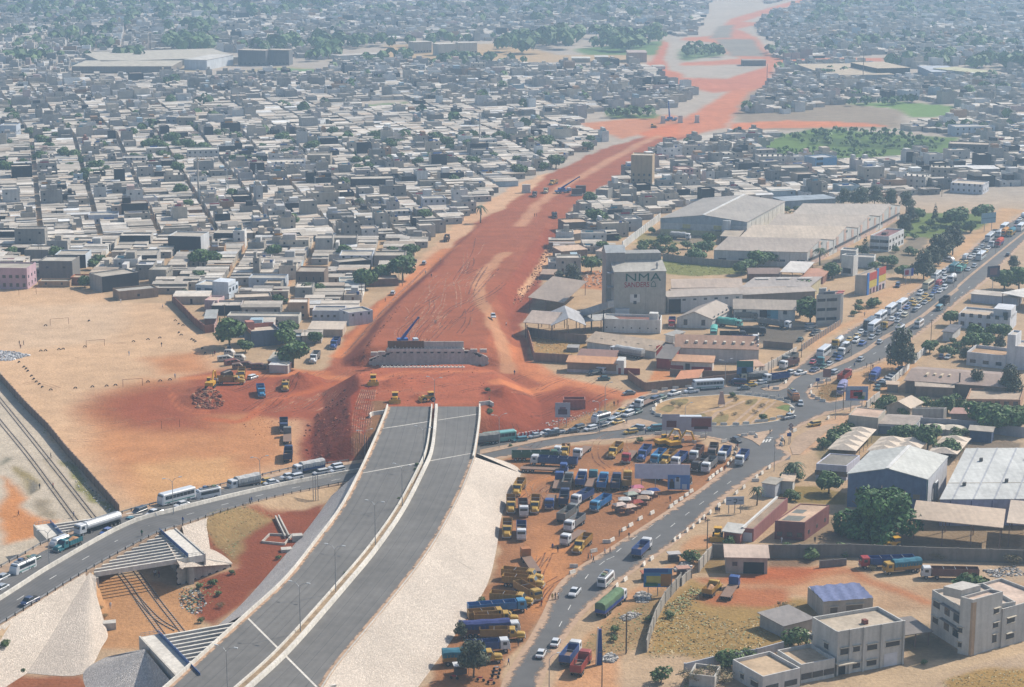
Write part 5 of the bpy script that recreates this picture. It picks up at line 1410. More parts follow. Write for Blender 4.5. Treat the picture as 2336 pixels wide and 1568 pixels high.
box_on(o,'terrace_wall',0.02,D-0.4,h,L,D-0.05,h+1.5,tone(206,138,120),'wall')
box_on(o,'terrace_wall',-0.05,0.2,h,0.3,D,h+1.3,tone(206,150,130),'wall')
box_on(o,'roof_room',0.2,D-3.5,h,L*0.28,D,h+2.9,tone(204,140,124),'wall')
o,L,D,h=H('bright white modern house with blue window bands','b',(360,690),(812,716),530,10,tone(226,236,246),tone(216,206,190),wf=(),wr=((3,2.8,1.6,1.5),))
for u in(0.04,0.28,0.40):
 pane(o,'f',L,D,L*u,2.4,L*0.12,1.7,tone(84,112,140),'plain')
box_on(o,'upper_room',L*0.52,0.02,h,L,D*0.75,h+2.2,tone(232,240,248),'wall')
H('light blue house with long blank front wall','b',(1088,562),(1592,566),440,9,tone(206,214,224),tone(190,184,174),wf=((2,2.6,0.8,0.8),))
H('small plain cement box in front of the light blue house','b',(1305,618),(1530,620),512,7,tone(170,166,158),tone(222,200,172))
o,L,D,h=H('brown two-storey house with white pillars and laundry on top','b',(1740,602),(2130,606),352,12,tone(136,116,102),tone(190,176,158),wf=((4,4.6,0.5,1.3),))
H('pale pink box house behind the brick wall of the field','b',(482,866),(664,872),745,9,tone(222,188,186),tone(230,206,188))
H('grey double house with dark passage between its halves','b',(905,826),(1410,806),712,9,tone(176,162,148),tone(222,204,182),wf=((1,0.4,3.0,2.6),))
H('long whitewashed compound behind the tall round tree','b',(790,1052),(1775,1062),960,7,tone(222,218,208),tone(206,196,180),wf=((5,1.0,0.7,0.7),))
H('white row house with square windows beside the lane','b',(1965,1018),(2400,1020),890,9,tone(220,220,226),tone(190,184,174),wf=((5,1.6,0.9,0.9),),wr=((2,1.2,1,1),))
H('low row of sheet-roofed rooms facing the earth road','b',(1905,1225),(2380,1230),1130,11,tone(206,190,168),tone(222,204,182),roof='mono')
H('brown walled yard building with sheet roof beside the wreck yard','Q',(770,330),(985,372),3.0,(1000,190),tone(166,124,100),tone(202,192,172),roof='mono')
H('small white shop with green awning beside the wreck yard','Q',(785,372),(990,380),285,3.5,tone(214,206,196),tone(236,232,226),roof='mono',rise=0.2)
H('white villa with laundry lines on its roof beside the cutting','c',(0,262),(455,262),130,13,tone(216,220,228),tone(206,196,180),wf=((4,3.6,1.0,1.0),))
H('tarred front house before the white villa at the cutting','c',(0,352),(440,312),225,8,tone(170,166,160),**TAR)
H('wide grey cement house above the three big trees','c',(475,256),(905,256),130,11,tone(164,156,146),tone(206,194,176))
H('low brown-walled house with sheet roof under the big tree','c',(412,545),(812,530),462,8,tone(150,120,102),tone(214,188,164))
H('white house with turquoise side wall by the earth road','c',(0,605),(250,600),490,9,tone(206,224,226),tone(206,198,184),wf=((2,1.4,1,1),))
H('pale two-storey house at the bend of the earth road','c',(0,1030),(135,1085),870,10,tone(220,220,226),tone(200,192,178),wf=((1,4.0,0.9,0.9),),wr=((3,3.6,0.8,0.9),))
wall_run('brick-red compound wall along the sand field','b',[(40,760),(200,920),(330,1060),(490,1185),(610,1168)],3.0,tone(156,106,88),pil=3.5)
wall_run('pink compound wall stretch behind the brick one','b',[(610,1168),(650,1090)],2.6,tone(206,170,160),pil=3)
H('long grey sheet-roofed room inside the brick compound','b',(480,1085),(640,1082),2.8,13,tone(150,120,106),tone(190,190,184),roof='mono')
H('brown flat house at the corner of the cutting below the trees','e',(765,775),(1105,760),650,12,tone(150,132,114),tone(222,190,160),wf=((2,1.0,.9,1),))
H('tan long-roofed house beside the cutting with pillars on its side','e',(835,895),(1165,852),815,11,tone(150,142,132),tone(226,190,156))
H('grey cement box with roof slab right of the round tree','e',(1190,310),(1355,318),190,10,tone(158,154,148),tone(214,200,180))
H('low cement house with roof laundry right of the cutting','e',(1540,382),(1705,382),280,10,tone(150,146,140),tone(214,204,188))
H('tan unfinished four-storey house near the cutting','e',(1672,168),(1965,176),18,11,tone(200,174,140),tone(214,200,180),wf=((4,1.2,1.1,1.3),(4,4.2,1.1,1.3),(4,7.2,1.1,1.3)),name='apartment_building',cat='apartment block')
H('grey hut row below the casuarina by the cutting','e',(430,1412),(620,1418),1345,8,tone(140,128,118),tone(196,166,140),roof='mono')
H('sheet-roofed long house with broken walls near the mill','e',(720,1130),(1075,1100),3.2,9,tone(160,132,112),tone(226,192,160),roof='mono')
H('white-walled shed house with patched roof near the mill','e',(1190,1130),(1290,1140),3.4,10,tone(206,200,190),tone(222,196,176),roof='mono')
def tower(label,win,x,y,top,w,wc,name='minaret',cat='minaret'):
 p=at(win,x,y)
 h=hgt(win,x,y,top)
 t=thing(name,label,cat,p,0.3)
 MB().box(-w/2,-w/2,-0.2,w/2,w/2,h*0.72).build('shaft','wall',t,wc)
 MB().box(-w*0.65,-w*0.65,h*0.72,w*0.65,w*0.65,h*0.76).build('balcony','wall',t,wc)
 MB().box(-w*0.34,-w*0.34,h*0.76,w*0.34,w*0.34,h*0.9).build('upper_shaft','wall',t,wc)
 mb=MB()
 n=8
 mb.loft([[(w*r*math.cos(2*math.pi*i/n),w*r*math.sin(2*math.pi*i/n),h*z) for i in range(n)] for r,z in((0.3,0.9),(0.38,0.93),(0.22,0.97),(0.02,1.0))])
 mb.build('dome','plain',t,wc)
for i,(lb,win,x,y,tp,w,c) in enumerate((('brick-red striped minaret among the left-hand trees','U',588,1028,925,3.0,(176,118,96)),('small brown minaret right of the striped one','U',695,948,868,2.6,(166,136,118)),('slim pink minaret farthest back of the left three','U',620,840,780,2.4,(206,150,130)),('tan minaret beside the pale block right of the mast','U',2228,935,865,2.6,(206,160,118)),('left white spire of the twin-towered mosque','U',527,625,560,2.6,(236,238,240)),('right white spire of the twin-towered mosque','U',582,625,548,2.6,(236,238,240)),('pointed white minaret near the upper works','V',1478,712,650,2.4,(240,240,238)),('white minaret beside the far works crane','V',2188,690,620,2.6,(242,240,236)),('thin pale minaret above the middle houses','V',1048,585,530,2.2,(238,238,236)),('cream minaret at the far left edge','U',52,350,280,3.2,(226,220,208)),('white minaret right of the far left one','U',290,410,330,3.0,(236,236,234)),('yellowish far minaret above the factory','U',822,190,120,3.4,(226,206,166)),('white clock-like minaret in the near left blocks','U',1190,1525,1425,2.4,(238,238,236)))):
 tower(lb,win,x,y,tp,w,tone(*c))
def mast(label,win,x,y,top,r=0.35,color=tone(206,196,184),dish=True,name='radio_mast'):
 p=at(win,x,y)
 h=hgt(win,x,y,top)
 t=thing(name,label,'mast',p)
 MB().cyl((0,0,-0.3),(0,0,h),r,r*0.55,n=8).build('pole','plain',t,color)
 if dish:
  for k in range(3):
   a=2.1*k
   MB().box(math.cos(a)*r*1.8-0.25,math.sin(a)*r*1.8-0.25,h-3.0,math.cos(a)*r*1.8+0.25,math.sin(a)*r*1.8+0.25,h-0.6).build('antenna','plain',t,WHITE)
 return t,h
mast('tall grey radio mast in the middle of the left blocks','U',1368,1375,1075,0.6)
mast('white radio mast with round head right of the middle trees','V',966,1000,775,0.5)
mast('thin lattice-like mast left of the garden plots','X',1225,605,330,0.4,tone(150,140,140))
mast('slender mast beside the far works','X',566,585,440,0.35,tone(150,140,140),False)
def lattice(label,win,x,y,top,w=2.2):
 p=at(win,x,y)
 h=hgt(win,x,y,top)
 t=thing('lattice_mast',label,'mast',p)
 for sx in(-1,1):
  for sy in(-1,1):
   MB().cyl((sx*w/2,sy*w/2,-0.2),(sx*0.15,sy*0.15,h),0.09,0.06,n=4).build('leg','steel',t)
 mb=MB()
 n=9
 for k in range(n):
  z,f=h*(k+1)/(n+1),1-0.85*(k+1)/(n+1)
  z2,f2=h*(k+2)/(n+1),1-0.85*(k+2)/(n+1)
  c=[(-1,-1),(1,-1),(1,1),(-1,1)]
  for i in range(4):
   a,b=c[i],c[(i+1)%4]
   mb.cyl((a[0]*w/2*f,a[1]*w/2*f,z),(b[0]*w/2*f2,b[1]*w/2*f2,z2),0.05,n=3)
 mb.build('bracing','steel',t)
lattice('thin lattice mast right of the white two-storey block','U',1565,1365,1150)
lattice('second lattice mast beside the pale unfinished block','U',1765,1280,1130)
for i,(lb,win,p0,p1,tp,dep,wc,rc,st) in enumerate((('white two-storey villa with pink roof cloth by the mast','U',(1290,1105),(1510,1100),1040,12,WASH,(230,222,206),2),('white three-storey house with dark windows right of the lattice mast','U',(1845,1215),(2105,1210),1125,14,tone(236,236,240),(222,212,196),3),('grey unfinished frame house near the pale trees','U',(2115,1160),(2275,1160),1075,12,tone(176,166,150),(196,186,170),2),('long white house with arched doors in the middle blocks','U',(2060,870),(2205,875),830,10,tone(236,236,236),(230,226,216),1),('grey block with pale right wall behind the trees','U',(2055,985),(2205,985),925,12,CEM,(206,196,180),2),('white house with parapet arches left of the field houses','U',(610,1545),(815,1540),1490,10,tone(230,232,240),(206,198,184),1),('white villa with arched window among the near left blocks','U',(990,1420),(1085,1415),1370,9,tone(232,232,236),(206,198,184),1),('grey twin-roofed villa in the left middle','U',(845,1150),(1005,1148),1095,11,tone(186,186,190),(200,192,180),2),('white house with blue tank left of the far mosque','U',(0,960),(115,960),870,12,tone(206,214,226),(206,200,190),2),('pale blue two-storey house by the far left trees','U',(1145,880),(1215,880),810,12,tone(180,182,190),(206,196,180),2),('tan blocky house right of the pale blue one','U',(1218,885),(1350,885),815,12,tone(196,180,160),(206,196,180),2),('black and white tall slab block before the far schools','V',(20,508),(105,508),435,12,tone(60,64,76),(200,200,200),3),('cream apartment block below the green belt','V',(905,488),(1010,488),440,12,tone(214,204,184),(220,210,196),3),('white water-towered house below the schools','V',(535,505),(590,505),450,10,tone(226,226,222),(222,214,200),2),('maroon walled house in the near right blocks','V',(0,1455),(105,1452),1405,11,tone(120,70,74),(196,176,160),2),('white row house with three small windows by the palm','V',(575,1450),(735,1446),1375,10,tone(226,226,230),(206,198,184),2),('grey row of rooms with small square windows below it','V',(320,1530),(500,1525),1465,9,tone(206,204,204),(214,204,188),2),('long dark-walled house with white sheet roof near the palm','V',(80,1330),(385,1325),1240,12,tone(80,78,80),(214,204,188),2),('white three-storey block with roof cloths beside the green field','X',(512,1160),(695,1158),1085,12,tone(220,212,200),(226,216,200),3),('cream two-storey block left of the white one by the field','X',(250,1115),(355,1112),1065,12,tone(214,204,184),(226,216,200),2),('long grey cement block in front of the blue-fronted one','X',(632,1250),(850,1245),1165,14,tone(150,148,142),(206,196,180),2),('tall white block with tarred end beside the eucalyptus row','X',(1500,1300),(1655,1310),1215,12,tone(226,220,210),(230,220,206),3),('wide white school-like building right of the eucalyptus row','X',(1828,1325),(2050,1340),1265,14,tone(226,228,234),(222,206,186),2),('grey water-tank house right of the white block','X',(1690,1235),(1850,1240),1160,12,tone(190,180,166),(206,196,180),3),('tarred house end among the right-hand blocks','X',(1042,1310),(1240,1300),1255,12,tone(70,72,80),(222,206,186),2),('white tower block by the far right meadow','X',(1525,695),(1615,690),630,12,tone(230,230,232),(222,214,200),3),('long white shed house by the right-hand scrapyard','X',(1860,940),(2135,935),880,14,tone(206,216,226),(206,198,188),2),('grey long warehouse beside the right-hand meadow','X',(1812,1065),(2090,1075),995,14,tone(120,118,116),(206,190,170),2))):
 fl=max(1,st)
 H(lb,win,p0,p1,tp,dep,wc,tone(*rc),wf=tuple((max(2,int((p1[0]-p0[0])/35)),1.1+3.0*k,1.0,1.2) for k in range(fl)),wr=tuple((3,1.1+3.0*k,1.0,1.2) for k in range(fl)),name='apartment_building' if st>=2 else 'house',cat='apartment block' if st>=2 else 'house')
o,L,D,h=H('blue-fronted three-storey building facing the green field','X',(898,1185),(1045,1175),1095,12,tone(176,200,220),tone(206,206,206),name='apartment_building',cat='apartment block',wr=((3,1.2,1,1.2),))
box_on(o,'blue_front',-0.05,-0.08,0,L+.02,0.02,h,tone(120,176,220))
for k in range(3):
 pane(o,'f',L,D,L*.05,0.8+3*k,L*.3,1.6,name='window',proud=.12)
o,L,D,h=H('pink three-storey block with tarred side in the right blocks','T',(400,1080),(535,1075),940,11,tone(214,170,164),tone(220,196,180),wf=((4,1.2,.8,1.0),(4,4.2,.8,1.0),(4,7.2,.8,1.0)),name='apartment_building',cat='apartment block')
for lb,win,p0,p1,hh,dep,wc,rc in(('wide flat factory hall with white edge in the far left','U',(495,505),(1180,505),6,60,(150,140,130),(206,196,176)),('long factory hall with sawtooth roof behind the first one','U',(700,470),(1640,440),6,110,(196,190,180),(206,196,178)),('white factory office with broad white roof edge','U',(1270,480),(1425,484),9,60,(226,230,234),(226,220,210)),('dark long block of flats right of the factory','U',(1640,450),(1830,455),14,14,(120,118,118),(206,190,170)),('second dark long block of flats right of the factory','U',(1842,450),(1990,452),14,14,(124,122,122),(206,190,170)),('cream school block on the left of the row of three','V',(515,370),(635,365),11,14,(206,200,184),(216,204,186)),('cream school block in the middle of the row of three','V',(685,385),(800,380),11,14,(210,204,188),(222,212,196)),('cream school block on the right of the row of three','V',(825,375),(948,372),11,14,(214,206,190),(222,212,196)),('low white school wing at the far left of the schools','V',(0,430),(290,415),6,14,(214,212,204),(216,204,190)),('far tan storehouse beside the upper works road','V',(1985,430),(2115,430),9,30,(206,180,156),(196,176,166)),('small far white-roofed shed on the bare plots','V',(1600,432),(1725,432),4,18,(190,176,150),(226,222,210)),('another far white-roofed shed on the bare plots','V',(1760,430),(1850,430),5,16,(190,176,150),(226,222,214)),('vast tan flat shed by the far right allotments','X',(990,560),(1440,555),5,110,(160,166,172),(206,186,158)),('tan open-fronted end of the vast shed','X',(1325,545),(1550,540),9,60,(60,58,56),(208,188,160)),('long blue-white factory roof at the far right','X',(1700,545),(1910,545),6,60,(160,172,190),(196,200,206)),('yellow-green roofed hall at the far right','X',(1990,560),(2140,550),7,50,(180,184,170),(206,200,160)),('grey long shed beside the eucalyptus trees','X',(690,1440),(1040,1420),4,14,(150,166,180),(170,180,188)),('white long shed roof behind the eucalyptus trees','X',(1800,1225),(2160,1225),5,14,(190,188,186),(236,234,230)),('unfinished grey frame of the far overpass station','X',(400,455),(560,455),5,14,(140,126,116),(176,160,146))):
 B('far_hall',lb,win,p0,p1,hh,dep,'slab',tone(*wc),tone(*rc),'building',wf=((6,1.2,2.0,1.4),) if 'school' in lb or 'flats' in lb else(),over=0.4)
unskew()
# the town: every other plot
TOWN=[pts('P',[(-900,-110),(1690,-110),(1600,50),(1590,80),(1530,110),(1510,170),(1600,215),(1510,262),(1440,280),(1400,318),(1370,332),(1255,386),(1180,416),(1095,476),(1005,545),(950,590),(890,648),(838,668),(806,735),(770,790),(700,840),(690,790),(640,790),(560,790),(500,768),(470,752),(388,676),(240,688),(236,652),(0,648),(-900,620)]),pts('P',[(1300,482),(1332,452),(1425,398),(1500,350),(1560,330),(1640,300),(1690,262),(1720,225),(1760,190),(1770,150),(1760,95),(1700,60),(1810,-80),(3300,-80),(3300,545),(2336,425),(2120,446),(1960,462),(1800,452),(1500,492),(1440,548),(1400,590),(1300,640),(1225,640),(1245,600),(1262,560),(1280,520)])]
HOLES=[pts('U',[(430,520),(680,380),(1250,350),(1700,370),(2240,420),(2260,510),(1500,525),(1200,525)]),pts('V',[(0,440),(0,330),(300,290),(1450,280),(1600,240),(2300,240),(2336,470),(2100,470),(1500,460),(1000,440),(600,440)]),pts('V',[(1640,870),(1780,770),(2250,760),(2336,780),(2336,1000),(1950,990)]),pts('X',[(960,570),(1330,450),(1640,480),(1640,540),(1400,580)]),pts('X',[(1640,560),(1800,460),(2200,440),(2250,560)]),pts('X',[(1000,730),(1450,690),(1860,720),(1900,830),(1500,850),(700,800)]),pts('X',[(500,1090),(700,900),(1450,900),(1930,930),(1840,1080),(1100,1120)]),pts('X',[(-180,940),(90,720),(60,640),(-60,610),(-180,560),(0,520),(300,510),(560,420),(1400,380),(1420,440),(660,460),(590,580),(420,700),(380,780),(1450,800),(1480,890),(700,920),(300,940)]),pts('X',[(-100,460),(-60,260),(150,240),(300,120),(700,0),(860,-40),(900,10),(620,90),(480,160),(520,260),(620,400),(300,470)]),pts('V',[(170,750),(170,700),(480,690),(480,740)])]
def inside_town(X,Y,margin=4.0):
 ok=np.zeros(X.shape,dtype=bool)
 for t in TOWN:
  ok|=sdf(t,X,Y)<-margin
 for h in HOLES:
  ok&=sdf(h,X,Y)>margin
 return ok
def free_of(x,y,r):
 for a,ux,uy,L,D in FOOT:
  dx,dy=x-a.x,y-a.y
  if abs(dx)>L+D+r or abs(dy)>L+D+r:
   continue
  u,v=dx*ux.x+dy*ux.y,dx*uy.x+dy*uy.y
  if-r<u<L+r and-r<v<D+r:
   return False
 return True
WALLS=[((184,178,170),28),((200,190,176),26),((216,202,182),20),((238,234,228),22),((156,150,142),8),((206,196,190),6),((214,186,176),2),((190,152,120),3),((176,196,206),2),((56,56,60),5)]
ROOFS=[((220,208,192),34),((206,195,180),24),((190,180,166),12),((230,221,208),20),((206,188,168),9),((160,154,146),4),((234,232,228),6)]
CLOTH=[(222,222,232),(90,130,200),(196,70,90),(232,228,220),(110,170,190),(220,150,60)]
def pick(tab,r):
 t=r.uniform(0,sum(w for _,w in tab))
 for c,w in tab:
  t-=w
  if t<=0:
   return c
 return tab[-1][0]
def jit(c,r,k=0.1):
 f=1+r.uniform(-k,k)
 return tone(min(255,c[0]*f),min(255,c[1]*f),min(255,c[2]*f))[:3]
def house_boxes(r,w,d,level,dist):
 out=[]
 wc,rc=jit(pick(WALLS,r),r),jit(pick(ROOFS,r),r)
 h=r.uniform(2.5,3.1)
 fine=dist<1350
 if level==0:
  f=r.uniform(0.30,0.42)*d
  bk=r.uniform(0.32,0.45)*d
  rc2=jit(pick(ROOFS,r),r)
  out.append(('wall',0,0,-0.2,w,f,h,0,wc))
  out.append(('roof',-0.25,-0.3,h,w+0.2,f+0.3,h+0.16,r.choice((-0.3,0.35,0.5)),rc))
  h2=h+r.uniform(-0.3,0.5)
  out.append(('rear_wall',0,d-bk,-0.2,w,d,h2,0,wc))
  out.append(('rear_roof',-0.2,d-bk-0.3,h2,w+0.2,d+0.2,h2+0.16,r.choice((-0.3,0.35,0.5)),rc2))
  if fine:
   s=r.choice((0,1))
   out.append(('side_wall',0 if s else w-2.6,f,-0.2,2.6 if s else w,d-bk,h-0.3,0,wc))
   out.append(('side_roof',-0.1 if s else w-2.8,f+0.1,h-0.3,2.8 if s else w+0.1,d-bk,h-0.14,0.1,jit(pick(ROOFS,r),r)))
   out.append(('yard_wall',w-0.2 if s else 0,f,-0.2,w if s else 0.2,d-bk,2.1,0,wc))
   if r.random()<0.3:
    out.append(('shade_sheet',w*0.35,f+0.3,2.2,w*0.6,d-bk-0.3,2.3,0.15,jit(r.choice(CLOTH),r)))
 else:
  n=level
  hh=h*n
  out.append(('wall',0,0,-0.2,w,d,hh,0,wc))
  ph=r.uniform(0.4,0.9)
  out.append(('roof',0.22,0.22,hh,w-0.22,d-0.22,hh+0.08,0,rc))
  for q in((0,0,w,0.22),(0,d-0.22,w,d),(0,0.22,0.22,d-0.22),(w-0.22,0.22,w,d-0.22)):
   out.append(('parapet',q[0],q[1],hh,q[2],q[3],hh+ph,0,wc))
  if r.random()<0.65:
   x0=r.uniform(0.02,0.5)*w
   ww=r.uniform(0.28,0.46)*w
   y0=r.uniform(0.25,0.5)*d
   out.append(('roof_room',x0,y0,hh,min(x0+ww,w-0.3),d-0.3,hh+r.uniform(2.2,3.0),0,jit(pick(WALLS,r),r)))
  if fine and r.random()<0.3:
   out.append(('laundry',w*0.15,d*0.12,hh+0.9,w*r.uniform(0.35,0.7),d*0.12+0.08,hh+1.7,0,jit(r.choice(CLOTH),r)))
  if fine and r.random()<0.2:
   out.append(('water_tank',w*0.7,d*0.2,hh,w*0.7+1.1,d*0.2+1.1,hh+1.3,0,jit((60,90,150),r) if r.random()<0.5 else jit((60,60,62),r)))
  if fine and r.random()<0.12:
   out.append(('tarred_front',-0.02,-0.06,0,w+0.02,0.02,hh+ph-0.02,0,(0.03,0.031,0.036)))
 if dist<1250:
  top=h if level==0 else h*level
  k=0
  z=1.2
  while z+1.1<top+0.1:
   m=max(1,int(w/3.6))
   for i in range(m):
    if r.random()<0.55:
     x=w*(i+0.5)/m
     if z<2 and r.random()<0.25:
      out.append(('door',x-0.45,-0.05,0,x+0.45,0.05,2.1,0,jit(r.choice(((70,60,54),(80,110,130),(120,80,60))),r)))
     else:
      out.append(('window',x-0.45,-0.05,z,x+0.45,0.05,z+0.95,0,(0.03,0.032,0.036)))
   if dist<1000:
    for i in range(max(1,int(d/5))):
     if r.random()<0.45:
      y=d*(i+0.5)/max(1,int(d/5))
      out.append(('window',w-0.05,y-0.45,z,w+0.05,y+0.45,z+0.95,0,(0.04,0.042,0.046)))
   z+=h
 return out,wc,rc
plots=[]
def fill(yr0,yr1,ang,colw,street,rowd,seed,xr=(-0.36,0.36),side=0):
 r=random.Random(seed)
 ca,sa=math.cos(ang),math.sin(ang)
 ext_=yr1*0.5+400
 x=-ext_
 cand=[]
 while x<ext_:
  y=yr0-500
  k=0
  while y<yr1+500:
   dd=r.uniform(*rowd)
   k+=1
   n=r.choice((2,2,3,3,4))
   cuts=sorted([0.0,1.0]+[(i+1)/n+r.uniform(-0.08,0.08) for i in range(n-1)])
   for a,b in zip(cuts,cuts[1:]):
    w=(b-a)*(colw-street)-0.5
    cand.append((x+a*(colw-street),y,w,dd-r.choice((0.3,0.3,0.3,0.5,1.0))))
   y+=dd+(street if k%5==0 else 0.0)
  x+=colw
 A=np.array(cand)
 cx,cy_=A[:,0]+A[:,2]/2,A[:,1]+A[:,3]/2
 wx_,wy_=cx*ca-cy_*sa,cx*sa+cy_*ca
 keep=(wy_>yr0)&(wy_<=yr1)&(wx_>xr[0]*wy_)&(wx_<xr[1]*wy_)
 A,wx_,wy_=A[keep],wx_[keep],wy_[keep]
 ok=inside_town(wx_,wy_)
 for(x0,y0,w,d),x_,y_ in zip(A[ok],wx_[ok],wy_[ok]):
  if side and side*(x_-(0.13*(y_-900)))<0:
   continue
  if y_<2000 and not free_of(x_,y_,max(w,d)*0.42):
   continue
  gap=math.sin(x_*0.011+2)*math.sin(y_*0.006+1)
  if y_>1700 and gap>0.75 and r.random()<0.5:
   continue
  if r.random()<0.035:
   continue
  t=r.random()
  tall=0.13+0.11*math.sin(x_*0.013)*math.cos(y_*0.009)+(0.18 if x_>0.13*(y_-900)+30 else 0)+(0.12 if y_>1500 else 0)
  level=0 if t>tall+0.14 else(1 if t>tall else(2 if t>tall*0.22 else 3))
  plots.append((x_,y_,w,d,ang,level,r.randrange(1<<30)))
fill(640,905,rad(1.0),30.0,3.2,(7.0,11.0),1)
fill(905,1290,rad(14),27.0,2.6,(6.5,10.5),2)
fill(1290,1700,rad(18),27.0,2.6,(7.0,11.0),3)
fill(1700,2300,rad(10),28.0,3.0,(8.0,12.0),4)
fill(2300,3400,rad(22),30.0,3.6,(9.0,14.0),5)
plots.sort(key=lambda p:p[1])
LANDMARKS=[('the football field',at('P',150,760)),('the wreck yard',at('Q',500,260)),('the blue crane',at('c',880,1340)),('the feed mill',at('d',1800,930)),('the tall tarred house',at('Y',1270,190)),('the radio mast',at('U',1368,1375)),('the white-headed mast',at('V',966,1000)),('the striped minaret',at('U',588,1028)),('the palm by the cutting',at('V',970,1470)),('the far crane on the cutting',at('V',1545,1330)),('the white boundary wall',at('e',1870,760)),('the eucalyptus row',at('L',600,400)),('the green meadow',at('X',1200,1000)),('the pink corner house',at('a',200,575)),('the bright white modern house',at('b',600,700)),('the three big trees',at('c',700,420)),('the busy road',at('L',2000,690))]
def cname(c):
 r_,g_,b_=c[:3]
 s=(r_+g_+b_)/3
 if s<0.06:
  return 'tarred'
 if r_>g_*1.35:
  return 'reddish'
 if b_>r_*1.08:
  return 'bluish'
 if s>0.40:
  return 'white'
 if r_>b_*1.32:
  return 'tan'
 return 'light grey' if s>0.24 else 'grey'
def visible(x,y):
 px,py,_=project((x,y,3))
 return-20<px<PW+20 and-40<py<PH+20
boxes,trans,bcol=[],[],[]
singles=[]
n_house=sum(1 for o in COL.objects if o.parent is None and o.name.split('.')[0]=='house')
n_apart=sum(1 for o in COL.objects if o.parent is None and o.name.split('.')[0]=='apartment_building')
for(x_,y_,w,d,ang,level,sd) in plots:
 r=random.Random(sd)
 hb_,wc,rc=house_boxes(r,w,d,level,y_)
 tallish=level>=2
 if visible(x_,y_) and((not tallish and n_house<296) or(tallish and n_apart<190 and y_<1500)):
  if tallish:
   n_apart+=1
  else:
   n_house+=1
  singles.append((x_,y_,w,d,ang,level,hb_,wc,rc))
  continue
 ca,sa=math.cos(ang),math.sin(ang)
 ox,oy=x_-(w/2*ca-d/2*sa),y_-(w/2*sa+d/2*ca)
 for b in hb_:
  boxes.append(b[1:8])
  trans.append((ox,oy,ca,sa))
  bcol.append(b[8])
def boxes_mesh(name,boxes,trans,cols,mat):
 Bx,T,C=np.array(boxes),np.array(trans),np.array(cols)
 x0,y0,z0,x1,y1,z1,s=Bx.T
 lx=np.stack([x0,x1,x1,x0,x0,x1,x1,x0],1)
 ly=np.stack([y0,y0,y1,y1,y0,y0,y1,y1],1)
 lz=np.stack([z0,z0,z0+np.where(z0>0.5,s,0),z0+np.where(z0>0.5,s,0),z1,z1,z1+s,z1+s],1)
 ox,oy,ca,sa=[T[:,i:i+1] for i in range(4)]
 V=np.stack([ox+lx*ca-ly*sa,oy+lx*sa+ly*ca,lz],-1)
 n=len(V)
 F=np.array([(4,5,6,7),(0,1,5,4),(1,2,6,5),(2,3,7,6),(3,0,4,7)])
 faces=(np.arange(n)[:,None,None]*8+F[None]).reshape(-1,4)
 return arr_mesh(name,V.reshape(-1,3),faces,mat,np.repeat(C,5,0),'FACE')
mass=link('far_town',boxes_mesh('far_town',boxes,trans,bcol,'city'))
tag(mass,'dense far town of flat-roofed houses fading into haze','town',kind='stuff')
FEAT={'roof_room':'roof room','laundry':'washing line','water_tank':'roof tank','shade_sheet':'yard awning','tarred_front':'tarred front','side_roof':'roofed yard'}
seen={}
recs=[]
for(x_,y_,w,d,ang,level,hb_,wc,rc) in singles:
 ft=[FEAT[b[0]] for b in hb_ if b[0] in FEAT]
 lmk=min(LANDMARKS,key=lambda q:(q[1].x-x_)**2+(q[1].y-y_)**2)
 base='%s %s%s'%(cname(wc),['walled compound','one-storey house','two-storey house','three-storey house'][level],(' with '+ft[0]) if ft else '')
 recs.append((base,lmk[0],math.hypot(lmk[1].x-x_,lmk[1].y-y_)))
rank={}
for i in sorted(range(len(recs)),key=lambda i:recs[i][2]):
 k=recs[i][:2]
 rank[i]=seen.get(k,0)
 seen[k]=seen.get(k,0)+1
MATOF={'roof':'roof','rear_roof':'roof','side_roof':'roof','window':'plain','door':'plain','laundry':'cloth','shade_sheet':'cloth','water_tank':'plain'}
for i,(x_,y_,w,d,ang,level,hb_,wc,rc) in enumerate(singles):
 base,lm,_=recs[i]
 ca,sa=math.cos(ang),math.sin(ang)
 loc=(x_-(w/2*ca-d/2*sa),y_-(w/2*sa+d/2*ca),0)
 t=thing('apartment_building' if level>=2 else 'house',('%s, %s such to %s' if len(base.split())<7 else '%s, %s to %s')%(base,ORD[rank[i]],lm),'apartment block' if level>=2 else 'house',loc,ang,'taller houses of the town' if level>=2 else 'houses of the town')
 par=MB()
 for p,x0,y0,z0,x1,y1,z1,s,c in hb_:
  if p=='parapet':
   par.box(x0,y0,z0,x1,y1,z1)
   pc=c
   continue
  mb=MB()
  zz=s if z0>0.5 else 0
  mb.add([(x0,y0,z0),(x1,y0,z0),(x1,y1,z0+zz),(x0,y1,z0+zz),(x0,y0,z1),(x1,y0,z1),(x1,y1,z1+s),(x0,y1,z1+s)],[(0,3,2,1),(4,5,6,7),(0,1,5,4),(1,2,6,5),(2,3,7,6),(3,0,4,7)])
  mb.build(p,MATOF.get(p,'wall'),t,c)
 if par.v:
  par.build('parapet','wall',t,pc)
print('plots',len(plots),'single',len(singles),'boxes',len(boxes),n_house,n_apart)
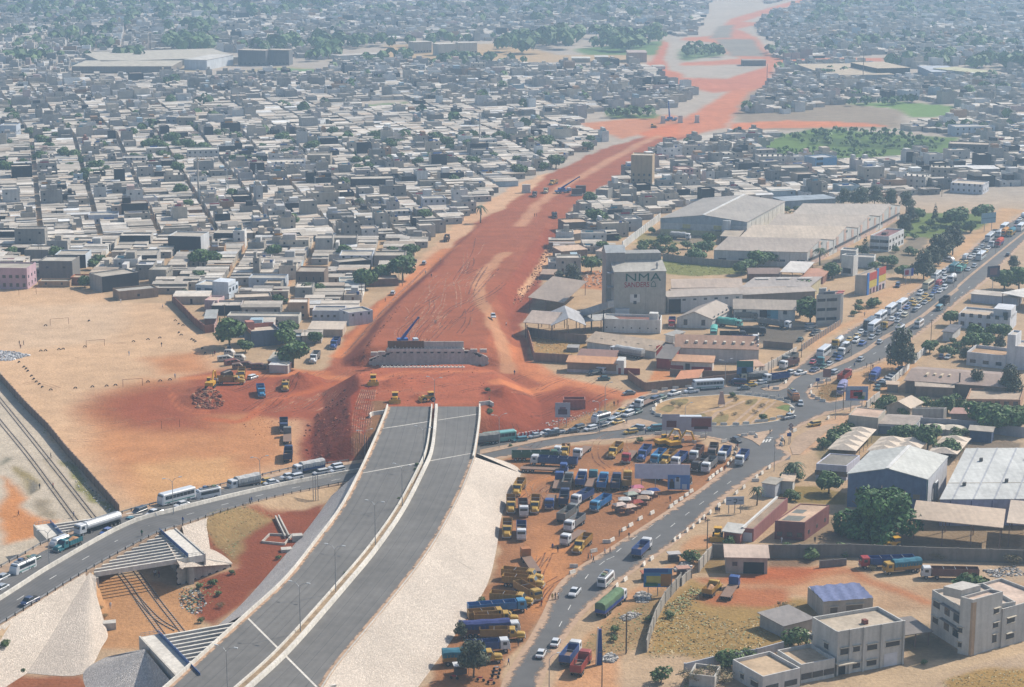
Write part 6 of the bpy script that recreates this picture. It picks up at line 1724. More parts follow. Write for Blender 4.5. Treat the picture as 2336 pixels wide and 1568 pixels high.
# trees and plants
GREENS=[(0.062,0.112,0.030),(0.080,0.140,0.038),(0.052,0.094,0.028),(0.098,0.158,0.044),(0.110,0.160,0.055)]
def leaf_cloud(seed,lobes,n,size,cols,droop=0.0,flat=0.5):
 r=random.Random(seed)
 vs_,fs_,cs_=[],[],[]
 vol=[a*b*c for _,(a,b,c) in lobes]
 for _ in range(n):
  (cx,cy_,cz),(ra,rb,rc_)=r.choices(lobes,vol)[0]
  while True:
   p=Vector((r.uniform(-1,1),r.uniform(-1,1),r.uniform(-1,1)))
   if 0.30<p.length<1:
    break
  p=p.normalized()*(p.length**0.45)
  c=Vector((cx+p.x*ra,cy_+p.y*rb,cz+p.z*rc_))
  nrm=(p+Vector((r.uniform(-.7,.7),r.uniform(-.7,.7),r.uniform(-.3,.9)))).normalized()
  a=nrm.orthogonal().normalized()
  b=nrm.cross(a)
  t=r.uniform(0,6.28)
  a,b=a*math.cos(t)+b*math.sin(t),b*math.cos(t)-a*math.sin(t)
  s=size*r.uniform(0.55,1.25)
  k=len(vs_)
  dn=Vector((0,0,-droop*s))
  vs_+=[c-a*s-b*s*flat,c+a*s*0.8-b*s*flat*0.7+dn,c+a*s+b*s*flat+dn,c-a*s*0.7+b*s*flat]
  fs_.append((k,k+1,k+2,k+3))
  col=r.choice(cols)
  f=r.uniform(0.75,1.3)
  cs_.append((col[0]*f,col[1]*f,col[2]*f))
 return vs_,fs_,cs_
def crown_mesh(name,seed,lobes,n,size,cols,droop=0.0,flat=0.5):
 v,f,c=leaf_cloud(seed,lobes,n,size,cols,droop,flat)
 return arr_mesh(name,np.array([tuple(p) for p in v]),np.array(f),'leaf',np.array(c),'FACE')
def trunk_mesh(name,h,r0,limbs,seed):
 r=random.Random(seed)
 mb=MB()
 mb.cyl((0,0,-0.05),(0.02,0.01,h),r0,r0*0.6,n=7)
 for k in range(limbs):
  a=2*math.pi*k/limbs+r.uniform(-.4,.4)
  q=Vector((math.cos(a)*0.3,math.sin(a)*0.3,h+r.uniform(0.18,0.36)))
  mb.cyl((0.02,0.01,h*0.85),q,r0*0.5,r0*0.16,n=5)
 return mesh_from(mb,name,'bark',True)
def lobes_of(seed,n,spread,base,rr):
 r=random.Random(seed)
 L=[((0,0,base+0.05),(rr*1.1,rr*1.1,rr*0.85))]
 for k in range(n):
  a=2*math.pi*k/n+r.uniform(-.5,.5)
  d=spread*r.uniform(0.7,1.15)
  q=rr*r.uniform(0.6,0.95)
  L.append(((math.cos(a)*d,math.sin(a)*d,base+r.uniform(-0.14,0.16)),(q,q,q*0.75)))
 return L
KIND={}
for k in range(4):
 KIND['broad%d'%k]=(trunk_mesh('trunk',0.30,0.035,5,k),crown_mesh('crown',10+k,lobes_of(20+k,7,0.27,0.46,0.29),950,0.058,GREENS[:4],0,0.7))
for k in range(2):
 KIND['casuarina%d'%k]=(trunk_mesh('trunk',0.4,0.028,6,30+k),crown_mesh('crown',40+k,lobes_of(41+k,7,0.27,0.52,0.29)+lobes_of(51+k,5,0.18,0.9,0.22),1700,0.055,[(0.076,0.092,0.048),(0.06,0.076,0.042),(0.095,0.105,0.06),(0.068,0.068,0.044)],0.8,0.35))
KIND['eucalyptus']=(trunk_mesh('trunk',0.6,0.03,6,60),crown_mesh('crown',61,lobes_of(62,5,0.24,0.75,0.27)+lobes_of(63,4,0.18,1.1,0.24),1300,0.055,[(0.06,0.085,0.04),(0.08,0.1,0.055),(0.05,0.07,0.035)],0.5,0.3))
KIND['cypress']=(trunk_mesh('trunk',0.4,0.05,3,70),crown_mesh('crown',71,[((0,0,0.5),(0.5,0.5,0.4)),((0,0,1.0),(0.38,0.38,0.5)),((0,0,1.6),(0.24,0.24,0.5)),((0,0,2.1),(0.12,0.12,0.35))],700,0.08,[(0.03,0.05,0.025),(0.04,0.06,0.03)]))
for k in range(2):
 KIND['bush%d'%k]=(trunk_mesh('stem',0.15,0.03,5,80+k),crown_mesh('crown',81+k,lobes_of(83+k,5,0.28,0.3,0.27),420,0.06,GREENS[1:]+[(0.10,0.13,0.05)]))
KIND['drybush']=(trunk_mesh('stem',0.15,0.03,5,90),crown_mesh('crown',91,lobes_of(92,5,0.28,0.26,0.26),420,0.05,[(0.16,0.13,0.06),(0.2,0.15,0.08),(0.12,0.12,0.05)],0.0,0.2))
KIND['giant']=(trunk_mesh('trunk',0.2,0.03,7,95),crown_mesh('crown',96,lobes_of(97,10,0.31,0.2,0.21)+lobes_of(98,7,0.17,0.3,0.21),5200,0.026,[(0.038,0.098,0.024),(0.050,0.118,0.028),(0.066,0.142,0.036)]))
def palm_mesh(seed):
 r=random.Random(seed)
 v,f,c=[],[],[]
 for k in range(22):
  a=2*math.pi*k/22+r.uniform(-.15,.15)
  up=r.uniform(-0.1,0.55)
  prev=None
  for s in range(6):
   t=s/5
   d=0.5*t
   z=1.0+up*t*0.5-0.42*t*t
   w=0.055*(1-t)+0.012
   p=Vector((math.cos(a)*d,math.sin(a)*d,z))
   sd=Vector((-math.sin(a),math.cos(a),0))*w
   cur=(p-sd+Vector((0,0,-w*0.6)),p,p+sd+Vector((0,0,-w*0.6)))
   if prev:
    o=len(v)
    v+=list(prev)+list(cur)
    f+=[(o,o+3,o+4,o+1),(o+1,o+4,o+5,o+2)]
    q=r.uniform(0.7,1.2)
    c+=[(0.06*q,0.085*q,0.035*q)]*2
   prev=cur
 return arr_mesh('fronds',np.array([tuple(p) for p in v]),np.array(f),'leaf',np.array(c),'FACE')
mbp=MB()
mbp.cyl((0,0,-0.05),(0.04,0,0.5),0.045,0.035,n=7)
mbp.cyl((0.04,0,0.5),(0.0,0,1.0),0.035,0.03,n=7)
KIND['palm']=(mesh_from(mbp,'trunk','bark',True),palm_mesh(5))
LAB={'broad':'dark green round tree','casuarina':'feathery grey-green casuarina','eucalyptus':'tall loose eucalyptus','cypress':'pointed dark cypress','bush':'leafy green bush','drybush':'dry brown bush','giant':'giant dome-shaped fig tree','palm':'feathery palm'}
NAME={'broad':'tree','casuarina':'casuarina_tree','eucalyptus':'eucalyptus_tree','cypress':'cypress_tree','bush':'bush','drybush':'dry_bush','giant':'fig_tree','palm':'palm_tree'}
CZ={'broad':0.46,'casuarina':0.65,'eucalyptus':0.85,'cypress':1.2,'bush':0.3,'drybush':0.26,'giant':0.22,'palm':0.95}
LIST=[]
def T(win,kind,rows):
 LIST.extend((win,kind,*q) for q in rows)
T('U','broad',[(90,800,9),(60,765,8),(540,795,8),(410,820,8),(565,845,7),(205,905,9),(320,905,7),(395,930,7),(290,960,10),(45,980,7),(200,1020,6),(340,1000,8),(275,1065,10),(440,1050,9),(510,1060,9),(575,1100,8),(655,1130,10),(480,1135,6),(160,1110,7),(45,1145,10),(35,1090,6),(700,995,9),(735,930,6),(650,890,7),(595,1195,11),(675,1195,8),(510,1210,6),(735,1160,6),(335,1140,5),(370,1340,9),(1020,850,8),(1050,875,6),(1185,945,11),(1030,985,11),(1100,990,10),(1225,990,9),(1300,995,10),(1400,1005,11),(1310,860,6),(1370,875,8),(1430,865,6),(1345,940,6),(1620,930,9),(1755,925,8),(1940,935,10),(2000,965,6),(2290,900,8),(1120,1060,9),(1230,1085,8),(1020,1085,7),(930,1075,6),(1170,1130,7),(1225,1150,9),(1635,1090,10),(1700,1105,8),(1765,1100,9),(1810,1010,6),(1830,1075,5),(1970,1050,8),(2010,1030,7),(2025,1080,6),(2140,1005,9),(2170,985,8),(2225,1020,6),(2050,1040,5),(1400,1200,8),(1240,1305,9),(1605,1330,8),(1670,1310,5),(1480,1370,7),(1285,1400,8),(870,1300,6),(920,1480,5),(1990,1510,10),(2220,1150,7)])
T('U','palm',[(1545,890,8)])
T('V','broad',[(20,955,7),(250,925,10),(245,965,8),(340,985,11),(415,975,6),(545,955,9),(655,935,10),(130,1050,7),(350,1050,7),(415,1065,7),(335,1095,7),(115,1105,8),(185,1095,7),(130,1150,7),(200,1135,8),(45,1155,7),(265,1085,6),(540,1110,7),(615,1070,8),(635,1010,6),(700,1095,11),(740,975,10),(850,930,11),(890,990,11),(920,925,8),(1005,960,7),(770,1015,8),(1035,1055,9),(920,1105,8),(960,1075,6),(820,1110,7),(1100,940,10),(1180,940,9),(1265,940,7),(1310,975,11),(1410,965,11),(1450,960,8),(1535,910,12),(1730,960,7),(1710,1000,8),(1380,1055,7),(1360,1095,7),(1240,1095,8),(1235,1165,10),(1285,1145,7),(1410,1135,7),(1490,1105,10),(790,1230,7),(390,1310,7),(30,1250,8),(580,1475,9),(870,1245,4)])
T('V','palm',[(970,1430,8),(140,1370,7)])
T('b','broad',[(400,130,10),(600,130,8),(1420,50,8),(410,380,6),(660,290,4),(820,1150,13),(1040,1340,6),(1600,1200,9),(1640,1080,9),(1690,1460,11),(1490,700,6),(1600,730,3),(2060,550,6),(2000,1230,6),(1890,655,3)])
T('b','palm',[(1890,480,7),(210,590,4)])
T('a','broad',[(160,40,6),(790,70,8),(1375,160,6),(1290,220,6),(1600,260,4),(1165,450,7)])
T('c','broad',[(870,260,13),(590,330,9),(350,400,12),(60,40,8),(730,40,6),(985,20,8),(930,110,5)])
T('e','broad',[(1110,280,9),(1210,550,11),(1400,720,7),(1570,720,4),(1280,940,7),(1130,1190,9),(800,980,5),(2200,310,5),(1960,730,4)])
T('e','casuarina',[(870,1330,10),(690,1370,6)])
T('e','bush',[(1830,980,6),(1500,840,4)])
T('S','bush',[(45,590,6),(240,530,10),(300,600,8),(150,560,6),(420,560,7),(1280,680,7),(1950,1045,6),(2040,690,6),(1240,270,6),(1320,260,5),(60,560,7),(100,540,6),(210,610,7),(1160,665,8),(1960,1030,5),(2250,610,6),(2140,600,5),(1830,600,6)])
T('S','broad',[(480,620,10),(560,570,9),(600,500,8),(1000,670,10),(1080,650,10),(930,720,8),(870,740,8),(1620,760,9),(1370,900,8),(1440,1085,12),(1350,1075,8),(2120,680,6)])
T('S','palm',[(1520,590,8),(2100,530,4)])
T('S','cypress',[(1888,590,5)])
T('S','eucalyptus',[(1715,170,9),(1800,165,8),(1860,150,11),(1970,145,10),(2100,180,9),(2230,190,9)])
T('L','casuarina',[(1240,1010,12),(1400,850,12),(1560,750,12),(1330,940,10),(1480,800,11),(1020,590,9),(1090,480,7)])
T('L','broad',[(1890,450,12),(1590,500,12),(1750,620,7),(1480,560,6),(1180,480,8),(880,1000,7),(1010,1100,8),(2130,1180,12),(2290,1180,12),(780,990,5)])
T('L','bush',[(1310,580,7),(1420,560,7),(1060,650,6),(1240,650,6),(1360,640,5),(1700,640,7),(1000,740,5),(1130,730,5),(1120,900,6),(690,1050,6),(520,1460,4),(1600,600,6)])
T('L','cypress',[(1360,470,4),(1100,440,4)])
T('L','casuarina',[(2220,1010,6)])
T('C','casuarina',[(1000,710,12.5),(1690,760,5),(1820,1050,8),(2180,1050,10),(2080,640,5)])
T('C','broad',[(1530,380,7),(1790,530,8),(1770,630,8),(1910,610,8),(2020,500,7),(2100,520,7),(1300,690,6)])
T('C','bush',[(690,215,6),(1560,640,4),(1450,740,6),(1600,700,6),(1540,760,6),(460,330,4),(520,280,5)])
T('D','bush',[(790,180,9),(860,130,7),(1260,150,7),(1400,180,7),(1500,170,10),(1620,190,8),(1010,265,5),(300,480,8),(230,540,7),(370,420,6),(440,360,5),(1600,470,5),(1690,470,4),(120,600,5),(1560,560,6)])
T('D','broad',[(2000,290,11),(2140,300,12),(2290,290,12),(1880,270,10),(960,470,6),(1060,480,7),(1280,520,9),(1540,640,7),(1430,650,5),(190,1010,8)])
T('D','giant',[(740,1400,25)])
T('B','palm',[(1740,1040,7),(1330,1330,5)])
T('B','bush',[(1700,1150,6),(1670,1215,5),(1780,1180,5),(1400,545,4),(1060,300,3),(1690,1390,5),(1750,1420,4)])
T('O','bush',[(300,590,4),(850,680,5),(1060,650,5),(760,1235,7),(700,1260,5),(330,1370,7),(270,1390,5),(430,1340,4),(1600,1400,2),(60,690,5),(20,700,4),(690,620,3)])
T('O','broad',[(1905,880,9)])
T('O','drybush',[(690,1050,6),(150,1480,6),(260,1500,5),(60,1500,6),(1680,690,4),(2200,720,5),(1250,770,3),(1720,700,3)])
T('F','casuarina',[(540,1190,8)])
T('F','casuarina',[(400,920,3.5)])
T('J','bush',[(2150,1480,6),(2060,1110,2.5),(2200,1080,3),(1840,1180,3),(1830,1240,2.5),(950,990,3)])
T('A','bush',[(310,330,2.6),(338,540,3),(1980,640,3),(560,700,1.5)])
T('B','drybush',[(940,510,2.4),(1080,510,2.2),(1310,490,2.5),(1380,420,2.6),(480,415,3),(400,400,2.4),(1100,350,2.6),(1240,380,2.5)])
T('I','bush',[(1330,890,2.6),(1420,870,3),(1460,940,2.2),(1340,1120,2.2),(1860,700,2),(1550,800,2),(40,1400,3),(150,1460,1.6)])
T('I','drybush',[(1470,1020,2.6),(670,1060,2.2),(700,1090,2.2)])
T('J','bush',[(40,800,1.2),(330,440,1.1),(300,480,1.0),(510,110,1.6),(520,80,1.8),(500,150,1.2),(395,300,1.0),(270,520,1.0)])
recs=[]
for i,(win,kind,zx,zy,dm) in enumerate(LIST):
 p=at(win,zx,zy,CZ[kind]*dm)
 q=at(win,zx,zy,ZH+0.3) if(win=='J' and zx<600) else None
 z=ground_z(p.x,p.y)
 if q is not None:
  p,z=q,ZH-0.2
 lm=min(LANDMARKS+[('the roundabout',cen),('the motorway median',Vector((-30,460,0))),('the blue warehouse',at('D',800,1330)),('the white ribbed office',at('O',1200,1440)),('the truck park',at('A',1300,1100)),('the railway bridge',at('N',1500,1000)),('the joined warehouses',at('S',1200,600)),('the brown workshop',at('C',1500,1100)),('the office villa',at('S',2000,600))],key=lambda t:(t[1].x-p.x)**2+(t[1].y-p.y)**2)
 size='small' if dm<6 else('large' if dm>9.5 else 'middling')
 recs.append((p,z,kind,dm,'%s %s'%(size,LAB[kind]),lm[0],math.hypot(lm[1].x-p.x,lm[1].y-p.y)))
seen,rank={},{}
for i in sorted(range(len(recs)),key=lambda i:recs[i][6]):
 k=recs[i][4:6]
 rank[i]=seen.get(k,0)
 seen[k]=seen.get(k,0)+1
for i,(p,z,kind,dm,base,lm,_) in enumerate(recs):
 var=[k for k in KIND if k.rstrip('0123456789')==kind]
 tm,cm=KIND[R.choice(var)]
 t=thing(NAME[kind],'%s, %s such to %s'%(base,ORD[rank[i]],lm) if kind!='giant' else 'giant dome-shaped dark green tree before the blue warehouse','bush' if 'bush' in kind else 'tree',(p.x,p.y,z),R.uniform(0,6.28),'bushes' if 'bush' in kind else 'trees')
 t.scale=(dm*R.uniform(0.93,1.08),dm*R.uniform(0.93,1.08),dm*R.uniform(0.9,1.08))
 link('stem' if 'bush' in kind else 'trunk',tm,t)
 link('fronds' if kind=='palm' else 'crown',cm,t)
fv,ff,fc=[],[],[]
rr_=random.Random(77)
def far_tree(x,y,dm,n=12,cols=GREENS):
 for _ in range(n):
  a,e=rr_.uniform(0,6.28),rr_.uniform(-0.3,1.4)
  d=dm*0.42
  c=Vector((x+math.cos(a)*math.cos(e)*d,y+math.sin(a)*math.cos(e)*d,dm*0.55+math.sin(e)*d*0.8))
  s=dm*rr_.uniform(0.16,0.28)
  nrm=Vector((math.cos(a)*math.cos(e),math.sin(a)*math.cos(e),math.sin(e)+rr_.uniform(-.3,.5))).normalized()
  u=nrm.orthogonal().normalized()
  w=nrm.cross(u)
  k=len(fv)
  fv.extend(tuple(c+q) for q in(-u*s-w*s,u*s-w*s*.8,u*s*.9+w*s,-u*s*.8+w*s))
  ff.append((k,k+1,k+2,k+3))
  col,f=rr_.choice(cols),rr_.uniform(0.7,1.3)
  fc.append((col[0]*f,col[1]*f,col[2]*f))
def belt(win,poly,n,d0,d1,cols=GREENS):
 P=pts(win,poly)
 x0,x1,y0,y1=min(p.x for p in P),max(p.x for p in P),min(p.y for p in P),max(p.y for p in P)
 X,Y=NP.uniform(x0,x1,n*4),NP.uniform(y0,y1,n*4)
 ok=np.nonzero(sdf(P,X,Y)<0)[0][:n]
 for i in ok:
  far_tree(X[i],Y[i],rr_.uniform(d0,d1),cols=cols)
belt('U',[(1130,370),(1180,300),(1480,290),(1480,370),(1300,380)],37,10,18)
belt('U',[(1540,380),(1700,340),(2000,310),(2336,300),(2336,440),(2050,420),(1900,370)],37,10,18)
belt('U',[(800,410),(900,380),(1000,385),(980,420)],10,8,14)
belt('U',[(0,440),(0,380),(420,390),(420,430),(200,460)],21,8,14)
belt('U',[(1150,250),(1150,170),(1480,170),(1480,250)],25,10,16)
belt('U',[(0,300),(300,60),(900,20),(1400,60),(1000,200),(500,330),(100,360)],92,8,15)
belt('U',[(0,130),(0,0),(2336,0),(2336,120),(1200,160)],109,10,17)
belt('U',[(560,350),(560,290),(800,300),(800,360)],16,8,13)
belt('V',[(0,330),(300,290),(640,280),(1060,290),(620,320),(0,350)],29,9,15)
belt('V',[(1060,370),(1200,290),(1650,250),(1650,350),(1400,380)],46,10,20)
belt('V',[(1650,330),(1780,250),(2240,240),(2230,320),(1900,370)],63,9,17)
belt('V',[(440,470),(900,420),(1200,400),(1350,440),(900,470),(760,480)],33,7,13)
belt('V',[(100,440),(300,410),(500,400),(480,440),(150,460)],16,7,12)
belt('V',[(0,120),(700,20),(2336,40),(2336,180),(900,170)],92,9,15)
belt('V',[(1840,790),(2180,780),(2180,820),(1860,815)],18,5,8)
belt('X',[(560,380),(620,340),(740,360),(720,390)],12,6,10)
belt('X',[(-20,400),(60,330),(200,350),(280,390),(60,420)],25,6,11)
belt('X',[(1400,470),(1700,410),(1900,400),(1850,470)],25,9,15)
belt('X',[(1850,500),(2100,420),(2336,440),(2336,500)],25,9,15)
belt('X',[(850,330),(1000,290),(1500,290),(1450,340),(1000,350)],21,8,13)
belt('X',[(880,540),(1000,500),(1180,500),(940,560)],16,5,8)
belt('X',[(1050,730),(1500,690),(1600,710),(1350,740)],25,4,7)
belt('X',[(640,960),(1000,900),(1500,920),(1800,990),(1780,1040),(1200,1030),(900,1000),(760,980)],140,2.2,4.5,[(0.09,0.15,0.045),(0.075,0.125,0.04),(0.11,0.17,0.05)])
belt('X',[(440,1070),(640,1030),(1400,1060),(1350,1085),(800,1095),(480,1090)],110,2,3.5,[(0.1,0.17,0.045),(0.12,0.19,0.05)])
belt('X',[(800,200),(2336,130),(2336,20),(900,20)],84,9,15)
belt('X',[(1300,270),(2336,260),(2336,400),(1900,380)],29,8,13)
belt('X',[(1900,560),(2336,540),(2336,700),(1900,640)],10,7,12)
for _ in range(520):
 y=rr_.uniform(1250,3000)
 x=rr_.uniform(-0.3,0.3)*y
 if inside_town(np.array([x]),np.array([y]),0)[0]:
  far_tree(x,y,rr_.uniform(5,10))
tm=link('far_trees',arr_mesh('far_trees',np.array(fv),np.array(ff),'leaf',np.array(fc),'FACE'))
tag(tm,'belts of far trees and gardens among the distant houses','trees',kind='stuff')
wv,wf_,wc_=[],[],[]
def tufts(win,poly,n,h,cols):
 P=pts(win,poly)
 x0,x1,y0,y1=min(p.x for p in P),max(p.x for p in P),min(p.y for p in P),max(p.y for p in P)
 X,Y=NP.uniform(x0,x1,n*4),NP.uniform(y0,y1,n*4)
 ok=np.nonzero(sdf(P,X,Y)<0)[0][:n]
 Zg=terrain(X,Y)
 for i in ok:
  a=rr_.uniform(0,3.14)
  s,hh=h*rr_.uniform(0.25,0.6),h*rr_.uniform(0.15,0.4)
  k=len(wv)
  x,y,z=X[i],Y[i],Zg[i]+0.02
  dx,dy=math.cos(a)*s,math.sin(a)*s
  wv.extend([(x-dx,y-dy,z),(x+dx,y+dy,z),(x+dx*1.2-dy*.9,y+dy*1.2+dx*.9,z+hh),(x-dx*1.1-dy*.9,y-dy*1.1+dx*.9,z+hh*.9)])
  wf_.append((k,k+1,k+2,k+3))
  c,f=rr_.choice(cols),rr_.uniform(0.7,1.3)
  wc_.append((c[0]*f,c[1]*f,c[2]*f))
DRY=[(0.30,0.235,0.12),(0.34,0.26,0.14),(0.24,0.21,0.10),(0.18,0.19,0.08)]
WEED=[(0.12,0.16,0.05),(0.17,0.19,0.07),(0.22,0.21,0.09)]
tufts('K',[(560,1300),(700,1060),(1000,850),(1150,900),(1000,1100),(1500,1250),(2000,1100),(1900,1400),(1600,1640),(520,1640)],1300,0.45,DRY)
tufts('K',[(0,1250),(200,1150),(500,1050),(560,1200),(420,1557),(0,1600),(-200,1500)],350,0.4,DRY+WEED)
tufts('K',[(700,1080),(1000,880),(1120,900),(900,1150),(760,1250)],250,0.5,WEED)
tufts('O',[(1700,1520),(2100,1450),(2400,1440),(2400,1650),(1750,1650)],450,0.35,DRY)
tufts('O',[(0,1500),(400,1420),(400,1500),(0,1600)],200,0.6,DRY)
tufts('d',[(320,1260),(1040,1330),(860,1470),(360,1470)],250,0.5,DRY)
tufts('N',[(700,0),(780,20),(1000,300),(1260,560),(1200,590),(880,320)],250,0.45,WEED)
tufts('M',[(60,640),(260,900),(430,1150),(780,1557),(700,1557),(380,1180),(40,720)],300,0.4,WEED)
tufts('I',[(1320,590),(1450,490),(1830,430),(1600,590),(1560,720),(1440,640)],250,0.4,WEED+DRY)
tufts('I',[(1190,960),(1330,860),(1500,860),(1440,980),(1300,1090)],150,0.4,WEED)
tufts('A',[(1000,470),(1450,330),(1700,210),(1680,330),(1450,430),(1150,520)],175,0.35,DRY+WEED)
tufts('S',[(230,700),(800,760),(900,800),(460,830),(250,790)],250,0.6,WEED)
tufts('B',[(2000,190),(2150,170),(2190,330),(2060,380),(1960,320)],130,0.4,DRY)
tufts('I',[(0,1400),(180,1380),(120,1470),(0,1470)],40,0.5,WEED)
tw=link('weeds',arr_mesh('weeds',np.array(wv),np.array(wf_),'leaf',np.array(wc_),'FACE'))
tag(tw,'dry grass and weeds on the waste plots','weeds',kind='stuff')
# vehicles: one of each kind, then copies
def wheel(parent,x,y,r=0.33,w=0.22):
 o=MB().cyl((x,y-w/2,r),(x,y+w/2,r),r,n=12).build('wheel','tyre',parent)
 MB().cyl((x,y-w/2-0.01,r),(x,y+w/2+0.01,r),r*0.55,n=8).build('rim','steel',o)
def sect(x,y,z0,z1,t=0.12):
 return[(x,-y,z0),(x,y,z0),(x,y,z1-t),(x,y-t,z1),(x,-y+t,z1),(x,-y,z1-t)]
def car_proto(name,L,W,H,bonnet,boot,wag=False,bed=0.0):
 t=thing(name,None,None)
 h,y=L/2,W/2
 sill,belt=0.28,H*0.60
 st=[(-h,y*0.88,sill+.15,belt-.12),(-h+.15,y,sill,belt),(-h+boot,y,sill,belt+.02),(h-bonnet,y,sill,belt+.02),(h-.35,y*.97,sill,belt-.12),(h,y*.85,sill+.12,belt-.3)]
 MB().loft([sect(*s) for s in st]).build('body','carpaint',t,smooth=False)
 c0,c1=-h+(bed if bed else(0.12 if wag else boot*0.75)),h-bonnet*0.8
 r0,r1=c0+(0.12 if wag or bed else 0.55),c1-0.65
 mb=MB()
 mb.loft([[(c0,-y*.93,belt-.02),(c0,y*.93,belt-.02),(r0,y*.76,H-.08),(r0,-y*.76,H-.08)],[(c1,-y*.93,belt-.02),(c1,y*.93,belt-.02),(r1,y*.76,H-.08),(r1,-y*.76,H-.08)]])
 mb.build('window','glass',t)
 MB().loft([[(r0-.04,-y*.78,H-.1),(r0-.04,y*.78,H-.1),(r0,y*.7,H),(r0,-y*.7,H)],[(r1+.04,-y*.78,H-.1),(r1+.04,y*.78,H-.1),(r1,y*.7,H),(r1,-y*.7,H)]]).build('roof','carpaint',t)
 if bed:
  MB().box(-h+.12,-y+.12,belt-.38,c0-.05,y-.12,belt+.03).build('load_bed','dark',t)
 for sx in(-1,1):
  for sy in(-1,1):
   wheel(t,sx*L*.31,sy*(y-.1))
 for sy in(-1,1):
  MB().box(h-.16,sy*y*.62-.16,belt-.42,h-.02,sy*y*.62+.16,belt-.26).build('headlight','plain',t,(.8,.8,.76))
  MB().box(-h-.01,sy*y*.7-.14,belt-.4,-h+.1,sy*y*.7+.14,belt-.2).build('tail_light','plain',t,(.35,.02,.02))
 return learn(t)
def bus_proto(name,L,W,H,nose=0.25,rack=False):
 t=thing(name,None,None)
 h,y=L/2,W/2
 MB().loft([sect(-h,y*.95,.45,H-.05,.2),sect(-h+.3,y,.38,H,.2),sect(h-nose-.3,y,.38,H,.2),sect(h-nose*.3,y*.96,.4,H*.72,.2),sect(h,y*.93,.45,H*.48,.15)]).build('body','carpaint',t)
 z0,z1=H*.52,H*.82
 n=int(L/1.25)
 for sy in(-1,1):
  for i in range(n):
   x=-h+.5+(L-nose-1.2)*i/n
   MB().box(x,min(sy*y,sy*y+sy*.02),z0,x+1.05,max(sy*y,sy*y+sy*.02),z1).build('window','glass',t)
 MB().add([(h-nose*.33,-y*.86,H*.5),(h-nose*.33,y*.86,H*.5),(h-nose*.95,y*.84,H*.9),(h-nose*.95,-y*.84,H*.9),(h-nose*.33-.3,-y*.86,H*.5),(h-nose*.33-.3,y*.86,H*.5),(h-nose-.6,y*.84,H*.9),(h-nose-.6,-y*.84,H*.9)],[(0,1,2,3),(4,7,6,5),(3,2,6,7),(0,4,5,1),(1,5,6,2),(0,3,7,4)]).build('windscreen','glass',t)
 for v in t.children[-1].data.vertices:
  v.co.x+=0.03
 MB().box(-h-.02,-y*.75,z0,-h+.1,y*.75,z1).build('rear_window','glass',t)
 for sy in(-1,1):
  MB().box(-h+.4,min(sy*y,sy*(y+.015)),.75,h-nose-.5,max(sy*y,sy*(y+.015)),.98).build('stripe','carpaint',t,tone(90,130,190))
 if rack:
  MB().box(-h+.6,-y*.8,H+.02,h-nose-1,y*.8,H+.22).build('roof_rack','steel',t)
  for k in range(3):
   MB().box(-h+1+k*1.3,-y*.5,H+.2,-h+1.9+k*1.3,y*.4,H+.5+.1*k).build('luggage','cloth',t,(tone(120,140,110),tone(170,150,130),tone(110,130,160))[k])
 for x in(-L*.28,L*.31):
  for sy in(-1,1):
   wheel(t,x,sy*(y-.13),.45,.28)
 return learn(t)
def cab_part(t,x,W,bonnet):
 y=W/2
 if bonnet:
  MB().loft([sect(x-3.4,y*.98,.95,2.75,.12),sect(x-2.3,y*.98,.95,2.75,.12),sect(x-1.75,y*.95,.9,2.0,.1)]).build('cab','truckpaint',t)
  MB().loft([sect(x-1.8,y*.72,.8,1.85,.2),sect(x-.25,y*.62,.75,1.7,.2),sect(x,y*.55,.8,1.5,.15)]).build('bonnet','truckpaint',t)
  for sy in(-1,1):
   MB().box(x-1.7,sy*y*.82-.22,.7,x-.1,sy*y*.82+.22,1.12).build('mudguard','truckpaint',t)
   MB().cyl((x-.05,sy*y*.82,.98),(x+.06,sy*y*.82,.98),.13,n=8).build('headlight','plain',t,(.75,.75,.7))
  MB().add([(x-1.73,-y*.82,2.0),(x-1.73,y*.82,2.0),(x-2.25,y*.8,2.62),(x-2.25,-y*.8,2.62),(x-1.9,0,1.98),(x-2.4,0,2.6)],[(0,1,2,3),(0,3,5,4),(1,4,5,2),(0,4,1),(3,2,5)]).build('windscreen','glass',t)
  for v in t.children[-1].data.vertices:
   v.co.x+=0.05
  xs=(x-3.1,x-2.4)
  MB().box(x-.05,-y*.9,.5,x+.12,y*.9,.78).build('bumper','steel',t)
  fx=x-.95
 else:
  MB().loft([sect(x-2.1,y*.98,.9,2.95,.15),sect(x-.35,y*.98,.9,2.95,.15),sect(x,y*.95,.85,1.9,.12)]).build('cab','truckpaint',t)
  MB().box(x-.2,-y*.82,1.75,x-.02,y*.82,2.6).build('windscreen','glass',t)
  for sy in(-1,1):
   MB().box(x-.02,sy*y*.7-.18,.95,x+.05,sy*y*.7+.18,1.15).build('headlight','plain',t,(.75,.75,.7))
  MB().box(x-.1,-y*.96,.5,x+.1,y*.96,.85).build('bumper','steel',t)
  xs=(x-1.55,x-.7)
  fx=x-1.0
 for sy in(-1,1):
  MB().box(xs[0],min(sy*y*.97,sy*y*1.0),1.8,xs[1],max(sy*y*.97,sy*y*1.0),2.5).build('side_window','glass',t)
 for sy in(-1,1):
  wheel(t,fx,sy*(y-.2),.5,.3)
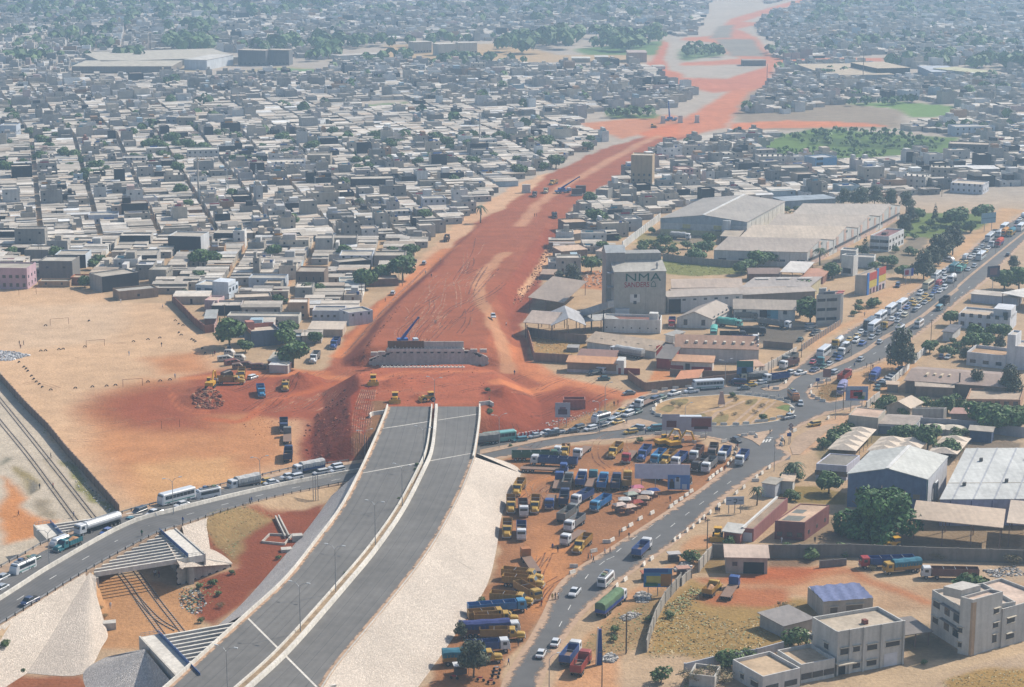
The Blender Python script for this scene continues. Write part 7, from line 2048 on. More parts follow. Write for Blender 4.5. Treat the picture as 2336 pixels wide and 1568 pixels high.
def bed_part(t,x0,x1,W,h,load=None,tarp=False,z=1.15):
 y=W/2
 MB().box(x0,-y,z-.15,x1,y,z).build('bed_floor','plain',t,tone(150,122,104))
 MB().box(x0,-.45,.6,x1+1.5,.45,z-.16).build('chassis','dark',t)
 if h:
  for nm,q in(('tailboard',(x0,-y,x0+.08,y)),('headboard',(x1-.08,-y,x1,y))):
   MB().box(q[0],q[1],z,q[2],q[3],z+h).build(nm,'truckpaint',t)
  for sy in(-1,1):
   MB().box(x0+.08,min(sy*y,sy*(y-.07)),z,x1-.08,max(sy*y,sy*(y-.07)),z+h).build('side_board','truckpaint',t)
   n=int((x1-x0)/.75)
   for i in range(n+1):
    x=x0+.1+(x1-x0-.25)*i/n
    MB().box(x,min(sy*y,sy*(y+.05)),z-.1,x+.07,max(sy*y,sy*(y+.05)),z+h).build('rib','truckpaint',t)
  n=max(2,int((x1-x0)/2.6))
  for i in range(1,n):
   x=x0+(x1-x0)*i/n
   MB().box(x-.04,-y+.07,z+h-.14,x+.04,y-.07,z+h-.06).build('brace','steel',t)
 if tarp:
  pr=[(-y-.03,z+h*.55),(-y-.02,z+h+.55),(-y*.5,z+h+.95),(0,z+h+1.02),(y*.5,z+h+.95),(y+.02,z+h+.55),(y+.03,z+h*.55)]
  n=9
  MB().loft([[(x0-.05+(x1-x0+.1)*i/n,a*(1+.02*math.sin(i*2.2)),b+.07*math.sin(i*1.7+a)) for a,b in pr] for i in range(n+1)]).build('tarpaulin','cloth',t,smooth=False)
 if load:
  MB().loft([[(x0+.15,-y+.15,z),(x0+.15,y-.15,z),(x0+.3,0,z+h*.7)],[((x0+x1)/2,-y+.1,z),((x0+x1)/2,y-.1,z),((x0+x1)/2,0,z+h+.5)],[(x1-.15,-y+.15,z),(x1-.15,y-.15,z),(x1-.3,0,z+h*.8)]]).build('load','cloth',t,load)
 k=3 if x1-x0>9 else 2
 for i in range(k):
  for sy in(-1,1):
   wheel(t,x0+1.0+i*1.25,sy*(y-.2),.5,.38)
def truck_proto(name,bonnet,bl,h,load=None,tarp=False,semi=False):
 t=thing(name,None,None)
 cl=3.5 if bonnet else 2.2
 tot=bl+cl+.2
 front=tot/2
 cab_part(t,front,2.4,bonnet)
 bed_part(t,front-tot,front-cl-.15,2.45,h,load,tarp)
 if semi:
  for sy in(-1,1):
   wheel(t,front-cl-1.4,sy*1.0,.5,.38)
 return learn(t)
def tank_truck(name,L,drum=False):
 t=thing(name,None,None)
 front=(L+2.4)/2
 cab_part(t,front,2.45,False)
 a,b=-front,front-2.4
 if drum:
  MB().loft([[(x,r*math.cos(q),2.2+.08*(x-a)*0+r*math.sin(q)) for q in(2*math.pi*k/14 for k in range(14))] for x,r in((a+.3,.5),(a+1.4,1.15),(a+3,1.25),(b-.3,.7))]).build('drum','truckpaint',t)
 else:
  MB().loft([[(x,1.18*r*math.cos(q),2.15+1.05*r*math.sin(q)) for q in(2*math.pi*k/14 for k in range(14))] for x,r in((a,.85),(a+.25,1),(b-.25,1),(b,.85))]).build('tank','carpaint',t)
  MB().box(a+1,-.25,3.2,b-1,.25,3.3).build('catwalk','steel',t)
 MB().box(a,-.5,.6,front-1,.5,1.05).build('chassis','dark',t)
 for i in range(3 if L>8 else 2):
  for sy in(-1,1):
   wheel(t,a+1+1.25*i,sy*1.02,.5,.38)
 for sy in(-1,1):
  wheel(t,b-1.2,sy*1.02,.5,.38)
 return learn(t)
PRO={'sedan':car_proto('car',4.4,1.72,1.42,1.15,.9),'wagon':car_proto('car',4.5,1.74,1.5,1.15,.5,True),'suv':car_proto('suv',4.7,1.85,1.85,1.1,.4,True),'pickup':car_proto('pickup',5.1,1.8,1.72,1.2,1.5,False,2.0),'van':bus_proto('van',5.2,1.9,2.2,.8),'minibus':bus_proto('minibus',7.0,2.2,2.7,.5,True),'bus':bus_proto('bus',10.5,2.5,3.15,.25),'bonnet':truck_proto('truck',True,6.2,1.55),'cabover':truck_proto('truck',False,7.0,1.55),'flat':truck_proto('truck',False,8.5,0),'flatlong':truck_proto('truck',False,11.0,0,semi=True),'semi':truck_proto('truck',False,11.0,1.6,semi=True),'tipper':truck_proto('tipper_truck',True,4.4,1.1,load=tone(196,150,110)),'tarp':truck_proto('truck',False,7.0,1.3,tarp=True),'tarplong':truck_proto('truck',False,11.0,1.5,tarp=True,semi=True),'bonnettarp':truck_proto('truck',True,9.0,1.4,tarp=True),'tanker':tank_truck('tanker_truck',11.0),'tanker2':tank_truck('tanker_truck',6.0),'mixer':tank_truck('mixer_truck',6.0,True)}
CARC={'w':(236,238,240),'s':(184,190,196),'k':(44,48,56),'b':(66,104,178),'n':(46,62,104),'y':(226,180,44),'g':(70,104,100),'t':(60,130,140),'r':(186,50,54),'e':(222,210,176),'o':(206,130,60),'B':(56,92,160),'Y':(206,164,62),'G':(70,110,84),'d':(70,62,60),'c':(128,130,128),'R':(176,74,62),'l':(150,150,196),'a':(72,150,196),'m':(120,104,96),'v':(118,192,180)}
CN={'w':'white','s':'silver','k':'black','b':'bright blue','n':'dark blue','y':'yellow taxi','g':'dark green','t':'teal','r':'red','e':'cream','o':'orange','B':'blue','Y':'yellow','G':'green','d':'dark brown','c':'grey','R':'rust-red','l':'lilac','a':'light blue','m':'brown','v':'turquoise'}
KN={'sedan':'saloon car','wagon':'estate car','suv':'off-roader','pickup':'pickup','van':'van','minibus':'minibus with loaded roof','bus':'coach','bonnet':'bonneted truck','cabover':'high-sided truck','flat':'flatbed truck','flatlong':'long flatbed truck','semi':'long high-sided truck','tipper':'tipper with a load','tarp':'tarpaulin truck','tarplong':'long tarpaulin truck','bonnettarp':'bonneted truck under tarpaulin','tanker':'long tanker','tanker2':'tanker','mixer':'mixer truck'}
KC={'sedan':'car','wagon':'car','suv':'car','pickup':'pickup','van':'van','minibus':'minibus','bus':'bus'}
VEH=[]
def veh(win,group,place,data,z=0.08):
 for row in data.split(';'):
  q=row.split()
  if len(q)>=4:
   VEH.append((win,group,place,q[0],q[1],float(q[2]),float(q[3]),float(q[4]) if len(q)>4 else None,float(q[5]) if len(q)>5 else None,z))
RD_='vehicles on the ring road'
for row in 'tanker w 1085 775 -100 32;sedan b 1180 815 -100 45;tipper t 745 985 -100 40;van w 655 950 -100 40;minibus w 255 1235 -100 45;sedan g 360 1120 -100 45;sedan s 25 1325 -100 50;sedan s 10 1440 -100 50;suv k 1535 600 -100 40;sedan t 1430 695 -100 42;pickup w 1700 615 -100 35;bus w 1945 465 -100 26;sedan w 2000 515 -100 28'.split(';'):
 q=row.split()
 VEH.append(('N',RD_,'on the ring road',q[0],q[1],float(q[2]),float(q[3]),float(q[4]),float(q[5]),6.7 if float(q[2])<1400 else 5.7))
veh('I',RD_,'on the ring road','minibus w 1385 305 -100 20',4.3)
veh('I',RD_,'on the ring road','tarp w 1630 235 -100 22;sedan y 1775 203 -100 20;sedan w 1812 214 -100 18;sedan w 1920 172 -100 20;wagon w 1972 176 -100 20',2.4)
veh('I',RD_,'on the ring road','tarp w 2062 135 -100 20;wagon w 2140 145 -100 18;wagon w 2240 108 -100 20;wagon w 2252 130 -100 20',1.0)
veh('I',RD_,'broken down on the ring road','pickup n 200 1010 -100 50',7.0)
QL='queue to the roundabout from the motorway side'
veh('A',QL,'queueing beside the motorway bridge','bus v 430 660 -100 12;tarp c 268 690 -100 12;wagon t 665 658 -100 12;sedan s 830 612 -100 20;sedan w 960 574 -100 16;pickup w 1070 570 -100 14;suv k 1015 600 -100 14;sedan k 1240 564 -100 14;wagon k 1305 522 -100 22')
veh('A',QL,'queueing at the western mouth of the roundabout','wagon w 1440 532 -100 22;minibus w 1555 440 -100 28;sedan k 1572 495 -100 24;wagon s 1662 455 -100 35;sedan y 1745 458 -100 24;sedan s 1730 392 -100 40;sedan y 1788 335 -100 32;suv w 1858 375 -100 36;sedan g 1955 348 -100 40;sedan w 1928 275 -100 40;flat w 2045 262 -100 45;sedan k 2000 215 -100 40;suv n 2138 222 -100 40;sedan G 2218 192 -100 32')
veh('A','vehicles leaving the roundabout','leaving the roundabout westwards','wagon y 1882 568 -100 14;wagon s 1965 522 -100 -14;suv t 2150 535 -100 8')
veh('A','vehicles on the earth works','on the red earth beside the road','sedan c 1865 140 -100 10')
veh('B','vehicles circling the roundabout','on the far side of the roundabout','pickup w 415 302 -100 25;pickup w 605 277 -100 10;bus w 785 232 -100 6;van n 1120 192 -100 -4;sedan c 1182 242 -100 8;sedan y 1255 208 -100 10')
veh('B','queue to the roundabout from the busy road','where the busy road meets the roundabout','tarp e 1285 152 -100 6;wagon w 1365 182 -100 14;cabover w 1535 152 -100 14;pickup w 1705 75 -100 20;pickup w 1805 80 -100 25;sedan n 1955 45 -100 25')
veh('B','vehicles circling the roundabout','on the right-hand curve of the roundabout','minibus o 1728 350 70 60;sedan s 1806 410 10 100;pickup s 1675 562 100 -20;wagon y 1955 640 -100 15')
veh('B','vehicles leaving the roundabout','turning off below the roundabout','sedan k 1100 815 100 40;cabover B 1160 1040 -60 80;bus w 525 640 -100 0')
QR='traffic jam on the busy road'
veh('C',QR,'in the jam nearest the roundabout','bus w 130 800 -60 45;flat t 130 880 -60 50;sedan r 10 890 -60 45;tanker2 Y 285 695 -60 45;sedan y 415 640 -60 40;sedan y 492 602 -60 40;suv w 485 655 -60 40;sedan w 540 555 -60 40;bus k 640 480 -60 42;bus w 685 515 -60 42;bus w 755 410 -60 42;sedan k 600 580 -60 40;sedan c 735 565 -60 40;pickup b 555 685 -60 40;sedan s 660 615 -60 40;flat Y 830 490 -60 42;sedan s 945 432 -60 40;wagon e 1022 372 -60 40;sedan w 880 415 -60 40;sedan n 265 808 -60 40;sedan b 300 850 -60 45;cabover w 355 785 -60 45;van w 365 722 -60 40;sedan y 305 768 -60 40;sedan s 188 912 -60 35;sedan G 130 942 -60 32;sedan n 35 978 -60 32')
veh('C',QR,'in the jam before the office block','bus w 872 328 -60 42;bus w 985 275 -60 42;sedan n 1060 255 -60 40;sedan b 1045 290 -60 40;sedan w 1170 282 -60 40;sedan y 1105 208 -60 40;sedan y 1135 248 -60 40;wagon e 1182 213 -60 40;sedan y 1222 185 -60 40;sedan y 1252 155 -60 40;sedan y 1282 206 -60 40;sedan s 1242 232 -60 40;suv c 1315 182 -60 40;suv w 1190 132 -60 40;bus e 1280 60 -60 42;sedan w 970 340 -60 40;sedan k 1130 318 -60 40;pickup n 935 385 -60 40')
veh('L',QR,'in the jam by the showroom','bus w 1365 1205 -60 46;mixer w 1545 1235 -60 46;suv w 1450 1145 -60 44;van w 1502 1122 -60 44;bus t 1562 1110 -60 44;cabover v 1640 1120 -60 44;sedan w 1462 1192 -60 44;suv w 1448 1245 -60 44;van r 1395 1275 -60 44;sedan b 1370 1312 -60 44;suv w 1458 1318 -60 44;sedan w 1408 1352 -60 44;sedan b 1345 1362 -60 44;sedan y 1625 1040 -60 44;wagon y 1692 1042 -60 44;sedan s 1722 1112 -60 44;sedan s 1788 1072 -60 44')
veh('L',QR,'in the jam below the casuarina avenue','van w 1690 985 -60 46;sedan w 1745 982 -60 46;sedan w 1785 960 -60 46;sedan k 1800 905 -60 46;bus w 1860 985 -60 46;sedan w 1840 905 -60 46;sedan s 1875 862 -60 46;sedan y 1915 912 -60 46;wagon w 1940 880 -60 46;cabover w 1992 845 -60 46;tarp r 2060 840 -60 46;bus w 1955 778 -60 46;cabover w 2000 735 -60 46;tanker2 w 2065 735 -60 46;tarp o 2120 725 -60 46;bus w 2120 665 -60 46;tarp Y 2195 725 -60 46;sedan r 2240 645 -60 46;bus w 2300 665 -60 46;sedan n 2260 590 -60 46;sedan w 2290 560 -60 46;van w 2330 525 -60 46')
OP='vehicles on the free carriageway'
veh('C',OP,'on the free carriageway of the busy road','sedan s 745 668 60 -45;sedan s 537 858 60 -40;wagon s 255 998 60 -30;minibus w 968 545 60 -45;minibus w 1180 485 60 -45;van t 1405 300 60 -45;cabover k 1460 235 60 -45')
veh('L',OP,'on the free carriageway of the busy road','sedan k 2160 950 60 -46')
veh('C','vehicles parked on the dusty verge','parked on the dusty verge past the roundabout','cabover R 360 1070 60 -45;tarp l 330 1210 -40 70;tarp B 690 1068 -50 60;sedan s 775 1112 -60 -10;sedan w 830 1085 -60 -10;sedan s 865 1058 -60 -10;sedan k 905 1032 -60 -10;sedan k 762 1138 -60 0;sedan g 727 1172 -30 60;sedan b 985 962 60 -10;sedan n 1425 828 20 -60;sedan s 1500 832 -60 40')
veh('L','vehicles parked on the dusty verge','parked beside the showroom','suv n 945 1290 -40 60;van w 1510 1012 60 10')
R1='vehicles on the near road'
veh('K',R1,'driving away on the near road','cabover B 450 490 75 -75')
veh('F',R1,'on the near road','pickup w 1655 535 -80 90;minibus w 2000 420 80 -80;sedan w 1445 1090 50 -90;sedan w 1285 1212 50 -90')
veh('F','trucks parked on the verge','parked on the verge of the near road','tarplong G 2060 690 90 -75;cabover B 1610 1250 70 -90;cabover R 1725 1360 60 -90')
PK='trucks in the truck park'
veh('A',PK,'in the upper row of the truck park','semi G 830 860 100 -2;flatlong w 880 800 100 8;semi B 1040 925 -100 -6;flatlong B 930 995 100 4;tipper Y 1160 800 -15 60;flat w 1350 800 -70 60;bonnet Y 1710 800 -70 70;flat r 1870 850 -50 60;bonnet B 2030 830 -60 75')
veh('B',PK,'in the row nearest the roundabout','cabover a 240 1030 -70 70;bonnet Y 350 1040 -80 70;cabover w 470 1060 -80 70;cabover w 660 990 -60 70;cabover d 700 1110 -80 60;cabover w 800 1120 -70 70;cabover m 840 965 -20 60;cabover B 965 1000 -50 70;semi d 370 1260 100 24')
veh('A',PK,'in the middle block of the truck park','flat B 1085 1150 25 -100;cabover c 1190 1150 35 -100;cabover B 1340 1120 35 -100;flat t 1450 1130 45 -100;cabover a 1575 1150 35 -100;cabover n 1720 1155 25 -100;cabover Y 1845 1130 10 -100;flat B 1000 1350 -20 80;cabover n 1150 1330 20 -100;cabover B 1350 1320 -70 40;cabover a 1550 1385 -75 50;cabover c 1190 1500 70 -50')
veh('A',PK,'at the foot of the stone slope','bonnet Y 650 1210 -40 70;bonnet Y 565 1400 0 80;cabover w 700 1440 10 80;bonnet Y 830 1400 -10 80')
veh('J',PK,'in the lower corner of the truck park','bonnet Y 1120 540 -4 60;cabover w 1215 555 0 60;cabover w 1570 500 -60 45;flat w 1560 585 -60 40;bonnet Y 1620 640 -50 50;flatlong o 1275 760 -40 -60')
veh('F',PK,'in the row along the near road','bonnet Y 1080 375 100 10;bonnet Y 1090 450 100 8;cabover Y 1140 560 70 40;bonnet Y 960 640 100 8;semi a 800 740 100 -8;bonnet Y 720 820 100 -8;bonnet Y 790 855 100 -4;tarplong w 720 985 100 -6;bonnet Y 860 1030 100 0;cabover w 700 1170 100 -6;bonnettarp Y 530 1290 100 -6')
YD='trucks in the walled yard'
veh('O',YD,'in the walled yard at the right','semi r 1350 765 -100 4;tarp Y 1450 800 -60 6;semi w 1770 840 -100 -2;tipper Y 185 935 60 -60;flat B 305 940 40 -60')
veh('E','trucks in the lorry yard','in the lorry yard','semi w 1520 640 100 14;tarp v 1030 640 100 10;tarp v 850 740 -10 60;tarp c 1200 560 100 4;tarp k 1280 730 100 0;cabover k 1060 770 100 0;suv s 1920 648 60 -6;sedan c 1920 685 60 -6;sedan c 1990 705 60 -10;sedan k 1960 735 60 -10;sedan g 1805 795 40 -30;cabover w 1200 815 60 0;cabover r 390 630 -10 60')
veh('E','vehicles parked on the dusty verge','parked at the whitewashed wall','cabover w 1680 1085 -60 20;cabover c 1690 1030 -60 30')
veh('d','trucks in the mill yard','beside the white warehouse','tarplong w 1620 1500 -100 -16')
veh('S','trucks in the mill yard','before the yellow-based warehouse','tarp w 365 515 60 4')
EW='vehicles on the earth works'
veh('Q',EW,'by the wreck yard','wagon w 605 430 60 -20;tipper Y 965 545 -10 60;bonnet a 695 610 15 60;bonnet w 1285 235 -30 40;bonnet B 1510 80 -40 50;bonnet Y 480 420 -5 50;cabover n 945 990 0 60;flat c 985 1110 0 -60;cabover n 995 1310 5 -60;sedan n 345 115 10 50;bonnet Y 350 490 60 0')
veh('c',EW,'on the earth road','wagon w 735 645 40 -60;wagon s 1165 230 40 -60',0.2)
veh('c',EW,'climbing the ramp of the earth works','pickup w 2115 965 20 60',4.2)
veh('G',EW,'by the earth road','sedan w 545 118 0 40;tipper m 740 98 20 -40;suv k 1750 1022 -60 10;van w 1785 1008 -60 -10;sedan g 1820 1058 -60 0')
veh('e',EW,'on the far part of the cutting','tipper Y 610 105 -60 20;tipper m 350 270 -10 50;tipper e 505 220 -20 50;tipper d 625 560 20 50')
recs=[]
for(win,group,place,kind,cc,x,y,dx,dy,z) in VEH:
 p=at(win,x,y,z)
 q=at(win,x+dx,y+dy,z)
 if z in(0.08,0.2):
  g=ground_z(p.x,p.y)
  if g>0.3:
   z=g
   p,q=at(win,x,y,z),at(win,x+dx,y+dy,z)
  elif 'road' not in place and 'round' not in place and 'jam' not in place and 'queue' not in place:
   p.z=max(g,0.0)+0.01
 recs.append((p,math.atan2(q.y-p.y,q.x-p.x),kind,cc,group,place))
tot={}
for r_ in recs:
 k=(CN[r_[3]],KN[r_[2]],r_[5])
 tot[k]=tot.get(k,0)+1
order=sorted(range(len(recs)),key=lambda i:(recs[i][4],recs[i][0].y))
cnt={}
BEDC={'Y':[(190,142,56),(184,140,62)],'w':[(70,98,162),(62,92,152),(150,150,150),(130,90,80)],'B':[(66,98,162),(56,84,140)],'r':[(60,94,160)],'a':[(60,130,196)],'e':[(90,70,60)],'o':[(206,130,60)],'d':[(84,66,62)],'m':[(120,100,88)]}
TARPC={'w':(206,206,204),'Y':(70,130,150),'G':(112,140,104),'l':(160,160,200),'B':(84,104,170),'v':(106,190,178),'c':(150,150,146),'k':(60,60,62),'e':(150,148,144),'r':(206,84,56),'o':(206,150,80)}
for i in order:
 p,ang,kind,cc,group,place=recs[i]
 k=(CN[cc],KN[kind],place)
 cnt[k]=cnt.get(k,0)+1
 lab='%s %s %s'%k+('' if tot[k]==1 else ', %s nearest'%NTH[cnt[k]-1])
 c=tone(*CARC[cc])
 bedc=tone(*R.choice(BEDC.get(cc,[CARC[cc]])))
 if kind in('cabover','semi') and cc=='B':
  c=R.choice((tone(230,232,234),c))
 cols={n:c for n in('body','roof','cab','bonnet','mudguard','drum')}
 cols.update({n:bedc for n in('tailboard','headboard','side_board','rib')})
 cols['tank']=tone(238,238,238)
 cols['tarpaulin']=tone(*TARPC.get(cc,(120,130,140)))
 if kind in('minibus','van','bus'):
  cols['stripe']=R.choice((tone(90,130,190),tone(200,80,60),c,c,tone(90,160,150)))
 if kind=='tarplong' and cc=='G':
  cols['cab']=tone(236,236,236)
  for n in('tailboard','headboard','side_board','rib'):
   cols[n]=tone(52,86,164)
 if kind=='tarplong' and cc=='w' and 'near road' in place:
  cols['tarpaulin']=tone(66,76,132)
 o=copy_tree(PRO[kind],p,ang,cols)
 tag(o,lab,KC.get(kind,'truck'),group)
for t in PRO.values():
 for c in list(t.children_recursive)+[t]:
  bpy.data.objects.remove(c)
# machines
YEL=tone(232,176,40)
def tracks_(t,L,W,h=0.9):
 for sy in(-1,1):
  prof=[(-L/2,h*.5),(-L/2+.3,.05),(L/2-.3,.05),(L/2,h*.5),(L/2-.35,h),(-L/2+.35,h)]
  MB().loft([[(x,sy*W/2-.25,z) for x,z in prof],[(x,sy*W/2+.25,z) for x,z in prof]]).build('track','tyre',t)
def excavator(label,win,x,y,dx,dy,z=0.0,boomup=1.0):
 p,q=at(win,x,y,z),at(win,x+dx,y+dy,z)
 t=thing('excavator',label,'excavator',(p.x,p.y,max(z,ground_z(p.x,p.y))),math.atan2(q.y-p.y,q.x-p.x),'excavators')
 tracks_(t,3.9,2.6)
 MB().box(-2.3,-1.35,1.0,1.5,1.35,2.1).build('house','truckpaint',t,YEL)
 MB().box(.3,.35,2.1,1.6,1.3,3.0).build('cab','glass',t)
 MB().box(.25,.3,3.0,1.65,1.35,3.12).build('cab_roof','truckpaint',t,YEL)
 a,b,c,e=Vector((1.2,-.2,1.7)),Vector((3.6,-.2,4.6*boomup)),Vector((5.4,-.2,4.2*boomup)),Vector((6.6,-.2,1.4))
 for nm,u,v in(('boom',a,b),('boom',b,c),('dipper',c,e)):
  MB().cyl(u,v,.32,.26,n=6).build(nm,'truckpaint',t,YEL)
 MB().box(6.1,-.75,.5,7.1,.35,1.4).build('bucket','steel',t)
def dozer(label,win,x,y,dx,dy,z=0.0,name='bulldozer'):
 p,q=at(win,x,y,z),at(win,x+dx,y+dy,z)
 t=thing(name,label,name,(p.x,p.y,ground_z(p.x,p.y)),math.atan2(q.y-p.y,q.x-p.x),'bulldozers and loaders')
 if name=='bulldozer':
  tracks_(t,3.6,2.2,1.0)
 else:
  for sx in(-1.3,1.3):
   for sy in(-1,1):
    wheel(t,sx,sy*1.05,.75,.5)
 MB().box(-1.7,-.75,.9,1.8,.75,1.9).build('body','truckpaint',t,YEL)
 MB().box(-1.6,-.85,1.9,-.1,.85,2.8).build('cab','glass',t)
 MB().box(-1.75,-1.0,2.8,.05,1.0,2.95).build('cab_roof','truckpaint',t,YEL)
 MB().loft([[(2.5,-1.8,.15),(2.65,-1.8,.15),(2.45,-1.8,1.35),(2.3,-1.8,1.35)],[(2.5,1.8,.15),(2.65,1.8,.15),(2.45,1.8,1.35),(2.3,1.8,1.35)]]).build('blade','truckpaint',t,YEL)
 for sy in(-1,1):
  MB().cyl((0,sy*1.35,.6),(2.4,sy*1.35,.6),.12,n=6).build('push_arm','truckpaint',t,YEL)
def crane(label,win,x,y,tx,ty,z,blen,ang):
 p=at(win,x,y,z)
 t=thing('mobile_crane',label,'crane',(p.x,p.y,z),ang)
 MB().box(-4.5,-1.2,.9,4.5,1.2,1.6).build('carrier','truckpaint',t,tone(70,130,196))
 MB().box(3.0,-1.2,1.6,4.6,1.2,2.6).build('cab','truckpaint',t,tone(222,230,236))
 MB().box(-2.6,-1.1,1.6,1.0,1.1,2.9).build('house','truckpaint',t,tone(58,112,190))
 for xx in(-3.4,-2.1,1.6,2.9):
  for sy in(-1,1):
   wheel(t,xx,sy*1.05,.55,.4)
 for xx in(-4.2,0.4):
  MB().box(xx,-2.8,.7,xx+.35,2.8,.95).build('outrigger','truckpaint',t,WHITE)
 px=at(win,tx,ty,z)
 lo,hi=0.0,60.0
 a=Vector((p.x,p.y,z+2.6))
 w_=WIN[win]
 ry,rx=(w_[1]+ty*w_[2])*SCL,(w_[0]+tx*w_[2])*SCL
 d_=project(a)[2]
 tip=a+Vector(((rx-project(a)[0])*d_/FOC,0.0,(project(a)[1]-ry)*d_/FOC/math.cos(PITCH)))
 M=Matrix.Rotation(-ang,4,'Z')
 v=M@(tip-a)
 o=Vector((-1.0,0,2.7))
 for k in range(3):
  MB().cyl(o+v*(k/3),o+v*((k+1)/3+.01),.55-.11*k,.52-.11*k,n=6).build('boom_section','truckpaint',t,tone(46,92,184))
 MB().box(o.x+v.x-.3,o.y+v.y-.3,o.z+v.z-.5,o.x+v.x+.3,o.y+v.y+.3,o.z+v.z+.2).build('boom_head','truckpaint',t,tone(40,70,130))
 e=o+v
 MB().cyl(e,e-Vector((0,0,2.5)),.05,n=4).build('hoist_rope','dark',t)
excavator('yellow excavator digging on the rubble heap at the field edge','Q',140,530,60,-60,2.0)
excavator('yellow excavator on the left behind the billboard','B',290,860,60,-10)
excavator('orange-yellow excavator on the right behind the billboard','B',420,880,70,-10)
dozer('yellow bulldozer at the far edge of the earth platform','Q',1930,500,-5,60,7)
dozer('yellow bulldozer facing the motorway end','Q',2170,690,-8,60,7)
dozer('low yellow loader beside the motorway median','G',610,1205,-60,5,7,'loader')
dozer('rusty yellow loader beside the brick-red shed','O',220,580,-10,50,0,'loader')
dozer('yellow loader behind the grey wall near the open shed','O',1390,640,-50,5,0,'loader')
dozer('far yellow bulldozer on the upper cutting','V',2160,880,40,0,0)
crane('blue mobile crane with raised telescopic boom on the unfinished abutment','c',900,1360,1130,965,6.0,20,0.3)
crane('distant blue mobile crane with raised boom on the cutting','e',740,225,985,5,0.0,24,0.5)
crane('farthest blue crane beside the bridge piers','T',325,475,310,290,0.0,24,0.3)
# walls, lamps, signs and other street furniture
wall_run('long dark boundary wall between the railway and the sand field','P',[(-60,800),(0,868),(60,935),(110,985),(150,1035),(200,1090),(272,1172)],2.6,tone(150,124,108),pil=4)
def lamp(label,p,h=11.2,arms=2,ang=0.0,group='motorway lamps'):
 t=thing('street_lamp',label,'street lamp',p,ang,group)
 MB().cyl((0,0,0),(0,0,h-1),.12,.07,n=6).build('pole','steel',t)
 for s in((-1,1) if arms==2 else(1,)):
  mb=MB().cyl((0,0,h-1.05),(s*.7,0,h-.25),.05,n=5).cyl((s*.7,0,h-.25),(s*1.9,0,h),.045,n=5)
  mb.build('arm','steel',t)
  MB().box(min(s*1.7,s*2.5),-.16,h-.04,max(s*1.7,s*2.5),.16,h+.12).build('lamp_head','plain',t,tone(210,214,216))
for i,(x,y) in enumerate(((506,1600),(670,1444),(755,1353),(841,1246),(905,1157),(950,1065),(984,944))):
 p=at('P',x,y,ZH)
 p.x=float(XM(p.y))+1.2
 lamp('double-armed motorway lamp, %s counting from the bottom of the view'%NTH[i],p,ang=-0.35)
for i,(w_,x,y,z,tp,lb) in enumerate((('N',545,1175,7,9.0,'left end of the ring road median'),('N',1910,600,6.2,9.5,'ring road median by the white coach'),('I',1740,255,2.5,9.5,'ring road median by the yellow taxi'),('Q',1840,1350,.6,9.5,'ring road just left of the motorway bridge'),('A',435,722,.2,10,'road median by the teal bus'),('A',1540,560,.2,10,'western roundabout island'),('A',1600,320,0,9,'earth bank above the roundabout queue'),('B',535,602,.2,6,'near side of the roundabout island'),('B',1515,1140,0,10,'junction below the roundabout'),('B',2190,570,0,9,'verge right of the roundabout'),('F',1375,1600,0,8,'bottom of the near road'),('E',975,1310,0,9.5,'brown wall by the parked coach'))):
 lamp('grey street lamp at the %s'%lb,at(w_,x,y,z),tp,1 if i in(6,7,9,10) else 2,0.4,'street lamps')
for i,(w_,x,y) in enumerate((('C',435,810),('C',605,690),('C',770,590),('C',925,490),('C',1080,395),('L',1345,1440),('L',1560,1290),('L',1665,1200),('L',1850,1060),('L',2020,930),('L',2170,800))):
 lamp('tall lamp on the median of the busy road, %s from the roundabout'%NTH[i],at(w_,x,y,.2),10,2,0.75,'lamps along the busy road')
mbj=MB()
mbj.loft([[(x,-.3,0),(x,.3,0),(x,.22,.3),(x,.1,.85),(x,-.1,.85),(x,-.22,.3)] for x in(-1,1)])
jer=mesh_from(mbj,'barrier','cream_concrete')
n_=0
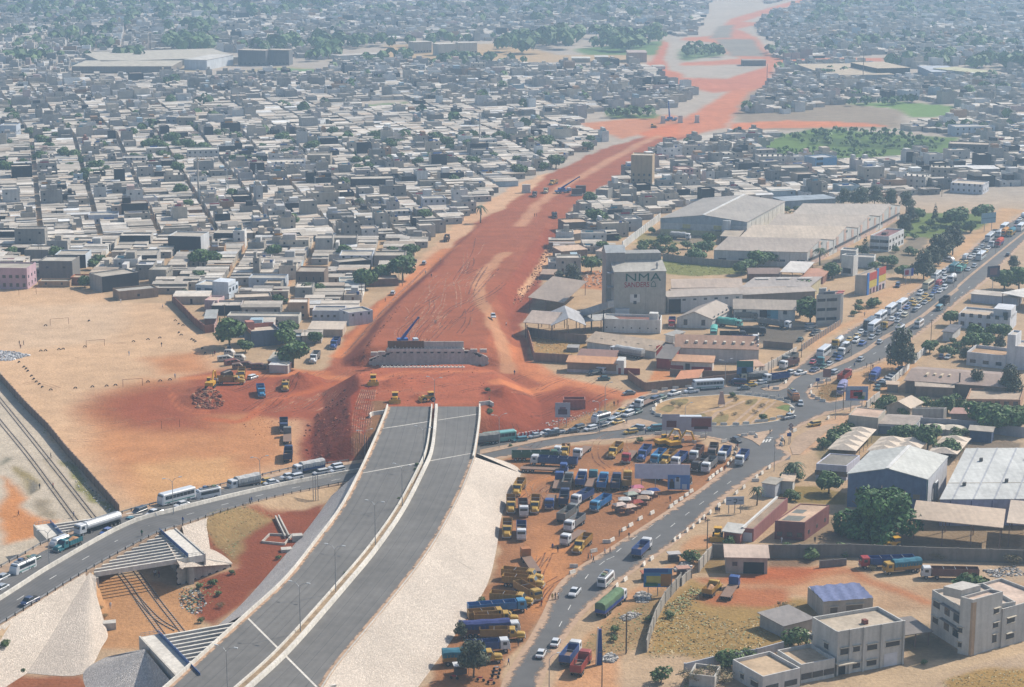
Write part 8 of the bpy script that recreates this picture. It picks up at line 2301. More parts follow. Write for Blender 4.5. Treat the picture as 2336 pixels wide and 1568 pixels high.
for place,w_,rows in(('round the roundabout island','B',[(185,475,30),(190,510,-40),(240,540,-20),(310,556,-10),(395,575,-8),(450,600,-8),(570,615,-5),(675,632,-3),(845,640,0),(960,640,0),(1095,640,0),(1205,630,4),(1340,608,6),(1410,602,8),(1500,585,12),(1575,562,16),(1715,470,80),(1690,500,50),(1660,392,-20),(1585,362,-12),(1500,345,-8),(1420,325,-5),(1330,315,-3),(1235,303,0),(1100,296,0),(535,328,10),(265,390,40),(210,430,45)]),('along the truck park edge','B',[(1100,900,60),(1085,960,60),(1040,1030,45),(1005,1078,45),(930,1140,40),(885,1170,40),(840,1205,40),(805,1235,40),(600,1375,35),(550,1415,35),(490,1460,35),(430,1500,35),(380,1540,35)]),('along the lower truck park','K',[(560,55,35),(430,118,35),(325,190,35),(250,238,35),(120,355,35),(60,375,0)]),('on the right verge of the near road','K',[(1200,50,45),(1130,105,45),(1080,150,45),(1010,208,45),(945,250,45),(860,318,45),(808,352,45),(555,560,40),(470,622,45),(265,790,40),(170,860,45)]),('on the verge below the road sign','B',[(1460,1110,40),(1380,1175,40),(1320,1215,40),(1310,1255,0),(1180,1330,40),(1100,1390,40),(975,1485,40),(905,1530,40)]),('on the islands right of the roundabout','B',[(1690,730,50),(1740,705,30),(1610,800,60),(2030,175,10),(2110,150,15),(1920,215,40),(1918,285,-70),(1945,322,-40),(1995,352,-25),(2050,375,-20),(2110,565,40),(1595,855,60)]),('on the splitter islands','B',[(1270,745,0),(1185,762,10),(1320,770,60),(965,825,20),(740,768,10),(1420,222,0),(1535,245,-5),(1640,175,40),(240,740,0)]),('along the brown wall','B',[(200,275,0),(310,250,5),(430,235,0),(570,222,0)]),('at the lot corner by the road','F',[(1645,240,0),(1630,305,30),(1865,70,20)])):
 for i,(x,y,a) in enumerate(rows):
  p=at(w_,x,y)
  o=link('concrete_barrier',jer,None,None,(p.x,p.y,.2 if 'island' in place and 'right' not in place else .06),rad(a*1.6))
  tag(o,'pale concrete block %s, %s in its row'%(place,NTH[i]),'barrier','concrete blocks '+place)
def board(label,win,x,y,w,h,z,rz,color,prints,name='billboard',posts=2,cat='billboard',txt=()):
 p=at(win,x,y)
 t=thing(name,label,cat,(p.x,p.y,ground_z(p.x,p.y)),rz)
 for k in range(posts):
  u=(k+.5)/posts*w
  MB().box(u-.1,.1,-.1,u+.1,.3,z+h).build('post','steel',t)
 MB().box(0,0,z,w,.1,z+h).build('panel','plain',t,color)
 for x0,z0,x1,z1,c in prints:
  MB().box(x0*w,-.02,z+z0*h,x1*w,.01,z+z1*h).build('print','plain',t,tone(*c))
 for s,u,v,sz,c in txt:
  text_on(t,s,u*w,z+v*h,sz,tone(*c),y=-.03)
 return t
MAU=tone(196,190,200)
board('mauve billboard with a dark picture on the red earth bank','A',1050,505,4.6,4.6,3.2,0,MAU,[(.2,.2,.8,.55,(110,80,90)),(.3,.5,.7,.7,(150,110,120))])
board('tall mauve billboard left of the broad one by the excavators','B',280,770,5.2,5.0,2.2,0,MAU,[(.25,.2,.9,.6,(120,60,56))])
board('broad mauve billboard with a red picture by the excavators','B',438,790,10.5,4.6,2.4,0,MAU,[(.42,.3,.98,.9,(140,66,60)),(.5,.15,.9,.35,(80,56,60))],posts=3)
t=board('wide white billboard with a blue portrait panel in the truck park','A',1925,1190,15.0,4.2,3.2,-0.06,tone(226,222,236),[],posts=4)
MB().box(9.0,-.12,.3,15.0,-.02,4.4).build('blue_panel','plain',t,tone(96,140,206))
for k,(x0,x1,z0,z1,c) in enumerate(((9.5,10.8,.6,2.6,(60,50,60)),(10.9,12.4,.5,3.6,(206,214,226)),(11.3,12.0,2.6,3.9,(96,70,60)),(12.9,14.2,.5,1.9,(206,214,226)),(9.7,10.5,2.5,3.3,(110,80,66)))):
 MB().box(x0,-.15,z0,x1,-.11,z1).build('print','plain',t,tone(*c))
board('colourful food billboard right of the roundabout','C',365,1420,7.0,4.6,3.6,0,tone(150,170,206),[(.2,.15,.75,.75,(200,60,56)),(.35,.3,.9,.6,(230,210,190)),(.55,.1,.85,.35,(110,150,70)),(.05,.7,.6,.95,(176,190,214))])
board('painted roadside signboard in blue, yellow and green','K',465,960,6.6,4.6,2.2,0,tone(84,140,190),[(.0,.78,.85,.98,(50,90,160)),(.1,.2,.6,.6,(214,196,90)),(.6,.05,.98,.7,(190,130,60)),(.05,.05,.5,.25,(70,130,90))],posts=3)
board('pale direction sign with a ring symbol before the roundabout','O',275,410,4.8,2.2,2.4,0.1,tone(196,206,220),[(.05,.5,.3,.6,(120,130,150)),(.7,.5,.95,.6,(120,130,150))],'road_sign',3,'road sign')
p=at('O',275,410)
sg=thing('ring_symbol','black ring arrow on the pale direction sign','sign mark',(p.x,p.y,0),0.1)
mb=MB()
for k in range(9):
 a,b=2.6-k*.55,2.6-(k+1)*.55
 mb.cyl((2.4+.5*math.cos(a),-.06,3.5+.5*math.sin(a)),(2.4+.5*math.cos(b),-.06,3.5+.5*math.sin(b)),.09,n=5)
mb.cyl((2.4,-.06,2.4),(2.4,-.06,3.0),.09,n=5).build('ring','plain',sg,(.02,.02,.02))
board('blue and white billboard beside the showroom','L',1010,1270,5.0,3.2,3.5,.5,tone(206,206,216),[(.1,.2,.5,.8,(180,60,80)),(.75,0,1,1,(70,90,190))])
board('large pale blue billboard at the far end of the jam','L',1860,690,9.0,5.0,4.0,.5,tone(150,186,200),[(0,.45,1,.52,(110,140,150))])
board('dark billboard on a single blue mast right of the busy road','L',1920,1390,6.0,4.5,7.5,.4,tone(70,70,90),[(.2,.2,.8,.8,(120,90,100))],posts=1)
board('green and blue poster board on the brown wall','E',1100,1250,5.5,4.6,2.6,0,tone(64,124,104),[(0,0,1,.55,(110,140,176)),(.3,.1,.6,.5,(190,130,110))])
for lb,w_,x,y,c in(('left of the splitter island','B',1655,850,(40,80,160)),('by the small island','B',1970,235,(40,80,160)),('at the side lane','B',2050,190,(160,120,116))):
 board('small blue sign %s'%lb if c[2]>150 and c[0]<100 else 'small pink sign %s'%lb,w_,x,y,1.3 if c[0]<100 else 2.6,1.0 if c[0]<100 else 2.8,2.6,0,tone(*c),[],'road_sign',1,'road sign')
p=at('B',1695,830)
t=thing('road_sign','red-edged diamond and triangle sign on a grey post','road sign',p)
MB().cyl((0,0,0),(0,0,6.2),.08,n=6).build('post','steel',t)
for z in(4.4,5.4):
 MB().loft([[(0,y,z-.75),(.75,y,z),(0,y,z+.75),(-.75,y,z)] for y in(-.15,-.09)]).build('plate','plain',t,tone(150,110,108))
 MB().loft([[(0,y,z-.5),(.5,y,z),(0,y,z+.5),(-.5,y,z)] for y in(-.17,-.14)]).build('plate_face','plain',t,tone(206,196,196))
p=at('B',935,440)
t=thing('monument','slim pink triangular sign pylon on the roundabout island','sign',p)
MB().loft([[(-1.2,y,1.0),(1.2,y,1.0),(.45,y,5.2),(-.45,y,5.2)] for y in(0,.2)]).build('panel','plain',t,tone(206,176,166))
for x in(-.9,.9):
 MB().cyl((x,.1,0),(x,.1,1.1),.07,n=5).build('post','steel',t)
p=at('F',1925,1310)
t=thing('totem_sign','tall tapering blue and white totem beside the gravel heap','sign',p)
MB().loft([[(-.75,-.25,0),(.75,-.25,0),(.75,.25,0),(-.75,.25,0)],[(-.35,-.2,8.0),(.45,-.2,8.0),(.45,.2,8.0),(-.35,.2,8.0)]]).build('pylon','plain',t,tone(44,84,160))
MB().loft([[(-.8,-.27,.02),(-.5,-.27,.02),(-.5,.27,.02),(-.8,.27,.02)],[(-.4,-.22,8.4),(-.2,-.22,8.4),(-.2,.22,8.4),(-.4,.22,8.4)]]).build('white_edge','plain',t,WHITE)
for i,(x,y,c,d) in enumerate(((1760,1430,(236,214,200),'pinkish white'),(1870,1450,(240,206,186),'peach'),(1815,1370,(236,234,228),'white'),(1885,1310,(190,196,180),'grey-green'),(1925,1280,(226,186,176),'rose'),(1955,1235,(230,140,160),'pink'),(1945,1400,(180,90,80),'red'),(2020,1355,(206,176,150),'tan'),(2065,1300,(226,220,216),'pale blue-white'),(2130,1270,(56,86,150),'dark blue'))):
 p=at('A',x,y)
 t=thing('market_stall','%s awning stall among the food stalls by the road'%d,'stall',p,R.uniform(-.3,.5),'food stalls by the road')
 MB().loft([[(-1.7,-1.3,2.0),(1.7,-1.3,2.0),(1.7,1.3,2.0),(-1.7,1.3,2.0)],[(-.9,-.1,2.6),(.9,-.1,2.6),(.9,.1,2.6),(-.9,.1,2.6)]]).build('awning','cloth',t,tone(*c))
 for sx in(-1.5,1.5):
  for sy in(-1.1,1.1):
   MB().cyl((sx,sy,0),(sx,sy,2.0),.05,n=4).build('pole','bark',t)
 MB().box(-1.2,-.6,0,1.2,.5,.8).build('counter','plain',t,tone(150,110,90))
for i,(w_,x,y,c,d) in enumerate((('K',800,570,(206,200,196),'tattered white stall by the gravel heap'),('K',900,730,(206,160,140),'pink-roofed hut against the broken wall'),('K',510,780,(196,120,96),'reddish hut behind the painted signboard'),('F',400,1400,(236,236,236),'white sheet shelter under the roadside tree'),('Q',470,500-60,(140,110,90),'dusty rusty hut in the wreck yard'))):
 p=at(w_,x,y)
 t=thing('stall',d,'stall',p,.2)
 MB().box(-1.6,-1.2,1.9,1.6,1.2,2.1).build('roof','cloth',t,tone(*c))
 MB().box(-1.3,-.9,0,1.2,.9,1.2).build('bench','plain',t,tone(110,90,84))
 for sx in(-1.5,1.5):
  MB().cyl((sx,-1.1,0),(sx,-1.1,1.9),.05,n=4).build('pole','bark',t)
for i,(x,y,n,d) in enumerate(((170,660,5,'left'),(600,675,3,'middle'),(830,675,3,'right'),(1275,695,4,'far right'))):
 a,b=at('D',x,y,2.6),at('D',*((405,425) if i==0 else(760,525) if i==1 else(975,540) if i==2 else(1440,520)),2.6)
 ux=(b-a).normalized()
 t=thing('car_shelter','%s row of white peaked car shelters in the green compound'%d,'shelter',(a.x,a.y,0),math.atan2(ux.y,ux.x))
 L=(b-a).length/n
 for k in range(n):
  MB().add([(k*L,0,2.5),((k+1)*L,0,2.5),((k+1)*L,-8.5,2.9),(k*L,-8.5,2.9),((k+.5)*L,-4.2,4.0)],[(0,4,1),(1,4,2),(2,4,3),(3,4,0)]).build('canopy','cloth',t,tone(240,222,200))
  MB().cyl((k*L+.2,-8.2,0),(k*L+.2,-8.2,2.9),.07,n=5).build('post','steel',t)
mbt=MB()
mbt.loft([[(r*math.cos(a),y,r*math.sin(a)) for r,y in((.62,-.16),(.62,.16),(.36,.13),(.36,-.13))] for a in(math.pi*k/10 for k in range(11))])
tyre=mesh_from(mbt,'tyre','tyre')
for i,(x,y) in enumerate(((560,795),(830,775),(1018,762),(1175,752),(1272,743),(1630,706),(1765,695),(1872,682),(450,366),(502,363),(650,350),(695,345),(935,320),(1470,262),(1630,240),(1760,222),(502,86),(2015,86),(1930,32),(1995,190),(2110,238),(2133,250),(2153,263),(2225,340),(2258,390),(465,765),(433,732),(400,705),(373,676),(347,642),(307,588),(288,562),(264,542),(210,490),(1970,165),(1968,68),(980,34))):
 p=at('M',x,y)
 o=link('half_sunk_tyre',tyre,None,None,(p.x,p.y,-.02),rad(0 if i<20 else 70))
 tag(o,'old tyre half sunk in the sand, %s counting from the camera'%NTH[i],'tyre','tyres marking the football pitches')
for i,(w_,x0,y0,x1,y1,d) in enumerate((('M',555,80,757,64,'farthest rusty goal with thin crossbar'),('M',952,322,1152,305,'faint goal in the middle of the field'),('M',1355,755,1570,742,'nearer goal before the red earth'),('M',1780,1218,1978,1200,'pair of bare posts nearest the ring road'),('a',262,660,500,645,'goal in front of the pink corner house'))):
 a,b=at(w_,x0,y0),at(w_,x1,y1)
 t=thing('football_goal',d,'goal',a,math.atan2(b.y-a.y,b.x-a.x))
 L=(b-a).length
 for u in(0,L):
  MB().cyl((u,0,0),(u,0,2.4),.07,n=5).build('post','plain',t,tone(120,74,50))
 if i!=3:
  MB().cyl((0,0,2.4),(L,0,2.4),.06,n=5).build('crossbar','plain',t,tone(130,84,56))
for i,(w_,x,y,h) in enumerate((('K',1168,440,8),('K',272,1600,9),('F',2225,1180,9),('F',1955,1600,9),('C',640,1170,9),('C',345,1400,9),('C',1310,640,8),('a',540,195,8),('a',575,200,8),('b',820,880,7),('b',760,1030,7),('b',1865,1360,6),('c',820,525,8),('c',865,535,8),('c',305,730,7),('O',150,650,8),('E',1485,1160,6),('E',1815,980,6),('L',1430,300,7))):
 p=at(w_,x,y)
 t=thing('power_pole','thin brown power pole, %s counting from the camera'%NTH[i],'pole',(p.x,p.y,0),R.uniform(0,1),'power poles')
 MB().cyl((0,0,-.1),(0,0,h),.13,.09,n=6).build('shaft','bark',t)
 MB().box(-.8,-.06,h-.5,.8,.06,h-.38).build('crossarm','bark',t)
for i,(w_,x,y,tp,w) in enumerate((('T',250,500,430,3),('T',415,495,425,3),('T',572,495,423,3),('e',235,225,110,4.5),('e',930,265,165,5.5),('e',985,245,125,5.5))):
 p=at(w_,x,y)
 h=hgt(w_,x,y,tp)
 t=thing('bridge_pier',['left','middle','right','lone pale','dark shuttered front','dark shuttered rear'][i]+' unfinished bridge pier on the cutting','pier',p)
 MB().box(-w/2,0,-.2,w/2,1.8,h).build('shaft','concrete' if i<4 else 'plain',t,(.1,.08,.07))
 MB().box(-w/2-.3,-.3,-.2,w/2+.3,2.1,.8).build('footing','concrete',t)
for nm,c in(('rut_light',(214,148,110)),('rut_dark',(116,62,44)),('rut_sand',(196,150,112))):
 m,nt,b=node_mat(nm)
 geo=nt.nodes.new('ShaderNodeNewGeometry')
 b.inputs['Base Color'].default_value=tone(*c)
 b.inputs['Roughness'].default_value=0.97
 nt.links.new(ramp(nt,noise_node(nt,0.22,6,geo.outputs['Position'],0.7).outputs['Fac'],0.0,0.85,0.38,0.62),b.inputs['Alpha'])
RUT={'rut_light':([],[]),'rut_dark':([],[]),'rut_sand':([],[])}
def rut(mat,P,w,twin=0.0):
 v,f=RUT[mat]
 P=resample(catmull(P,6),30)
 for off in((-twin,twin) if twin else(0.0,)):
  Q=[]
  for i,p in enumerate(P):
   d=P[min(i+1,29)]-P[max(i-1,0)]
   s=Vector((-d.y,d.x,0)).normalized()
   Q.append((p+s*(off-w/2),p+s*(off+w/2)))
  X=np.array([q.x for pr in Q for q in pr])
  Y=np.array([q.y for pr in Q for q in pr])
  Z=terrain(X,Y)+0.07
  k=len(v)
  v.extend(zip(X,Y,Z))
  f.extend((k+2*i,k+2*i+2,k+2*i+3,k+2*i+1) for i in range(29))
rq=random.Random(3)
for _ in range(70):
 x,y=rq.uniform(560,1850),rq.uniform(150,1250)
 if x<1750-y*0.95+60 or x>2150-y*.15:
  continue
 ln,a=rq.uniform(180,620),rq.gauss(-0.9,0.28)
 c,s=math.cos(a),math.sin(a)
 bd=rq.uniform(-60,60)
 rut(rq.choice(('rut_light','rut_light','rut_dark')),pts('c',[(x,y),(x+c*ln*.5+bd,y+s*ln*.5),(x+c*ln,y+s*ln)],4.6),rq.uniform(.25,.6),rq.choice((0,0.9)))
for k in range(14):
 rut(rq.choice(('rut_dark','rut_light')),pts('c',[(850+k*30,1320-rq.uniform(0,60)),(800+k*45,1150),(1000+k*40,1000+rq.uniform(-80,80))],5.5),.35,rq.choice((0,.9)))
for k in range(17):
 rut('rut_dark' if k%2 else 'rut_light',pts('Q',[(1690+k*12,1120),(1715+k*13,800),(1800+k*10,560)],6.8),.3)
for k in range(22):
 x,y=rq.uniform(200,1500),rq.uniform(430,900)
 rut(rq.choice(('rut_light','rut_dark','rut_light')),pts('Q',[(x,y),(x+150,y-40-rq.uniform(0,60)),(x+330,y-110-rq.uniform(0,80))]),.35,.9)
for k in range(16):
 x,y=rq.uniform(200,900),rq.uniform(1000,1200)
 rut(rq.choice(('rut_light','rut_dark')),pts('G',[(x,y),(x+110,y-25),(x+240,y-rq.uniform(0,40))],7),.3,rq.choice((0,.9)))
for k in range(16):
 x,y=rq.uniform(1120,1750),rq.uniform(1060,1330)
 rut(rq.choice(('rut_light','rut_dark')),pts('G',[(x,y),(x+90,y-50),(x+200,y-70-rq.uniform(0,30))],1),.3,.9)
for k in range(8):
 rut('rut_light',pts('c',[(20+k*12,1490-k*6),(310+k*9,1200),(570+k*7,880),(770+k*6,660),(1010+k*5,440),(1170+k*4,280)],.3),.3)
for k in range(26):
 x,y=rq.uniform(650,2000),rq.uniform(720,1450)
 rut(rq.choice(('rut_sand','rut_dark','rut_sand')),pts('A',[(x,y),(x+rq.uniform(-120,120),y-90),(x+rq.uniform(-250,250),y-180)]),.35,.9)
for k in range(10):
 x,y=rq.uniform(1100,1400),rq.uniform(100,700)
 rut(rq.choice(('rut_sand','rut_dark')),pts('F',[(x,y),(x+60,y-120),(x+rq.uniform(50,260),y-240)]),.35,.9)
for k in range(12):
 x,y=rq.uniform(200,1700),rq.uniform(100,1400)
 rut('rut_sand',pts('M',[(x,y),(x+150,y+rq.uniform(-30,30)),(x+380,y+rq.uniform(-70,70))]),.3,rq.choice((0,.9)))
for nm,(v,f) in RUT.items():
 o=link('wheel_ruts',arr_mesh('wheel_ruts',np.array(v),np.array(f),nm))
 tag(o,{'rut_light':'pale wheel ruts on the red earth','rut_dark':'dark wheel ruts on the red earth','rut_sand':'faint wheel ruts on sand and truck park'}[nm],'ruts',kind='stuff')
rv,rf,rc_=[],[],[]
def rocks(win,poly,n,s0,s1,cols,z=0.0):
 P=pts(win,poly,z)
 x0,x1,y0,y1=min(p.x for p in P),max(p.x for p in P),min(p.y for p in P),max(p.y for p in P)
 X,Y=NP.uniform(x0,x1,n*4),NP.uniform(y0,y1,n*4)
 ok=np.nonzero(sdf(P,X,Y)<0)[0][:n]
 Z=terrain(X,Y)
 for i in ok:
  s=rr_.uniform(s0,s1)*rr_.choice((.6,.8,1,1.3))
  k=len(rv)
  q=[Vector((rr_.uniform(.6,1.1)*a,rr_.uniform(.6,1.1)*b,c))*s for a,b,c in((-1,-1,-.3),(1,-1,-.3),(1,1,-.3),(-1,1,-.3),(-.5,-.6,.8),(.6,-.5,.7),(.5,.6,.9),(-.6,.5,.7))]
  rv.extend((X[i]+v.x,Y[i]+v.y,Z[i]+v.z*.8) for v in q)
  rf.extend((k+a,k+b,k+c,k+d) for a,b,c,d in((4,5,6,7),(0,1,5,4),(1,2,6,5),(2,3,7,6),(3,0,4,7)))
  c,f=rr_.choice(cols),rr_.uniform(.75,1.25)
  rc_.extend([tuple(tone(*[min(255,v*f) for v in c])[:3])]*5)
RED_=[(150,84,58),(126,64,42),(176,108,78)]
GRV=[(176,172,166),(150,146,142),(206,200,192)]
rocks('Q',[(1160,850),(1450,640),(1650,560),(1680,1130),(1250,1330),(1180,1150)],240,.12,.45,RED_,3)
rocks('Q',[(-60,620),(60,560),(230,600),(300,680),(200,740),(-40,720)],420,.2,.65,RED_+[(176,130,100)],1)
rocks('d',[(130,600),(330,480),(420,330),(500,380),(260,620),(160,760),(40,820)],200,.15,.45,RED_+[(214,170,140)])
rocks('e',[(430,1100),(560,960),(600,1020),(440,1260),(330,1420),(300,1380)],160,.15,.45,RED_)
rocks('M',[(0,365),(120,365),(340,412),(100,475),(0,470)],650,.2,.5,[(196,196,198),(170,170,172),(214,214,214)])
rocks('K',[(780,660),(880,590),(960,580),(1000,640),(960,690),(820,690)],260,.2,.5,GRV)
rocks('K',[(360,960),(430,910),(560,940),(520,1030),(400,1040)],260,.2,.45,GRV)
rocks('K',[(200,1200),(320,1130),(440,1160),(380,1200),(260,1240)],220,.2,.4,GRV)
rocks('F',[(1950,1230),(2050,1180),(2140,1230),(2080,1290),(1960,1280)],260,.2,.45,GRV)
rocks('I',[(1190,930),(1240,900),(1330,910),(1380,1000),(1350,1080),(1280,1080),(1200,1030)],320,.12,.35,[(60,58,58),(90,86,84),(206,206,206),(130,150,130)])
rocks('d',[(980,320),(1340,330),(1340,560),(1040,540)],160,.2,.6,[(226,206,186),(196,150,116),(170,130,106)])
rocks('A',[(880,470),(1500,300),(1500,360),(1000,500)],160,.12,.35,[(206,180,156),(176,120,92),(226,220,212)])
rocks('O',[(2000,790),(2200,760),(2300,820),(2050,840)],160,.2,.5,GRV)
rocks('N',[(690,60),(780,80),(1300,590),(1230,600),(880,340)],160,.12,.35,[(214,208,200),(150,140,130)])
rocks('Q',[(400,900),(1100,600),(1100,900),(700,1100)],120,.08,.2,RED_)
rocks('G',[(130,1010),(980,970),(1120,1150),(260,1220)],160,.08,.25,RED_,7)
rocks('c',[(250,1500),(500,1180),(820,760),(860,780),(520,1230),(420,1380)],200,.12,.35,RED_,5)
o=link('rubble',arr_mesh('rubble',np.array(rv),np.array(rf),'rubble',np.array(rc_),'FACE'))
tag(o,'loose stones and rubble on slopes and heaps','rubble',kind='stuff')
t=thing('drain_basin','concrete drain basin and channel between the two bridges','drain',(0,0,0))
for a,b,w,h in((at('I',1840,420,.9),at('I',1905,555,.9),.35,.9),(at('I',1860,415,.9),at('I',1930,550,.9),.35,.9),(at('I',1750,590,.6),at('I',1900,605,.6),.3,.6),(at('I',1800,540,.6),at('I',1750,590,.6),.3,.6),(at('I',1800,540,.6),at('I',1950,545,.6),.3,.6),(at('I',1900,605,.6),at('I',1950,545,.6),.3,.6)):
 MB().beam(a,b,w,h).build('channel_wall','concrete',t)
for i,(x,y,w) in enumerate(((1955,600,2.6),(1880,672,2.6),(690,1190,2.8))):
 p=at('I',x,y)
 tag(MB().box(0,0,-.2,w,2.2,1.6 if i!=1 else .8).build('drain_chamber','concrete',None,None,(p.x,p.y,0),.2),['square concrete drain chamber beside the basin','low concrete drain chamber below the basin','concrete drain chamber beside the railway abutment'][i],'drain')
for i in range(3):
 p=at('I',2092+16*i,288,1.4)
 tag(MB().cyl((0,0,-1.4),(0,0,5.6),.12,n=6).build('steel_post','steel',None,None,p),'%s of three tall bare steel posts beside the ring road'%['leftmost','middle one','rightmost'][i],'post')
for i,(x,y) in enumerate(((560,625),(650,605),(720,592),(780,580))):
 p=at('A',x,y)
 t=thing('striped_barrier','red and white striped barrier, %s from the motorway bridge'%NTH[i],'barrier',p,.35,'striped barriers')
 for k in range(6):
  MB().box(k*.55,0,0,k*.55+.54,.3,1.1).build('segment','plain',t,tone(206,84,70) if k%2 else WHITE)
t=thing('ruined_hut','roofless pink brick hut on the red bank','hut',at('A',1140,300))
for q in((0,0,7,.3),(0,3.7,7,4),(0,.3,.3,3.7),(6.7,.3,7,3.7)):
 MB().box(q[0],q[1],-.3,q[2],q[3],3.0).build('wall','wall',t,tone(190,120,104))
for i,(x,y,c,d) in enumerate(((300,240,(206,200,190),'white wrecked bus body'),(350,175,(222,214,204),'pale wrecked van body'),(465,230,(214,204,190),'cream wrecked minibus body'),(375,280,(150,86,72),'rusty red container wreck'),(435,325,(150,120,100),'tan crushed cab wreck'),(530,310,(120,80,66),'rusty open-sided cab wreck'),(670,330,(110,66,56),'dark red cab wreck'),(320,410,(86,62,54),'burnt brown truck wreck'))):
 p=at('Q',x,y)
 t=thing('wreck',d+' in the wreck yard','wreck',p,R.uniform(-.5,.9),'wrecks in the yard')
 L=R.uniform(3.2,5.5)
 MB().loft([sect(-L/2,.9,.2,1.9,.2),sect(L*.2,.95,.2,2.2,.2),sect(L/2,.85,.2,1.3,.2)]).build('body','truckpaint',t,tone(*c))
 for k in range(3):
  for s in(-1,1):
   MB().box(-L*.4+k*L*.25,min(s*.9,s*.97),1.2,-L*.4+k*L*.25+L*.18,max(s*.9,s*.97),1.75).build('window_gap','dark',t)
for i,(x,y) in enumerate(((800,1375),(790,1415),(780,1455),(735,1520),(330,1470),(620,1490))):
 p=at('F',x,y)
 t=thing('motorcycle','parked motorcycle under the roadside tree, %s from the road'%NTH[i],'motorcycle',p,rad(-20),'parked motorcycles')
 for xx in(-.65,.65):
  MB().cyl((xx,-.05,.32),(xx,.05,.32),.32,n=12).build('wheel','tyre',t)
 MB().loft([[(-.6,-.12,.7),(-.6,.12,.7),(-.6,.1,.85),(-.6,-.1,.85)],[(.1,-.16,.65),(.1,.16,.65),(.1,.14,.98),(.1,-.14,.98)],[(.45,-.08,.8),(.45,.08,.8),(.45,.06,.95),(.45,-.06,.95)]]).build('tank_and_seat','carpaint',t,tone(*R.choice(((180,50,50),(60,60,70),(206,206,206)))))
 MB().cyl((.65,0,.32),(.45,0,1.05),.04,n=5).build('fork','steel',t)
 MB().cyl((.42,-.35,1.08),(.42,.35,1.08),.03,n=5).build('handlebar','dark',t)
# people
def body_mesh(name,pose):
 st,arm=(.24,.12) if pose=='walk' else(.03,.05)
 V=[(0,0,.95),(0,0,1.15),(0,0,1.38),(0,0,1.5),(0,.02,1.62),(0,.02,1.74),(-.1,0,.9),(-.11,st*.6,.5),(-.11,st,.09),(-.11,st+.14,.04),(.1,0,.9),(.11,-st*.4,.5),(.11,-st,.1),(.11,-st+.13,.05),(-.2,0,1.4),(-.26,-arm,1.13),(-.25,arm,.9),(-.25,arm+.03,.8),(.2,0,1.4),(.26,arm*.3,1.13),(.25,arm*1.6,.9),(.25,arm*1.6+.03,.8)]
 E_=[(0,1),(1,2),(2,3),(3,4),(4,5),(0,6),(6,7),(7,8),(8,9),(0,10),(10,11),(11,12),(12,13),(2,14),(14,15),(15,16),(16,17),(2,18),(18,19),(19,20),(20,21)]
 rad_=[.15,.14,.16,.06,.10,.08,.1,.07,.05,.04,.1,.07,.05,.04,.075,.05,.04,.035,.075,.05,.04,.035]
 me=bpy.data.meshes.new(name)
 me.from_pydata(V,E_,[])
 o=bpy.data.objects.new(name,me)
 COL.objects.link(o)
 o.modifiers.new('skin','SKIN')
 if not me.skin_vertices:
  bm=bmesh.new()
  bm.from_mesh(me)
  bm.verts.layers.skin.verify()
  bm.to_mesh(me)
  bm.free()
 for i,s in enumerate(me.skin_vertices[0].data):
  s.radius=(rad_[i],rad_[i]*(.8 if i<3 else 1))
  s.use_root=i==0
 o.modifiers.new('sub','SUBSURF').levels=1
 dg=bpy.context.evaluated_depsgraph_get()
 m2=bpy.data.meshes.new_from_object(o.evaluated_get(dg))
 bpy.data.objects.remove(o)
 for k in('cloth','skin','trousers'):
  m2.materials.append(MATS[k])
 for p in m2.polygons:
  c=p.center
  p.material_index=1 if c.z>1.52 or(abs(c.x)>.2 and c.z<1.0) or c.z<.1 else(2 if c.z<.93 and pose!='robe' else 0)
  p.use_smooth=True
 return m2
coloured('trousers',source=(0.07,0.07,0.085,1),rough=0.95)
BODY={k:body_mesh('person',k) for k in('stand','walk','robe')}
SH=[((226,228,236),'white'),((70,90,150),'blue'),((150,60,56),'red'),((60,60,64),'dark'),((120,100,86),'brown'),((70,120,90),'green'),((206,180,90),'yellow')]
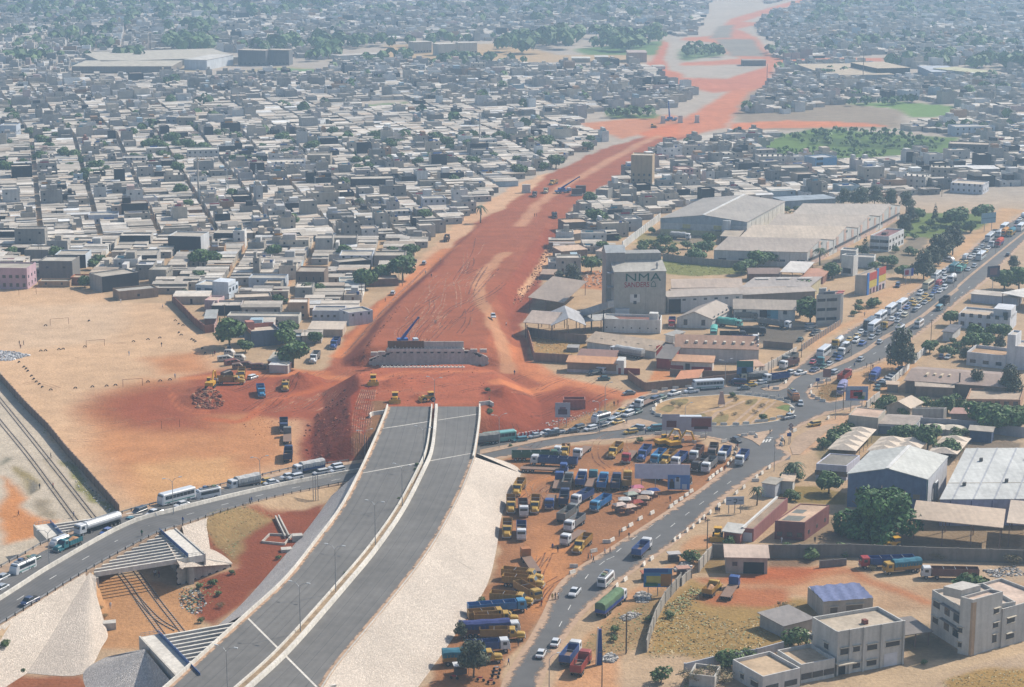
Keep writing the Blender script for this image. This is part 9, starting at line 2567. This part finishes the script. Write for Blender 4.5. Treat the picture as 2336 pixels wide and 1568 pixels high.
PP=[('M',1422,415,'robe',0,'alone on the sand field'),('M',1928,665,'walk',0,'striding past the goal'),('M',1780,315,'walk',3,'near the field edge'),('M',215,295,'stand',4,'in the trio at the left of the field'),('M',262,298,'stand',4,'right one of the trio at the left of the field'),('M',228,338,'stand',2,'nearest of the trio at the left of the field'),('M',560,1545,'walk',3,'on the railway path'),('N',438,328,'stand',3,'beside the railway with a sack'),('N',586,318,'walk',2,'between the tracks'),('N',205,622,'walk',2,'on the orange path'),('N',815,640,'walk',1,'on the near track'),('N',1700,1290,'stand',0,'under the railway bridge, on the left'),('N',1715,1285,'stand',0,'under the railway bridge, in the middle'),('N',1752,1300,'stand',2,'under the railway bridge, on the right'),('I',738,1045,'robe',0,'beside the railway under the bridge'),('F',1410,600,'robe',6,'left of the trio by the near road'),('F',1442,592,'robe',4,'middle of the trio by the near road'),('F',1475,590,'stand',0,'right of the trio by the near road'),('F',1290,670,'walk',2,'by the parked truck with a bicycle'),('F',928,1320,'walk',1,'beside the bonneted tarpaulin truck'),('F',1035,1110,'walk',3,'between the parked trucks and the road'),('F',1805,165,'walk',3,'left of the trio at the lot corner'),('F',1838,155,'stand',0,'middle of the trio at the lot corner'),('F',1862,188,'walk',3,'right of the trio at the lot corner'),('F',1988,95,'walk',0,'with a basin on the road edge'),('F',2045,88,'walk',2,'in red on the road edge'),('F',1412,45,'stand',1,'by the white tractor'),('F',1470,75,'stand',3,'beside the dark car in the lot'),('K',307,325,'walk',3,'crossing the near road'),('K',1148,150,'walk',2,'on the right verge'),('K',1262,45,'stand',3,'left of the trio on the right verge'),('K',1280,45,'stand',1,'middle of the trio on the right verge'),('K',1300,48,'walk',3,'right of the trio on the right verge'),('K',200,300,'stand',4,'by the blocks of the lot'),('B',1470,735,'walk',3,'crossing at the junction'),('B',1112,900,'stand',2,'at the corner of the truck park'),('B',1095,905,'stand',3,'beside the one in red at the corner'),('B',1630,855,'stand',3,'by the blue sign'),('B',1020,195,'walk',1,'left by the brown wall'),('B',1565,345,'stand',0,'at the edge of the roundabout'),('B',370,1480,'walk',3,'by the food stalls'),('B',970,1140,'stand',2,'by the blue truck at the kerb'),('B',100,735,'stand',1,'on the western splitter'),('B',1455,240,'stand',1,'on the eastern splitter'),('A',1840,465,'stand',3,'between the queue and the splitter'),('A',325,218,'stand',6,'in a yellow vest at the motorway end'),('A',1700,270,'stand',3,'by the earth road mouth'),('A',1742,260,'stand',2,'beside the dark figure at the earth road mouth'),('c',1313,1060,'stand',0,'left of the pair on the embankment'),('c',1330,1055,'stand',4,'right of the pair on the embankment'),('c',632,752,'walk',3,'on the earth road'),('c',1185,370,'walk',0,'on the embankment edge'),('c',1265,415,'stand',3,'on the embankment top'),('c',1385,200,'walk',0,'farther up the embankment'),('c',1060,215,'walk',1,'beside the grey car'),('c',2295,1085,'walk',0,'on the ramp'),('G',567,990,'stand',0,'on the platform edge'),('G',1205,1025,'stand',1,'at the foot of the ramp'),('Q',1825,455,'stand',5,'in a green vest on the platform'),('Q',165,190,'stand',4,'sitting group by the field'),('Q',185,180,'stand',2,'in the group by the field'),('C',745,880,'walk',3,'by the casuarina'),('C',468,935,'walk',1,'crossing the free carriageway'),('C',602,935,'stand',3,'on the dusty verge'),('C',670,950,'stand',2,'in red on the dusty verge'),('C',580,370,'walk',0,'before the office block'),('O',870,605,'walk',3,'in the yard behind the grey wall'),('O',648,605,'robe',0,'beside the brick-red building'),('e',350,550,'stand',3,'left of the pair on the far cutting'),('e',375,550,'stand',4,'right of the pair on the far cutting'),('b',820,860,'walk',3,'in the lane of the town'),('a',865,545,'stand',4,'before the mud cottage'),('a',2240,840,'walk',0,'at the field corner'),('a',1663,765,'robe',0,'by the brown compound'),('I',948,560,'stand',5,'cycling on the ring road'),('I',1222,475,'stand',1,'walking on the ring road'),('I',1668,345,'walk',3,'on the ring road edge'),('I',1680,340,'walk',1,'second on the ring road edge')]
for i,(w_,x,y,pose,ci,where) in enumerate(PP):
 z={'N':0,'c':0}.get(w_,0)
 p=at(w_,x,y,0)
 for _ in range(3):
  g=ground_z(p.x,p.y)
  if w_=='I' and x>940 and y<600:
   g=6.9 if x<1300 else 3.9
  if w_=='A' and x==325:
   g=7
  p=at(w_,x,y,g)
 c,cn=SH[ci]
 o=link('person',BODY[pose],None,tone(*c),(p.x,p.y,g+.02),R.uniform(0,6.28))
 o.scale=(1.0,1.0,R.uniform(.96,1.05))
 tag(o,'person in %s%s %s'%(cn,' robe' if pose=='robe' else '',where),'person','people on foot')
# the hazy air over the town
m,nt,b=node_mat('air')
nt.nodes.remove(b)
pv=nt.nodes.new('ShaderNodeVolumePrincipled')
pv.inputs['Color'].default_value=(0.52,0.76,1.0,1)
pv.inputs['Density'].default_value=0.00018
pv.inputs['Anisotropy'].default_value=0.3
nt.links.new(pv.outputs[0],nt.nodes['Material Output'].inputs['Volume'])
hz=MB().box(-45000,-400,-1.6,45000,14200,168).build('haze','air')
tag(hz,'pale blue haze lying over the far town',kind='stuff')
